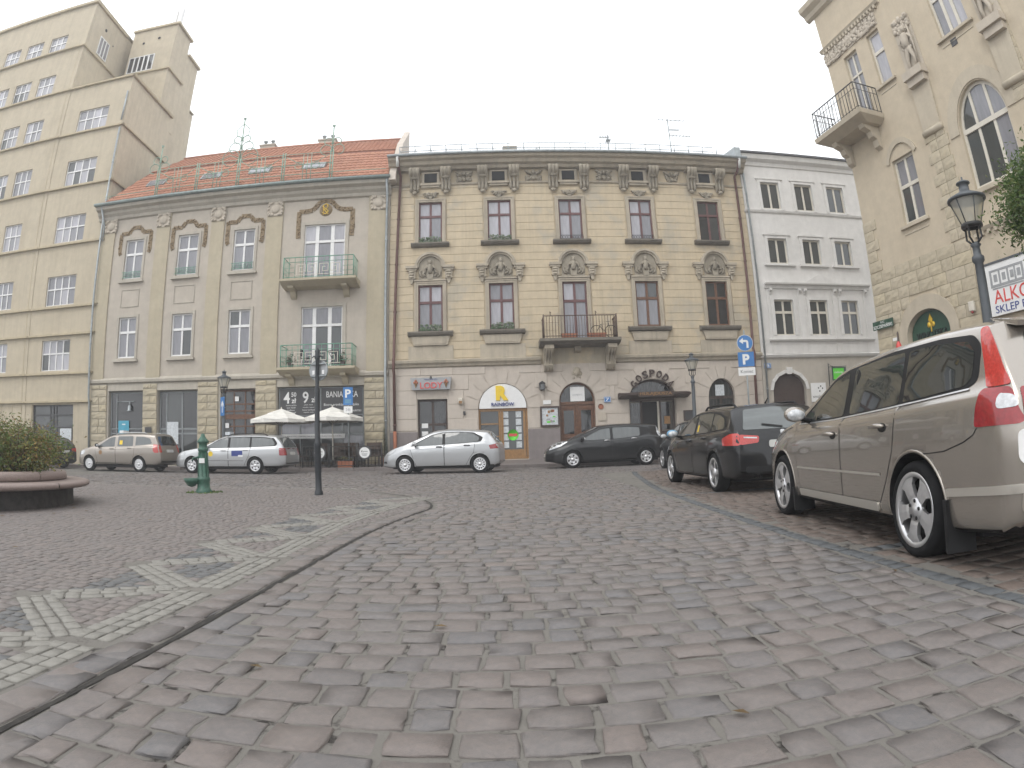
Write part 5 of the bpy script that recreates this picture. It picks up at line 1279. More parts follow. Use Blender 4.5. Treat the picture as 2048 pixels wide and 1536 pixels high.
for i, (xa, xb) in enumerate(((x0+fr, x0+.57), (x0+.67, x1-.67), (x1-.57, x1-fr))):
    pane(bw, ('pane_dark', 'pane_dark', 'pane_grey')[i], xa, xb, z0+fr, 8.95, .16)
    f = lambda x: zs+(rise-fr)*math.sqrt(max(0, 1-(abs(x-(x0+x1)/2)/((x1-x0)/2-fr))**2))
    b = MB(); b.prism([(xa, 9.10), (xb, 9.10)]+[(xb+(xa-xb)*t/8, max(9.11, f(xb+(xa-xb)*t/8))) for t in range(9)], .16, .168); b.build('pane', 'pane_grey' if i else 'pane_dark', bw)
b = MB(); b.box(6.3, 6.55, -.02, 0, 11.66, 11.9); b.build('vent', 'black_board', rh)
# iron balcony near the corner
b = MB(); b.add([(.0, -1.12, 11.0), (2.62, -1.12, 11.0), (2.62, 0, 11.0), (0, 0, 11.0), (-.02, -1.15, 11.16), (2.64, -1.15, 11.16), (2.64, 0, 11.16), (-.02, 0, 11.16), (.25, -.7, 10.82), (2.4, -.7, 10.82), (2.4, 0, 10.82), (.25, 0, 10.82)],
    [(0, 1, 5, 4), (1, 2, 6, 5), (3, 0, 4, 7), (4, 5, 6, 7), (8, 9, 1, 0), (9, 10, 2, 1), (11, 8, 0, 3), (8, 11, 10, 9)])
for x in (.55, 2.1): b.prism([(0, 10.0), (0, 10.85), (-.75, 10.85), (-.7, 10.7), (-.42, 10.6), (-.36, 10.42), (-.2, 10.34), (-.16, 10.1)], x-.13, x+.13, 'x')
bal = b.build('balcony', 'right_trim', rh)
g = MB(); X0, X1, y = .08, 2.56, -1.08
for z, r in ((12.2, .024), (11.95, .012), (11.26, .014)): g.tube([(X0, 0, z), (X0, y, z), (X1, y, z), (X1, 0, z)], r, 5)
def bars(p0, p1, n):
    for k in range(n+1):
        p = (p0[0]+(p1[0]-p0[0])*k/n, p0[1]+(p1[1]-p0[1])*k/n)
        g.tube([(*p, 11.16), (*p, 12.2)], .016 if k % 3 else .022, 4)
        if k % 3 == 1: g.tube([(*p, 11.75), (p[0]+.05, p[1], 11.85), (p[0]+.02, p[1], 11.93)], .01, 4); g.tube([(p[0]-.03, p[1]-.02, 11.3), (p[0]-.03, p[1]-.02, 11.9)], .012, 4)
bars((X0, y), (X1, y), 15); bars((X1, y), (X1, 0), 6); bars((X0, y), (X0, 0), 6)
g.build('railing', 'black_iron', bal)

# ================================================================ cars
def crom(pts, n=8):
    """Catmull-Rom through points; a point given twice makes a crease"""
    P = [np.array(p, float) for p in pts]; out = []
    for i in range(len(P)-1):
        p0 = P[i-1] if i else 2*P[0]-P[1]; p1, p2 = P[i], P[i+1]; p3 = P[i+2] if i+2 < len(P) else 2*P[-1]-P[-2]
        if np.linalg.norm(p2-p1) < 1e-6: continue
        for k in range(n):
            t = k/n
            out.append(0.5*((2*p1)+(-p0+p2)*t+(2*p0-5*p1+4*p2-p3)*t*t+(-p0+3*p1-3*p2+p3)*t**3))
    out.append(P[-1]); return np.array(out)
def sstep(a, b, x): t = max(0, min(1, (x-a)/(b-a))); return t*t*(3-2*t)
def lerp(tab, x):
    xs_, ys = [p[0] for p in tab], [p[1] for p in tab]; return float(np.interp(x, xs_, ys))
class Car:
    """body lofted through cross sections; everything on the skin is projected on to it"""
    def __init__(s, sp):
        s.sp = sp; T = crom(sp['top'], 7)            # silhouette from the rear bumper over the roof to the front bumper
        keep = [T[0]]
        for p in T[1:]:
            if p[0] > keep[-1][0]+.004: keep.append(p)
        s.st = keep; tab_w, tab_b, tab_z = sp['width'], sp['belt'], sp['bottom']
        m = 23; vs = []; s.nst = len(keep)
        Wt = crom(tab_w, 6); Wt = [tuple(p) for p in Wt]
        for x, zt in keep:
            w = lerp(Wt, x); zb = lerp(tab_z, x); bl = lerp(tab_b, x); zs = min(bl, zt-.05); zs = max(zs, zb+.1)
            h = zt-zs; g = sstep(.05, .35, h); tum = sp.get('tumble', .30)
            wg = .965*w-.035*g
            ctl = [(0, zb), (.6*w, zb), (.90*w, zb+.015), (.965*w, zb+.07), (.985*w, zb+.28*(zs-zb)), (1.0*w, zb+.58*(zs-zb)), (.998*w, zs-.14*(1 if zs-zb > .4 else .5)), (.985*w, zs-.04), (wg, zs+.012*min(1, h/.1)), 
                   (wg-tum*h*.45*g-.02*(1-g), zs+(.50 if g > .5 else .45)*h), (wg-tum*h*.86*g-.05*(1-g), zs+.84*h), (wg-tum*h*g-.07*g-.11*(1-g), zt-.03*g-.012*(1-g)), (max(.2*w, (wg-tum*h*g)*.72), zt-.004), (.36*w, zt+.012*g), (0, zt+.018*g+.008)]
            C = crom(ctl, 5); d = np.r_[0, np.cumsum(np.linalg.norm(np.diff(C, axis=0), axis=1))]
            # even samples, denser round the shoulder and roof corners
            idx = np.linspace(0, len(C)-1, 43); C = np.stack([np.interp(idx, np.arange(len(C)), C[:, 0]), np.interp(idx, np.arange(len(C)), C[:, 1])], 1)
            vs.append([(x, y, z) for y, z in C])
        n = len(vs[0]); V = []; F = []
        for r in vs: V += r+[(x, -y, z) for x, y, z in r[1:-1]]
        k = 2*n-2
        ring = list(range(n))+[n+(n-2-1-i) for i in range(n-2)]
        for i in range(len(vs)-1):
            for j in range(k):
                a, b_ = ring[j], ring[(j+1) % k]
                F.append((i*k+a, (i+1)*k+a, (i+1)*k+b_, i*k+b_))
        F.append(tuple(ring)); e = (len(vs)-1)*k; F.append(tuple(e+q for q in reversed(ring)))
        s.V, s.F = V, F
        s.bvh = BVHTree.FromPolygons([Vector(v) for v in V], F)
    def body_mesh(s, name, mat):
        me = bpy.data.meshes.new(name); me.from_pydata(s.V, [], s.F); bm = bmesh.new(); bm.from_mesh(me)
        bmesh.ops.recalc_face_normals(bm, faces=bm.faces); bm.to_mesh(me); bm.free()
        w = s.sp['w']; lim = max(abs(v[1]) for v in s.V)+.004
        for t in range(6):                            # repeat with a slightly shifted cutter until the arches come out clean
            ob = bpy.data.objects.new('b', me); COL.objects.link(ob); tmp = [ob]
            for x in (s.sp['wb']/2, -s.sp['wb']/2):
                r = s.sp['arch']+.0007*t
                for sg in (-1, 1):
                    c2 = MB(); c2.lathe([(0, -.34), (r, -.34), (r, .3), (0, .3)], 40-t, (x+.0011*t, sg*(w-.02), s.sp['hub']+.01+.0009*t), 'y', smooth=False)
                    m2 = c2.mesh('c'); bmx = bmesh.new(); bmx.from_mesh(m2); bmesh.ops.remove_doubles(bmx, verts=bmx.verts, dist=1e-5); bmesh.ops.recalc_face_normals(bmx, faces=bmx.faces); bmx.to_mesh(m2); bmx.free()
                    oc = bpy.data.objects.new('c', m2); COL.objects.link(oc); tmp.append(oc)
                    md = ob.modifiers.new('c', 'BOOLEAN'); md.operation = 'DIFFERENCE'; md.object = oc; md.solver = 'EXACT'
            dg = bpy.context.evaluated_depsgraph_get(); out = bpy.data.meshes.new_from_object(ob.evaluated_get(dg))
            for o in tmp: bpy.data.objects.remove(o)
            ok = all(abs(v.co.y) < lim for v in out.vertices)
            for x in (s.sp['wb']/2, -s.sp['wb']/2):
                for sg in (-1, 1):
                    if any(math.hypot(p.center.x-x, p.center.z-s.sp['hub']-.01) < s.sp['arch']*.6 and sg*p.center.y > w-.2 for p in out.polygons): ok = False
            if ok: break
        out.name = name; out.materials.clear(); out.materials.append(MATS[mat]); out.materials.append(MATS['black_plastic'])
        wb, w, r, hub = s.sp['wb']/2, s.sp['w'], s.sp['arch'], s.sp['hub']
        for p in out.polygons:
            c = p.center; inside = any(math.hypot(c.x-x, c.z-hub-.01) < r-.0005+.002 for x in (wb, -wb)) and abs(c.y) < w-.02 and (abs(p.normal.y) > .95 and abs(c.y) < w-.3 or any(abs(math.hypot(c.x-x, c.z-hub-.01)-r) < .02 and abs(p.normal.y) < .1 for x in (wb, -wb)))
            under = c.z < .30 and p.normal.z < -.6
            p.material_index = 1 if inside or under else 0; p.use_smooth = not inside
        return out
    def hit(s, view, a, b):
        if view in ('L', 'R'): o, d = Vector((a, 3 if view == 'L' else -3, b)), Vector((0, -1 if view == 'L' else 1, 0))
        elif view == 'F': o, d = Vector((4, a, b)), Vector((-1, 0, 0))
        elif view == 'B': o, d = Vector((-4, a, b)), Vector((1, 0, 0))
        else: o, d = Vector((a, b, 4)), Vector((0, 0, -1))
        h = s.bvh.ray_cast(o, d)
        if h[0] is None: return None
        n = h[1] if h[1].dot(d) < 0 else -h[1]
        return h[0], n
    def patch(s, view, poly, off=.004, res=.07, rim=.012, smooth=True, rnd=0, mb=None):
        """polygon in the given view laid on the skin, lifted by off, with a rim going in"""
        b = mb or MB(); P = []
        m = len(poly)
        for i in range(m):
            p, q = np.array(poly[i], float), np.array(poly[(i+1) % m], float); k = max(1, int(np.linalg.norm(q-p)/res))
            for j in range(k): P.append(tuple(p+(q-p)*j/k))
        nb = len(P); xs_, ys = [p[0] for p in P], [p[1] for p in P]; pts = [Vector(p) for p in P]
        def inside(x, y):
            c = False; j = nb-1
            for i in range(nb):
                if (ys[i] > y) != (ys[j] > y) and x < (xs_[j]-xs_[i])*(y-ys[i])/(ys[j]-ys[i])+xs_[i]: c = not c
                j = i
            return c
        def edged(x, y): return min((px-x)**2+(py-y)**2 for px, py in P) < (res*.45)**2
        nx, ny = int((max(xs_)-min(xs_))/res)+1, int((max(ys)-min(ys))/res)+1
        for i in range(1, nx+1):
            for j in range(1, ny+1):
                x, y = min(xs_)+i*res, min(ys)+j*res
                if inside(x, y) and not edged(x, y): pts.append(Vector((x, y)))
        r = delaunay_2d_cdt(pts, [(i, (i+1) % nb) for i in range(nb)], [list(range(nb))], 1, 1e-5)
        pv_, fs = r[0], r[2]; vs = []; inn = []
        last = None
        for p in pv_:
            h = s.hit(view, p[0], p[1])
            if h is None: h = last or (Vector((0, 0, 0)), Vector((0, 0, 1)))
            last = h; vs.append(tuple(h[0]+h[1]*off)); inn.append(tuple(h[0]-h[1]*rim))
        # orientation outward
        fs2 = []
        dirv = {'L': Vector((0, 1, 0)), 'R': Vector((0, -1, 0)), 'F': Vector((1, 0, 0)), 'B': Vector((-1, 0, 0)), 'T': Vector((0, 0, 1))}[view]
        for f in fs:
            a, b_, c = (Vector(vs[f[i]]) for i in range(3))
            fs2.append(tuple(f) if (b_-a).cross(c-a).dot(dirv) > 0 else tuple(reversed(f)))
        n0 = len(vs); cnt = {}
        for f in fs2:
            for i in range(len(f)): e = (f[i], f[(i+1) % len(f)]); cnt[e] = 1
        b.add(vs, fs2, smooth)
        if rim:
            bd = [e for e in cnt if (e[1], e[0]) not in cnt]
            ids = sorted({v for e in bd for v in e}); mp = {v: i for i, v in enumerate(ids)}
            b.add([vs[v] for v in ids]+[inn[v] for v in ids], [(mp[e[1]], mp[e[0]], mp[e[0]]+len(ids), mp[e[1]]+len(ids)) for e in bd])
        return b
    def strip(s, view, line, w, off, mb=None):
        """narrow band along a polyline on the skin"""
        b = mb or MB(); L = []
        for i in range(len(line)-1):
            p, q = np.array(line[i], float), np.array(line[i+1], float); k = max(1, int(np.linalg.norm(q-p)/.05))
            for j in range(k): L.append(p+(q-p)*j/k)
        L.append(np.array(line[-1], float)); vs = []
        for i, p in enumerate(L):
            d = L[min(i+1, len(L)-1)]-L[max(0, i-1)]; d = d/(np.linalg.norm(d)+1e-9); n = np.array([-d[1], d[0]])*w/2
            for q in (p-n, p+n):
                h = s.hit(view, q[0], q[1]) or s.hit(view, p[0], p[1])
                vs.append(tuple(h[0]+h[1]*off) if h else (vs[-1] if vs else (0, 0, 0)))
        fs = [(2*i, 2*i+1, 2*i+3, 2*i+2) for i in range(len(L)-1)]
        b.add(vs, fs+[tuple(reversed(f)) for f in fs] if False else fs, True); return b

def rounded(poly, r=.04, n=4):
    out = []; m = len(poly)
    for i in range(m):
        p0, p, p1 = (np.array(poly[(i+k) % m], float) for k in (-1, 0, 1))
        a, b = p0-p, p1-p; la, lb = np.linalg.norm(a), np.linalg.norm(b); rr_ = min(r, la*.45, lb*.45)
        A, B = p+a/la*rr_, p+b/lb*rr_
        for k in range(n+1): t = k/n; out.append(tuple((1-t)**2*A+2*t*(1-t)*p+t*t*B))
    return out
def inset(poly, d):
    c = np.mean(np.array(poly), 0); m = len(poly); out = []
    ar = sum(poly[i][0]*poly[(i+1) % m][1]-poly[(i+1) % m][0]*poly[i][1] for i in range(m)); sg = 1 if ar > 0 else -1
    for i in range(m):
        p0, p, p1 = (np.array(poly[(i+k) % m], float) for k in (-1, 0, 1))
        e0, e1 = (p-p0)/np.linalg.norm(p-p0), (p1-p)/np.linalg.norm(p1-p)
        n = np.array([-e0[1]-e1[1], e0[0]+e1[0]])*sg; l = np.linalg.norm(n)
        if l < 1e-6: n = np.array([-e0[1], e0[0]])*sg; l = 1
        n = n/l; cs = max(.5, abs(n@np.array([-e0[1], e0[0]])))
        out.append(tuple(p+n*d/cs))
    return out
_wheels = {}
def wheel_meshes(r, rim, w, kind):
    k = (r, rim, w, kind)
    if k in _wheels: return _wheels[k]
    t = MB(); t.lathe([(rim-.01, -w/2+.03), (rim+.012, -w/2+.004), (rim+.035, -w/2), (r-.035, -w/2-.002), (r-.008, -w/2+.022), (r, -w/2+.045), (r, w/2-.045), (r-.008, w/2-.022), (r-.035, w/2+.002), (rim+.035, w/2), (rim+.012, w/2-.004), (rim-.01, w/2-.03)], 44, (0, 0, 0), 'y')
    tm = t.mesh('tyre', 'rubber')
    d = MB(); d.lathe([(0, .0), (rim-.01, -.01), (rim-.005, -w/2+.02)], 32, (0, 0, 0), 'y'); dm = d.mesh('brake_disc', 'black_plastic')
    a = MB(); y0 = w/2
    a.lathe([(rim-.004, -.05), (rim-.03, y0-.04), (rim-.026, y0-.014), (rim+.008, y0-.004), (rim+.012, y0-.02)], 44, (0, 0, 0), 'y')
    n = {'five': 5, 'cover': 7, 'six': 6, 'multi': 12, 'star': 5, 'ten': 10}[kind]
    wi, wo = {'five': (.105, .165), 'cover': (.13, .17), 'six': (.10, .125), 'multi': (.055, .05), 'star': (.07, .075), 'ten': (.05, .06)}[kind]
    wi *= rim/.22; wo *= rim/.22
    for i in range(n):
        t0 = 2*PI*i/n+PI/2; c, s_ = math.cos(t0), math.sin(t0); r0, r1 = .045, rim-.015
        def P(rad, off, y): return (c*rad-s_*off, y, s_*rad+c*off)
        ya, yb = y0-.012, y0-.022; dp = .035; rm = (r0+r1)/2
        if kind == 'five':
            prof = [(r0, wi*.42, y0-.030), (rm*.75, wi*.40, y0-.014), (rm*1.2, wi*.48, y0-.012), (r1, wo*.62, y0-.018)]
        elif kind == 'cover': prof = [(r0, wi*.40, y0-.02), (rm, wi*.46, y0-.012), (r1, wo*.44, y0-.022)]
        else: prof = [(r0, wi*.5, y0-.03), (rm, wi*.5, y0-.018), (r1, wo*.5, y0-.02)]
        vs = []
        for rad, hw, y in prof: vs += [P(rad, -hw, y), P(rad, 0, y+.005), P(rad, hw, y), P(rad, hw*.8, y-dp), P(rad, -hw*.8, y-dp)]
        fs = []
        for q in range(len(prof)-1):
            for e in range(5): fs.append((q*5+e, q*5+(e+1) % 5, q*5+5+(e+1) % 5, q*5+5+e))
        a.add(vs, [tuple(reversed(f)) for f in fs])
    a.lathe([(.075*rim/.22, y0-.04), (.07*rim/.22, y0-.012), (.035, y0-.008), (.03, y0-.002), (0, y0)], 20, (0, 0, 0), 'y')
    am = a.mesh('rim', 'alloy')
    bmr = bmesh.new(); bmr.from_mesh(am); bmesh.ops.recalc_face_normals(bmr, faces=bmr.faces); bmr.to_mesh(am); bmr.free()
    bl = MB()
    bl.lathe([(.014, y0-.03), (.014, y0-.006), (0, y0-.005)], 8, (0, 0, 0), 'y')
    bm_ = bl.mesh('wheel_bolt', 'black_plastic')
    _wheels[k] = (tm, dm, am, bm_); return _wheels[k]
def build_car(sp, label, loc, heading, group='parked cars'):
    root = thing(sp.get('name', 'parked_car'), label, 'car', (*loc, 0), heading, group)
    c = Car(sp); paint, glass = sp['paint'], sp['glass']; wb, w = sp['wb'], sp['w']; fine = sp.get('fine', False); rs = .05 if fine else .09
    link('body', c.body_mesh('body', paint), root)
    sw = sp.get('seam', .012)
    for vw, sg in (('L', 1), ('R', -1)):
        tm, dm, am, bm_ = wheel_meshes(sp['hub']+.005, sp['rim'], sp.get('tw', .205), sp['wheel'])
        for x in (wb/2, -wb/2):
            t = link('wheel', tm, root, (x, sg*(w-.115), sp['hub'])); t.rotation_euler = (0, sp.get('spin', .3)*(1 if x > 0 else 2.1), 0 if sg > 0 else PI)
            link('rim', am, t); link('brake_disc', dm, t)
            if fine:
                for k in range(5): a_ = 2*PI*(k+.5)/5+PI/2; rr_ = .055*sp['rim']/.22; link('wheel_bolt', bm_, t, (rr_*math.cos(a_), 0, rr_*math.sin(a_)))
        # black surround of the side glass, then each door with its window and handle
        day = sp['daylight']
        c.patch(vw, rounded(day, .05), .003, rs, .006).build('window_surround', sp.get('surround', 'black_plastic'), root)
        for dpoly, hpos, wpoly in sp['doors']:
            sb = MB()
            for i in range(len(dpoly)-1): c.strip(vw, [dpoly[i], dpoly[i+1]], sw, .0015, sb)
            dm_ = c.patch(vw, rounded(inset(dpoly, .004), .03), .0022, rs, .004) if sp.get('doorskin', True) else None
            d = dm_.build('door', paint, root); sb.build('door_gap', 'black_plastic', d)
            if wpoly: c.patch(vw, rounded(wpoly, .045), .006, .16, .006).build('window', glass, d)
            if hpos:
                h = c.hit(vw, *hpos); p, n = h; b = MB()
                b.tube([p+Vector((-.10, 0, 0))+n*.004, p+Vector((-.09, 0, .003))+n*.032, p+Vector((0, 0, .006))+n*.042, p+Vector((.09, 0, .003))+n*.032, p+Vector((.10, 0, 0))+n*.004], [.013, .017, .018, .017, .013], 8)
                b.build('handle', sp.get('handle', paint), d)
                if fine: e = MB(); cc = p+Vector((.02, 0, -.012)); c.patch(vw, [(hpos[0]-.06+.07*math.cos(t), hpos[1]-.008+.034*math.sin(t)) for t in np.linspace(0, 2*PI, 14)[:-1]], .003, .03, .002, mb=e); e.build('handle_recess', 'black_plastic', d)
        for nm, mat, poly, off in sp.get('side', []): c.patch(vw, rounded(poly, .03), off, rs, .01).build(nm, mat, root)
        for nm, mat, line, wd, off in sp.get('lines', []): c.strip(vw, line, wd, off).build(nm, mat, root)
        # wheel-arch lip
        for x in (wb/2, -wb/2):
            b = MB(); pts = []
            for a in np.linspace(-.18, PI+.18, 25):
                h = c.hit(vw, x+(sp['arch']+.012)*math.cos(a), sp['hub']+.01+(sp['arch']+.012)*math.sin(a))
                if h: pts.append(tuple(h[0]-h[1]*.006))
            if len(pts) > 3: b.tube(pts, .013, 6); b.build('wheel_arch_lip', sp.get('lip', paint), root)
        mx, mz = sp['mirror']; h = c.hit(vw, mx, mz); p = h[0]; b = MB()
        b.tube([p, p+Vector((.01, sg*.10, .03))], [.03, .022], 8); mr = b.build('mirror', 'black_plastic', root)
        b = MB(); q = p+Vector((.0, sg*.17, .075)); b.blob(tuple(q), (.075, .115, .075), 12, 8); b.build('mirror_shell', sp.get('mirror_mat', paint), mr)
        b = MB(); q = q+Vector((-.055, 0, -.01)); b.blob(tuple(q), (.035, .1, .06), 12, 6); b.build('mirror_glass', 'clear_lens', mr)
        if sp.get('rails'):
            x0, x1, yy = sp['rails']; b = MB(); pts = []
            for i in range(13):
                x = x0+(x1-x0)*i/12; hh = c.hit('T', x, sg*yy); lift = .045 if 0 < i < 12 else -.01
                pts.append(tuple(hh[0]+Vector((0, 0, lift))))
            b.tube(pts, .019, 7); b.build('roof_rail', sp.get('rail_mat', 'black_plastic'), root)
        for nm, mat, view, poly, off in sp.get('pairs', []):
            c.patch(view, rounded([(a if view in 'LR' else a*sg, b_) for a, b_ in poly] if view not in ('L', 'R') else poly, .03), off, rs*.7, .012).build(nm, mat, root)
        for nm, mat, poly, off in sp.get('sidelights', []): c.patch(vw, rounded(poly, .03), off, rs*.7, .012).build(nm, mat, root)
    for nm, mat, view, poly, off in sp.get('ends', []):
        c.patch(view, rounded(poly, .04), off, rs, .012).build(nm, mat, root)
    for nm, mat, view, line, wd, off in sp.get('endlines', []): c.strip(view, line, wd, off).build(nm, mat, root)
    b = MB(); b.box(-wb/2-.5, wb/2+.5, -w+.25, w-.25, .17, .30); b.build('underbody', 'black_plastic', root)
    return root, c
def sym(poly): return poly+[(-a, b) for a, b in reversed(poly) if abs(a) > 1e-6]
carpaint('paint_greige', (0.37, 0.335, 0.295), 0.7, 0.24)
carpaint('paint_greige_lit', (0.52, 0.49, 0.44), 0.5, 0.35)  # sky light on the upward-facing mouldings is put into this lighter greige
carpaint('paint_black', (0.007, 0.0075, 0.009), 0.0, 0.45, 0.06, .15)
carpaint('paint_leaf', (0.010, 0.0105, 0.012), 0.0, 0.45, 0.06, .15)
carpaint('paint_silver', (0.46, 0.47, 0.48), 0.6, 0.33)
carpaint('paint_sand', (0.32, 0.285, 0.25), 0.6, 0.35)
carpaint('paint_dark', (0.02, 0.022, 0.025), 0.1, 0.4, 0.08, .2)

# --- large greige estate at the right edge
V = dict(name='parked_car', wb=2.816, w=.93, hub=.325, rim=.248, tw=.225, arch=.375, wheel='five', paint='paint_greige', glass='car_glass', fine=True, tumble=.30, seam=.007, spin=.25,
  top=[(-2.47, .36), (-2.492, .50), (-2.488, .66), (-2.475, .74), (-2.455, .76), (-2.44, .95), (-2.39, 1.08), (-2.28, 1.29), (-2.17, 1.455), (-2.10, 1.49), (-1.6, 1.525), (-.9, 1.535), (-.2, 1.505), (.15, 1.46), (.45, 1.33), (.95, 1.075), (1.06, 1.03), (1.2, 1.0), (1.6, .945), (2.0, .86), (2.2, .76), (2.29, .66), (2.325, .52), (2.32, .36)],
  width=[(-2.5, .70), (-2.46, .78), (-2.35, .87), (-2.1, .905), (-1.5, .925), (0, .93), (1.2, .925), (1.7, .905), (2.0, .85), (2.2, .74), (2.33, .58)],
  belt=[(-2.5, .92), (-2.2, 1.08), (-1.5, 1.045), (-.5, 1.005), (.5, .96), (1.2, .92), (2.33, .6)],
  bottom=[(-2.5, .34), (-2.3, .24), (-1.9, .21), (1.9, .2), (2.33, .25)],
  daylight=[(.92, .985), (.55, 1.185), (.20, 1.36), (-.1, 1.415), (-.9, 1.455), (-1.6, 1.44), (-2.0, 1.405), (-2.09, 1.33), (-2.09, 1.12), (-2.0, 1.085), (-1.0, 1.035), (0, .995)],
  doors=[([(.99, .985), (.93, .62), (.86, .30), (-.18, .30), (-.18, 1.0)], (.02, .86), [(.84, .998), (.5, 1.18), (.18, 1.33), (-.15, 1.385), (-.15, 1.012)]),
         ([(-.20, 1.0), (-.20, .30), (-.86, .30), (-1.0, .50), (-1.12, .72), (-1.18, 1.04)], (-.92, .90), [(-.27, 1.018), (-.27, 1.405), (-.75, 1.425), (-1.14, 1.42), (-1.14, 1.052)])],
  handle='paint_greige', mirror=(.66, 1.0), mirror_mat='paint_greige',
  side=[('window', 'car_glass', [(-1.20, 1.056), (-1.20, 1.418), (-1.6, 1.405), (-1.95, 1.37), (-2.03, 1.30), (-2.03, 1.14), (-1.96, 1.10)], .006),
        ('sill_moulding', 'paint_greige_lit', [(.86, .26), (.86, .335), (-.86, .335), (-.86, .26)], .016),
        
        ('bumper_moulding', 'paint_greige_lit', [(-1.80, .44), (-2.45, .49), (-2.45, .54), (-1.80, .49)], .012)],
  lines=[('door_trim', 'paint_greige_lit', [(.90, .545), (-.92, .545)], .02, .008), ('bumper_gap', 'black_plastic', [(-1.52, .70), (-1.8, .72), (-2.0, .77), (-2.1, .81), (-2.14, .85)], .007, .002), ('bonnet_gap', 'black_plastic', [(1.1, .955), (1.6, .885), (2.05, .79)], .007, .002), ('window_trim', 'alloy', [(.90, .978), (0, .988), (-1.0, 1.028), (-2.02, 1.078)], .012, .007), ('sill_gap', 'black_plastic', [(.86, .262), (-.86, .262)], .010, .017), ('sill_gap', 'black_plastic', [(.86, .335), (-.86, .335)], .006, .010)],
  sidelights=[('tail_light', 'red_lens_bright', [(-2.06, 1.43), (-2.14, 1.22), (-2.19, 1.07), (-2.375, 1.075), (-2.31, 1.18), (-2.20, 1.35), (-2.135, 1.43)], .010), ('tail_light', 'red_lens', [(-2.18, 1.065), (-2.14, .96), (-2.12, .855), (-2.45, .86), (-2.42, .96), (-2.37, 1.065)], .008), ('tail_light_lens', 'clear_lens', [(-2.30, 1.03), (-2.31, .945), (-2.43, .95), (-2.39, 1.02)], .011), ('headlight', 'clear_lens', [(1.75, .82), (1.80, .68), (2.2, .62), (2.2, .73)], .008)],
  pairs=[('tail_light', 'red_lens', 'B', [(.53, 1.03), (.56, .865), (.78, .86), (.76, 1.06)], .008)],
  ends=[('rear_window', 'car_glass', 'B', sym([(.64, 1.07), (.53, 1.39), (0, 1.43)]), .006), ('windscreen', 'car_glass', 'F', sym([(.80, 1.05), (.60, 1.43), (0, 1.455)]), .004), ('number_plate', 'plate_white', 'B', [(-.26, .78), (.26, .78), (.26, .89), (-.26, .89)], .012), ('sky_reflection', 'white_paint', 'B', [(.66, .56), (.82, .66), (.82, .83), (.52, .82), (.56, .68)], .01), ('bumper', 'paint_sand', 'B', sym([(.80, .38), (.80, .52), (0, .52), (0, .38)]), .012), ('grille', 'black_plastic', 'F', [(-.36, .5), (.36, .5), (.36, .72), (-.36, .72)], .006)])  # white corner patch imitates the sky reflected in the rear bumper
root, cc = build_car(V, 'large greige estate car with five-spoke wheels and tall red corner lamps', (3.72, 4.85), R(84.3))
b = MB(); pts = [(-2.07, y, 1.50+.012*(1-abs(y)/.62)) for y in (-.62, -.3, 0, .3, .62)]
b.add([(-2.02, y, z) for _, y, z in pts]+[(-2.27, y*.97, z-.055) for _, y, z in pts]+[(-2.26, y*.97, z-.085) for _, y, z in pts]+[(-2.08, y, z-.035) for _, y, z in pts], [(r*5+i, r*5+i+1, ((r+1) % 4)*5+i+1, ((r+1) % 4)*5+i) for r in range(4) for i in range(4)]+[(0, 5, 10, 15), (4, 19, 14, 9)])
o = b.build('spoiler', 'paint_greige', root)
for sg in (1, -1):
    for x, z1 in ((-1.83, .42), (1.01, .33)): b = MB(); b.prism([(x-.03, .09), (x-.01, .09), (x+.05, z1), (x+.01, z1)], sg*.93, sg*.70); b.build('mud_flap', 'black_plastic', root)
b = MB(); b.tube([(-2.3, .5, .33), (-2.52, .5, .30)], .035, 10); b.build('exhaust', 'alloy', root)

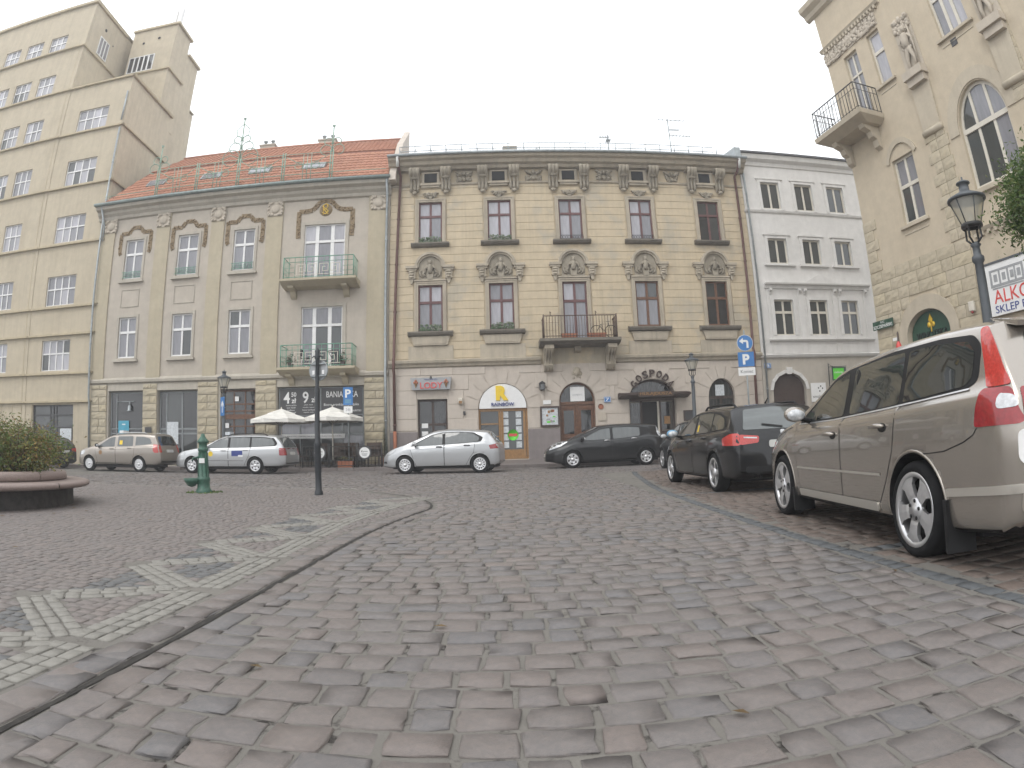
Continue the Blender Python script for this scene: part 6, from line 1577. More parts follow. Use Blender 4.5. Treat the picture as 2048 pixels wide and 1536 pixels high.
# --- black estate in front of it
B = dict(wb=2.76, w=.905, hub=.315, rim=.235, tw=.215, arch=.352, wheel='star', paint='paint_black', glass='car_glass', tumble=.33, seam=.006, spin=.5,
  top=[(-2.27, .36), (-2.31, .48), (-2.31, .62), (-2.28, .72), (-2.25, .86), (-2.19, .98), (-2.02, 1.18), (-1.86, 1.335), (-1.78, 1.368), (-1.3, 1.395), (-.6, 1.415), (-.1, 1.40), (.25, 1.345), (.6, 1.18), (.95, 1.0), (1.1, .965), (1.5, .91), (1.9, .83), (2.1, .72), (2.19, .58), (2.18, .36)],
  width=[(-2.32, .66), (-2.25, .78), (-2.1, .85), (-1.6, .893), (0, .905), (1.2, .90), (1.7, .87), (2.0, .76), (2.2, .55)],
  belt=[(-2.3, .85), (-2.0, 1.0), (-1.2, .965), (0, .93), (1, .89), (2.2, .6)], bottom=[(-2.32, .32), (-2.1, .22), (1.9, .19), (2.2, .25)],
  daylight=[(.80, .93), (.45, 1.13), (.15, 1.275), (-.1, 1.32), (-.8, 1.335), (-1.4, 1.30), (-1.72, 1.22), (-1.86, 1.06), (-1.80, 1.0), (-.8, .965)],
  doors=[([(.95, .93), (.90, .6), (.82, .27), (-.20, .27), (-.20, .95)], (-.02, .84), [(.72, .942), (.42, 1.12), (.14, 1.25), (-.17, 1.30), (-.17, .962)]), ([(-.22, .95), (-.22, .27), (-.88, .27), (-1.0, .5), (-1.1, .68), (-1.15, .97)], (-.95, .88), [(-.28, .968), (-.28, 1.305), (-.8, 1.31), (-1.1, 1.29), (-1.1, .985)])],
  side=[('window', 'car_glass', [(-1.16, .99), (-1.16, 1.285), (-1.4, 1.26), (-1.68, 1.18), (-1.78, 1.06), (-1.74, 1.02)], .006)],
  lines=[('bumper_gap', 'black_plastic', [(-1.75, .66), (-2.0, .68), (-2.2, .70)], .008, .002)], mirror=(.70, .93), rails=(-1.7, -.1, .56), handle='paint_black', mirror_mat='sky_blue_plate',
  sidelights=[('tail_light', 'red_lens_bright', [(-1.83, .86), (-1.86, .75), (-2.27, .75), (-2.22, .93), (-2.10, .93)], .008), ('headlight', 'clear_lens', [(1.6, .75), (1.65, .64), (2.1, .6), (2.05, .72)], .008)],
  pairs=[('tail_light', 'red_lens_bright', 'B', [(.42, .88), (.44, .78), (.74, .755), (.74, .91)], .008)],
  ends=[('rear_window', 'car_glass_pale', 'B', sym([(.66, .98), (.53, 1.30), (0, 1.335)]), .006), ('windscreen', 'car_glass', 'F', sym([(.76, 1.0), (.55, 1.34), (0, 1.36)]), .004), ('number_plate', 'plate_white', 'B', [(-.26, .70), (.26, .70), (.26, .81), (-.26, .81)], .012), ('grille', 'black_plastic', 'F', [(-.4, .45), (.4, .45), (.4, .65), (-.4, .65)], .006), ('badge', 'alloy', 'B', [(-.04, .89), (.04, .89), (.04, .96), (-.04, .96)], .01), ('diffuser', 'black_plastic', 'B', [(-.66, .33), (.66, .33), (.66, .42), (-.66, .42)], .008)],
  endlines=[('wiper', 'black_plastic', 'B', [(.32, 1.05), (-.02, 1.0)], .025, .02), ('trim_line', 'clear_lens', 'B', [(.46, .85), (.68, .865)], .02, .012)])
root, cc = build_car(B, 'black estate car with a yellow window tag, parked ahead of the greige one', (4.14, 11.1), R(90.3))
b = MB(); b.lathe([(.035, -.2), (.04, 0), (.034, .0), (.03, -.1)], 12, (-2.30, .52, .29), 'x'); b.build('exhaust', 'chrome', root)
b = MB(); cc.patch('L', [(-.36, 1.0), (-.36, 1.12), (-.42, 1.12), (-.42, 1.0)], .009, .05, .002, mb=b); b.build('window_sticker', 'yellow_plastic', root)
b = MB(); b.tube([(-1.35, -.1, 1.40), (-1.5, -.1, 1.50)], [.02, .006], 6); b.build('antenna', 'black_plastic', root)

# --- dark car ahead of the black estate
Dk = dict(B); Dk.update(paint='paint_dark', wheel='six', glass='car_glass_pale', mirror_mat='paint_dark', rails=None, endlines=[])
build_car(Dk, 'dark grey car, mostly hidden in front of the black estate', (5.5, 17.3), R(91))
# --- dark car behind the planter
Dl = dict(B); Dl.update(paint='paint_dark', wheel='cover', mirror_mat='paint_dark', rails=None, endlines=[])
build_car(Dl, 'dark car half hidden behind the round planter, below the tower', (-22.0, 22.3), R(180))

# --- silver hatchback
T = dict(wb=2.6, w=.88, hub=.31, rim=.2, tw=.195, arch=.345, wheel='multi', paint='paint_silver', glass='car_glass_pale', tumble=.34, seam=.014,
  top=[(-1.97, .38), (-2.0, .5), (-2.0, .66), (-1.96, .82), (-1.92, .95), (-1.80, 1.12), (-1.62, 1.34), (-1.55, 1.40), (-1.1, 1.46), (-.5, 1.50), (0, 1.495), (.4, 1.43), (.9, 1.20), (1.3, 1.015), (1.5, .96), (1.8, .86), (2.05, .72), (2.17, .58), (2.18, .38)],
  width=[(-2.0, .68), (-1.93, .78), (-1.7, .85), (-1.2, .875), (0, .88), (1.0, .875), (1.5, .85), (1.9, .74), (2.19, .48)],
  belt=[(-2.0, .92), (-1.5, 1.06), (-.6, 1.0), (.4, .94), (1.2, .90), (2.2, .55)], bottom=[(-2.0, .34), (-1.8, .24), (1.8, .2), (2.2, .24)],
  daylight=[(1.12, .935), (.7, 1.16), (.35, 1.33), (0, 1.40), (-.6, 1.41), (-1.1, 1.37), (-1.42, 1.20), (-1.36, 1.06), (-.6, 1.0)],
  doors=[([(1.12, .93), (1.02, .6), (.9, .27), (-.08, .27), (-.08, .98)], (.08, .90), [(1.0, .95), (.66, 1.15), (.33, 1.305), (-.02, 1.37), (-.02, .985)]), ([(-.10, .98), (-.10, .27), (-.82, .27), (-.95, .5), (-1.1, .7), (-1.16, 1.03)], (-.88, .94), [(-.12, .99), (-.12, 1.375), (-.6, 1.38), (-1.05, 1.34), (-1.30, 1.20), (-1.25, 1.07), (-.6, 1.015)])],
  mirror=(.92, .95), handle='black_plastic', sidelights=[('tail_light', 'red_lens', [(-1.62, .93), (-1.66, .80), (-1.97, .82), (-1.90, .98)], .008), ('headlight', 'clear_lens', [(1.62, .84), (1.75, .72), (2.14, .60), (2.1, .70), (1.85, .83)], .008)],
  side=[('fog_recess', 'black_plastic', [(1.98, .36), (2.02, .44), (2.15, .42), (2.15, .36)], .006)],
  ends=[('rear_window', 'car_glass', 'B', sym([(.62, 1.04), (.5, 1.33), (0, 1.37)]), .006), ('windscreen', 'car_glass', 'F', sym([(.76, 1.05), (.55, 1.42), (0, 1.455)]), .004), ('number_plate', 'plate_white', 'F', [(-.26, .42), (.26, .42), (.26, .52), (-.26, .52)], .012), ('grille', 'black_plastic', 'F', [(-.36, .54), (.36, .54), (.36, .62), (-.36, .62)], .006)])
root, cc = build_car(T, 'silver hatchback with multi-spoke wheels, parked before the door with the yellow R sign', (-2.36, 21.45), R(174))
b = MB(); b.tube([(-1.2, 0, 1.46), (-1.5, 0, 1.62)], [.012, .005], 5); b.build('antenna', 'black_plastic', root)

# --- black electric hatchback
L = dict(wb=2.7, w=.885, hub=.315, rim=.205, tw=.205, arch=.348, wheel='six', paint='paint_leaf', glass='car_glass_pale', tumble=.30, seam=.012,
  top=[(-2.08, .4), (-2.12, .54), (-2.12, .72), (-2.06, .92), (-1.98, 1.06), (-1.88, 1.24), (-1.82, 1.42), (-1.74, 1.49), (-1.3, 1.52), (-.6, 1.545), (0, 1.53), (.4, 1.46), (.9, 1.24), (1.4, 1.03), (1.7, .96), (2.0, .84), (2.2, .70), (2.29, .55), (2.27, .36)],
  width=[(-2.13, .68), (-2.04, .8), (-1.8, .86), (-1.2, .88), (0, .885), (1.2, .88), (1.7, .85), (2.0, .76), (2.3, .5)],
  belt=[(-2.1, 1.0), (-1.5, 1.10), (-.6, 1.01), (.4, .95), (1.2, .91), (2.3, .55)], bottom=[(-2.13, .36), (-1.9, .24), (1.9, .2), (2.3, .26)],
  daylight=[(1.18, .955), (.7, 1.20), (.35, 1.37), (0, 1.43), (-.7, 1.45), (-1.2, 1.42), (-1.5, 1.34), (-1.62, 1.22), (-1.3, 1.10), (-.6, 1.02)],
  doors=[([(1.15, .94), (1.05, .6), (.92, .28), (-.10, .28), (-.10, .98)], (.08, .93), [(1.05, .975), (.66, 1.19), (.33, 1.345), (-.05, 1.40), (-.05, 1.0)]), ([(-.12, .98), (-.12, .28), (-.86, .28), (-1.0, .5), (-1.12, .7), (-1.2, 1.06)], (-.92, .99), [(-.15, 1.005), (-.15, 1.405), (-.7, 1.415), (-1.15, 1.385), (-1.15, 1.09), (-.6, 1.035)])],
  mirror=(.98, .98), handle='alloy', sidelights=[('headlight', 'clear_lens', [(1.50, .96), (1.75, .80), (2.18, .66), (2.05, .82), (1.8, .94)], .012), ('tail_light', 'clear_lens', [(-1.80, 1.44), (-1.88, 1.20), (-2.0, .98), (-1.90, 1.0), (-1.79, 1.2)], .008)],
  ends=[('rear_window', 'car_glass', 'B', sym([(.6, 1.15), (.5, 1.42), (0, 1.45)]), .006), ('windscreen', 'car_glass', 'F', sym([(.78, 1.07), (.56, 1.45), (0, 1.48)]), .004), ('number_plate', 'plate_white', 'F', [(-.26, .42), (.26, .42), (.26, .52), (-.26, .52)], .012)])
build_car(L, 'black rounded hatchback with six-spoke wheels, parked below the iron balcony', (3.42, 22.75), R(181.5))

# --- sand-coloured small estate (taxi)
D = dict(wb=2.63, w=.865, hub=.31, rim=.195, tw=.195, arch=.345, wheel='cover', paint='paint_sand', glass='car_glass_pale', tumble=.24, seam=.014,
  top=[(-2.33, .4), (-2.36, .55), (-2.35, .74), (-2.30, .9), (-2.24, 1.06), (-2.12, 1.30), (-2.04, 1.46), (-1.95, 1.50), (-1.4, 1.535), (-.7, 1.54), (-.1, 1.51), (.3, 1.43), (.75, 1.20), (1.1, 1.03), (1.3, .98), (1.7, .90), (1.95, .80), (2.1, .62), (2.13, .4)],
  width=[(-2.37, .66), (-2.28, .77), (-2.0, .84), (-1.2, .86), (0, .865), (1.0, .86), (1.6, .83), (1.9, .74), (2.14, .5)],
  belt=[(-2.3, 1.0), (-1.8, 1.04), (-.6, .98), (.4, .95), (1.2, .92), (2.1, .6)], bottom=[(-2.37, .4), (-2.1, .28), (1.8, .24), (2.14, .28)],
  daylight=[(.98, .96), (.6, 1.17), (.25, 1.37), (-.05, 1.43), (-.7, 1.45), (-1.4, 1.43), (-1.9, 1.36), (-2.02, 1.14), (-1.9, 1.09), (-.8, 1.0)],
  doors=[([(.98, .95), (.9, .6), (.82, .32), (-.12, .32), (-.12, .98)], (.05, .90), [(.88, .975), (.56, 1.16), (.22, 1.345), (-.05, 1.40), (-.05, .995)]), ([(-.14, .98), (-.14, .32), (-.88, .32), (-1.0, .5), (-1.08, .7), (-1.1, 1.0)], (-.86, .93), [(-.2, 1.0), (-.2, 1.405), (-.98, 1.41), (-1.0, 1.02)])],
  side=[('window', 'car_glass_pale', [(-1.12, 1.04), (-1.12, 1.40), (-1.5, 1.385), (-1.82, 1.32), (-1.93, 1.14), (-1.86, 1.10)], .006), ('sill', 'black_plastic', [(.92, .27), (.92, .36), (-.92, .36), (-.92, .27)], .008)],
  surround='paint_sand', handle='paint_sand', mirror=(.78, .97), mirror_mat='black_plastic', rails=(-1.6, 0, .58), rail_mat='paint_silver',
  sidelights=[('tail_light', 'red_lens_bright', [(-2.0, 1.10), (-2.02, .84), (-2.10, .76), (-2.27, .78), (-2.20, 1.08)], .008), ('headlight', 'clear_lens', [(1.55, .84), (1.6, .68), (2.05, .62), (1.95, .78)], .008)],
  pairs=[('tail_light', 'red_lens_bright', 'B', [(.62, 1.08), (.62, .78), (.76, .78), (.76, 1.08)], .008)],
  ends=[('rear_window', 'car_glass', 'B', sym([(.64, 1.06), (.56, 1.40), (0, 1.43)]), .006), ('windscreen', 'car_glass', 'F', sym([(.76, 1.06), (.56, 1.44), (0, 1.47)]), .004), ('number_plate', 'plate_white', 'B', [(-.26, .78), (.26, .78), (.26, .89), (-.26, .89)], .012)])
root, cc = build_car(D, 'sand-coloured small estate taxi with a roof sign, in front of the grey-beige house', (-16.0, 21.9), R(180))
b = MB(); b.bevbox(-.1, .1, -.22, .22, 1.56, 1.66, .03); b.build('roof_sign', 'white_sign', root)
for vw in 'LR':
    b = MB(); cc.patch(vw, [(.66+.09*math.cos(t), .76+.09*math.sin(t)) for t in np.linspace(0, 2*PI, 13)[:-1]], .006, .05, .002, mb=b); b.build('door_badge', 'oak_wood', root)
    b = MB(); cc.patch(vw, [(-.45, 1.08), (-.3, 1.08), (-.3, 1.24), (-.45, 1.24)], .009, .05, .002, mb=b); b.build('window_sticker', 'yellow_plastic', root)

# --- silver long estate (taxi)
O = dict(wb=2.73, w=.885, hub=.31, rim=.2, tw=.195, arch=.345, wheel='six', paint='paint_silver', glass='car_glass_pale', tumble=.32, seam=.014,
  top=[(-2.56, .38), (-2.60, .5), (-2.59, .66), (-2.54, .82), (-2.49, .95), (-2.36, 1.18), (-2.2, 1.36), (-2.1, 1.41), (-1.5, 1.455), (-.8, 1.47), (-.2, 1.44), (.2, 1.36), (.7, 1.10), (.95, .99), (1.2, .95), (1.7, .87), (2.0, .79), (2.2, .66), (2.28, .5), (2.27, .36)],
  width=[(-2.6, .68), (-2.5, .78), (-2.2, .85), (-1.4, .88), (0, .885), (1.0, .88), (1.7, .85), (2.0, .76), (2.29, .5)],
  belt=[(-2.55, .9), (-2.2, .99), (-1.0, .96), (0, .93), (1, .9), (2.2, .6)], bottom=[(-2.6, .36), (-2.3, .26), (1.9, .2), (2.29, .24)],
  daylight=[(.84, .945), (.5, 1.13), (.15, 1.30), (-.15, 1.36), (-.9, 1.385), (-1.6, 1.37), (-2.1, 1.32), (-2.24, 1.12), (-2.18, 1.02), (-1.0, .98)],
  doors=[([(.92, .93), (.85, .6), (.78, .28), (-.24, .28), (-.24, .95)], (-.05, .86), [(.76, .955), (.46, 1.12), (.12, 1.275), (-.2, 1.33), (-.2, .968)]), ([(-.26, .95), (-.26, .28), (-.9, .28), (-1.0, .5), (-1.12, .7), (-1.18, .98)], (-.98, .88), [(-.3, .972), (-.3, 1.335), (-.9, 1.345), (-1.12, 1.34), (-1.12, .995)])],
  side=[('window', 'car_glass_pale', [(-1.20, 1.0), (-1.20, 1.335), (-1.6, 1.33), (-2.02, 1.28), (-2.14, 1.12), (-2.1, 1.04)], .006), ('side_moulding', 'paint_silver', [(.85, .50), (.85, .56), (-.9, .56), (-.9, .50)], .014), ('advert', 'navy_letter', [(-.40, .66), (-.40, .86), (-.86, .86), (-.86, .66)], .005), ('advert_panel', 'white_sign', [(-.68, .64), (-.68, .70), (-.88, .70), (-.88, .64)], .007)],
  handle='paint_silver', mirror=(.66, .94), rails=(-1.8, -.1, .56), lines=[('moulding_line', 'black_plastic', [(.85, .49), (-.9, .49)], .012, .006)],
  sidelights=[('tail_light', 'red_lens', [(-2.32, .95), (-2.34, .68), (-2.55, .68), (-2.50, .95)], .008), ('headlight', 'clear_lens', [(1.65, .80), (1.7, .68), (2.2, .62), (2.1, .74)], .008)],
  pairs=[('tail_light', 'red_lens', 'B', [(.60, .94), (.60, .68), (.76, .68), (.76, .94)], .008)],
  ends=[('rear_window', 'car_glass_pale', 'B', sym([(.66, .98), (.54, 1.32), (0, 1.35)]), .006), ('windscreen', 'car_glass', 'F', sym([(.76, 1.0), (.56, 1.38), (0, 1.40)]), .004), ('number_plate', 'plate_white', 'B', [(-.26, .70), (.26, .70), (.26, .81), (-.26, .81)], .012)])
root, cc = build_car(O, 'long silver estate taxi with an advert on its door, beside the cafe umbrellas', (-10.85, 22.0), R(180))
b = MB(); b.bevbox(-.0, .2, -.2, .2, 1.46, 1.58, .03); b.build('roof_sign', 'poster_pale', root)
for vw in 'LR':
    b = MB(); cc.patch(vw, [(.5+.10*math.cos(t), .74+.10*math.sin(t)) for t in np.linspace(0, 2*PI, 13)[:-1]], .006, .05, .002, mb=b); b.build('door_badge', 'yellow_plastic', root)

# ================================================================ signs and lights on the houses
def on(p, az, u, off, z): x, y = at(p, az, u, off); return (x, y, z)
def wall_thing(name, label, cat, p, az, u, off, z, group=None): return thing(name, label, cat, on(p, az, u, off, z), az, group)
M_ = (P_MID, AZ_MID); L_ = (P_LEFT, AZ_LEFT); W_ = (P_WH, AZ_WH); R_ = (P_RI, AZ_RI)
t = wall_thing('shop_sign', 'grey ice-cream shop sign with red LODY lettering over the dark door', 'sign', *M_, -3.52, .10, 3.64)
b = MB(); b.prism([(-.82, -.24), (.82, -.24), (.90, .28), (-.90, .28)], -.12, .05); b.build('sign_box', 'sign_grey', t)
lettering('LODY', t, 'red_letter', .02, -.13, -.06, .98, .27, .03, .012); lettering('TRADYCYJNE LODY', t, 'navy_letter', 0, -.125, .19, .62, .07, .01)
for x in (-.66, .66):
    b = MB(); b.lathe([(0, -.22), (.07, .0)], 10, (x, -.14, .03)); c = b.build('ice_cream_cone', 'oak_wood', t); b = MB()
    for dx, dz in ((-.05, .04), (.05, .04), (0, .11)): b.blob((x+dx, -.15, .03+dz), (.06, .05, .06), 8, 6)
    b.build('ice_cream_scoop', 'terracotta', c)
b = MB(); b.tube([(0, .05, .28), (0, -.08, .36), (0, -.1, .30)], .02, 6); b.lathe([(.02, .1), (.07, 0)], 10, (0, -.1, .25)); b.build('sign_lamp', 'black_iron', t)
t = wall_thing('shop_sign', 'yellow letter R over blue RAINBOW lettering on the white arch', 'sign', *M_, -.43, -.01, 2.98)
lettering('R', t, 'yellow_plastic', -.02, -.02, .20, .54, .64, .06, .07, name='emblem'); lettering('RAINBOW', t, 'navy_letter', 0, -.02, -.29, .98, .15, .035, .012)
t = wall_thing('pub_sign', 'dark letters GOSPODA standing in an arc over the dark doorway', 'sign', *M_, 6.24, .03, 2.78)
for i, ch in enumerate('GOSPODA'):
    a = PI*(.82-.64*i/6); r = 1.0
    o = lettering(ch, t, 'dark_wood', r*math.cos(a), -.03, r*1.02*math.sin(a)+.06, .25, .34, .05, .03, name='letter', rot=-(a-PI/2))
t = wall_thing('canopy', 'dark wooden canopy with orange HULAJDUSZA lettering over the pub doorway', 'canopy', *M_, 6.24, .02, 2.86)
b = MB(); b.prism([(0, -.12), (-.05, -.12), (-.62, .0), (-.62, .06), (0, .14)], -1.60, 1.60, 'x'); b.build('board', 'dark_wood', t)
for k in range(8):
    q = MB(); q.add([(-1.58+k*.395, -.63, .065), (-1.58+k*.395+.385, -.63, .065), (-1.58+k*.395+.385, -.01, .15), (-1.58+k*.395, -.01, .15), (-1.58+k*.395, -.63, .085), (-1.58+k*.395+.385, -.63, .085), (-1.58+k*.395+.385, -.01, .17), (-1.58+k*.395, -.01, .17)], [(4, 5, 6, 7), (0, 1, 5, 4), (0, 4, 7, 3), (1, 2, 6, 5), (3, 7, 6, 2)]); q.build('plank', 'dark_wood', t)
b = MB(); b.box(-.82, .78, -.66, -.63, -.08, .14); b.build('letter_board', 'dark_wood', t)
lettering('HULAJDUSZA', t, 'oak_wood', -.02, -.67, .03, 1.45, .16, .02, .015)
t = wall_thing('notice_case', 'framed map case on the wall between the white arch and the brown door', 'notice board', *M_, 1.60, .03, 2.1)
b = MB(); b.prism(rect(-.42, .42, -.44, .44), -.07, .0, holes=[rect(-.35, .35, -.37, .37)]); b.build('frame', 'dark_wood', t)
b = MB(); b.box(-.35, .35, -.03, -.01, -.37, .37); mp = b.build('map', 'poster_pale', t)
mr = random.Random(3)
for k in range(10):
    b = MB(); x, z, w, h = mr.uniform(-.28, .2), mr.uniform(-.3, .25), mr.uniform(.05, .16), mr.uniform(.04, .12); b.box(x, x+w, -.034, -.03, z, z+h); b.build('map_patch', ('lime_green', 'terracotta', 'sign_grey')[k % 3] if k % 4 else 'oak_wood', mp)
t = wall_thing('wall_lantern', 'small dark square lantern on the wall above the map case', 'lantern', *M_, 1.30, .05, 3.42)
b = MB(); b.prism([(-.11, -.18), (.11, -.18), (.13, .12), (-.13, .12)], -.2, .02); b.prism([(-.15, .12), (.15, .12), (0, .22)], -.22, .02); b.build('housing', 'black_iron', t)
b = MB(); b.box(-.08, .08, -.205, -.20, -.14, .08); b.build('pane', 'pane_dark', t)
def numplate(label, u, z, P, az, txt, w=.30, h=.24):
    t = wall_thing('number_plate', label, 'house number', P, az, u, .03, z); b = MB(); b.box(-w/2, w/2, -.02, 0, -h/2, h/2); b.build('plate', 'blue_sign', t)
    b = MB(); b.prism(rect(-w/2+.012, w/2-.012, -h/2+.012, h/2-.012), -.023, -.02, holes=[rect(-w/2+.025, w/2-.025, -h/2+.025, h/2-.025)]); b.build('border', 'white_sign', t)
    lettering(txt, t, 'white_sign', 0, -.023, 0, w*.55, h*.55, .004, .01)
numplate('small blue house number plate between the brown door and the pub canopy', 4.16, 2.76, *M_, '7')
numplate('small blue house number plate on the white house beside its drainpipe', .63, 4.08, *W_, '8', .36, .24)
numplate('small blue house number plate in the glazing over the brown panelled door', -6.78, 3.42, P_LEFT, AZ_LEFT, '3', .24, .22) if False else None
t = wall_thing('plaque', 'dark framed plaque on the wall between the pub doorway and the grilled arch', 'plaque', *M_, 7.90, .03, 1.92)
b = MB(); b.box(-.28, .28, -.05, 0, -.24, .24); b.build('frame', 'dark_wood', t); b = MB(); b.box(-.23, .23, -.055, -.05, -.19, .19); b.build('sheet', 'black_board', t)
for nm, lab, u, z, w, h, m in (('notice', 'small white notice on the wall above the map case', 1.50, 2.72, .34, .18, 'white_sign'), ('notice', 'round pale sign below the blue number plate by the brown door', 3.86, 2.46, .24, .24, 'terracotta'), ('notice', 'pale grey notice low on the wall between the brown door and the pub', 3.90, 2.02, .36, .36, 'relief_stone')):
    t = wall_thing(nm, lab, 'notice', *M_, u, .02, z); b = MB()
    if 'round' in lab: b.lathe([(w/2, -.012), (w/2, 0), (0, 0)], 16, (0, 0, 0), 'y'); b.lathe([(0, -.014), (w/2-.04, -.013)], 16, (0, 0, 0), 'y')
    else: b.box(-w/2, w/2, -.02, .01, -h/2, h/2)
    b.build('sheet', m, t)
for k, u in enumerate((-2.25,)):
    t = wall_thing('wall_lamp', 'small cream flood lamp on the wall between the dark door and the white arch', 'lamp', *M_, u, .02, 2.86); b = MB(); b.bevbox(-.09, .09, -.18, 0, -.12, .14, .03); b.build('housing', 'cream_paint', t); b = MB(); b.box(-.07, .07, -.185, -.18, -.10, .02); b.build('lens', 'oak_wood', t)
t = wall_thing('mailbox', 'small grey box on the wall below the cream flood lamp', 'box', *M_, -2.1, .02, 2.35); b = MB(); b.bevbox(-.05, .05, -.06, 0, -.08, .08, .01); b.build('housing', 'black_board', t)
# green projecting sign and panel on the white house
t = wall_thing('hanging_sign', 'bright green sign on an iron bracket on the white house', 'sign', *W_, 3.94, .02, 3.62)
b = MB(); b.tube([(0, -.05, -.62), (0, -.05, .5)], .022, 6); b.tube([(0, -.05, .32), (.9, -.3, .32)], .016, 5); b.tube([(.0, -.05, .46), (.25, -.12, .32)], .012, 5); b.build('bracket', 'black_iron', t)
b = MB(); b.box(.06, .86, -.32, -.26, -.36, .28); p = b.build('panel', 'dark_green', t)
b = MB(); b.box(.10, .72, -.325, -.32, -.30, .22); b.build('panel_face', 'lime_green', p)
lettering('zielony', t, 'white_sign', .40, -.33, .02, .5, .14, .004)
t = wall_thing('shop_sign', 'white panel with small black marks below the green sign', 'sign', *W_, 3.3, .03, 2.75); b = MB(); b.box(-.42, .42, -.03, 0, -.45, .45); b.build('panel', 'white_sign', t)
for k, (x, z) in enumerate(((0, .2), (.12, .28), (.22, .18), (.06, .05))): b = MB(); b.lathe([(.04, -.003), (0, -.004)], 10, (x, -.031, z), 'y'); b.build('mark', 'black_board', t)
lettering('smaki', t, 'black_board', -.08, -.031, -.2, .5, .14, .004)
# corner building: street name, shop board, alarm box, bunting
t = wall_thing('street_sign', 'green street name plate with white letters on the rough stone wall', 'sign', *R_, .88, .12, 4.24)
b = MB(); b.box(-.50, .50, -.03, 0, -.14, .14); b.build('plate', 'dark_green', t); lettering('PLAC', t, 'white_sign', 0, -.032, .08, .2, .07, .004); lettering('SZCZEPAŃSKI', t, 'white_sign', 0, -.032, -.035, .92, .14, .004, .006)
t = wall_thing('shop_board', 'large white shop board with red letters and a drawn tram', 'sign', *R_, 7.05, .10, 4.28)
b = MB(); b.box(-1.72, 1.72, -.06, .02, -.68, .72); b.build('board', 'white_sign', t); b = MB(); b.box(-1.78, -1.72, -.08, .03, -.7, .78); b.box(-1.78, 1.78, -.08, .03, .72, .78); b.build('frame', 'lamp_grey', t)
b = MB()
b.prism(rect(-1.45, -.25, .08, .56), -.068, -.06, holes=[rect(-1.38, -.32, .15, .50)])
for x in (-1.1, -.8, -.55): b.box(x-.03, x+.03, -.067, -.06, .12, .5)
for x in (-1.25, -.95, -.66, -.42): b.box(x-.06, x+.06, -.068, -.06, .22, .42)
b.box(-1.4, -.3, -.067, -.06, .02, .06); b.box(.0, .9, -.067, -.06, .2, .3); b.build('drawing', 'sign_grey', t)
lettering('ALKOHOLE', t, 'red_letter', -.15, -.065, -.18, 2.5, .36, .01); lettering('SKLEP FIRMOWY', t, 'navy_letter', -.2, -.065, -.52, 2.4, .2, .01)
t = wall_thing('alarm_box', 'cream alarm box with a red lamp on the stone wall', 'box', *R_, 4.78, .10, 4.02); b = MB(); b.bevbox(-.10, .10, -.10, 0, -.12, .16, .02); b.build('housing', 'cream_paint', t); b = MB(); b.blob((0, -.05, -.14), (.05, .05, .05), 8, 6); b.build('lamp', 'red_lens', t)
t = wall_thing('small_sign', 'small pale plate beside the green arched door', 'sign', *R_, 1.42, .12, 3.66); b = MB(); b.box(-.14, .14, -.02, 0, -.05, .05); b.build('plate', 'white_sign', t)

# ================================================================ street furniture
def lantern_post(label, loc, top, kind=0, group='street lamps'):
    """cast post with a tapered glass lantern; top is the finial height"""
    t = thing('street_lamp', label, 'street lamp', loc, R(20*kind), group); z1 = top-1.28
    b = MB(); b.lathe([(.16, 0), (.16, .12), (.12, .2), (.11, .55), (.14, .6), (.085, .72), (.075, z1-.3), (.07, z1-.06), (.10, z1-.02), (.10, z1+.04), (.065, z1+.07), (.06, z1+.18), (.09, z1+.22), (.05, z1+.26)], 14); b.build('post', 'lamp_grey', t)
    za = z1+.24; b = MB()
    for k in range(4):
        a = PI/2*k+.3; c, s = math.cos(a), math.sin(a)
        b.tube([(c*.05, s*.05, za), (c*.14, s*.14, za+.08), (c*.13, s*.13, za+.22), (c*.17, s*.17, za+.26)], .018, 5)
    b.lathe([(.10, za+.24), (.175, za+.25), (.175, za+.30), (.10, za+.31)], 16); b.build('cradle', 'black_iron', t)
    zb = za+.30; zt = top-.38
    b = MB(); b.lathe([(.15, zb), (.275, zt)], 18); g = b.build('lantern_glass', 'lantern_glass', t)
    b = MB()
    for k in range(6):
        a = PI/3*k+.2; b.tube([(.152*math.cos(a), .152*math.sin(a), zb), (.278*math.cos(a), .278*math.sin(a), zt)], .011, 4)
    b.build('glazing_bar', 'lamp_grey', t)
    b = MB(); b.lathe([(.06, zb), (.05, zb+.16), (.0, zb+.18)], 10); b.build('burner', 'cream_paint', t)
    b = MB(); b.lathe([(.27, zt-.01), (.315, zt), (.31, zt+.035), (.22, zt+.08), (.12, zt+.13), (.085, zt+.15), (.08, zt+.26), (.115, zt+.27), (.11, zt+.29), (.05, zt+.32), (.015, zt+.33), (.015, zt+.38), (0, zt+.385)], 20); b.build('lamp_hood', 'lamp_grey', t)
    return t
lantern_post('tall grey lantern beside the large greige estate car', (6.72, 6.77, .02), 4.42)
lantern_post('grey lantern by the brown panelled door, carrying a narrow blue arrow sign', (-12.42, 24.35, .13), 4.22, 1)
lantern_post('grey lantern between the pub doorway and the traffic sign pole', (7.62, 24.95, .2), 4.34, 2)
def disc(b, r, y0, y1, n=28, z=0): b.lathe([(0, y0), (r, y0), (r, y1), (0, y1)], n, (0, 0, z), 'y', smooth=False); return b
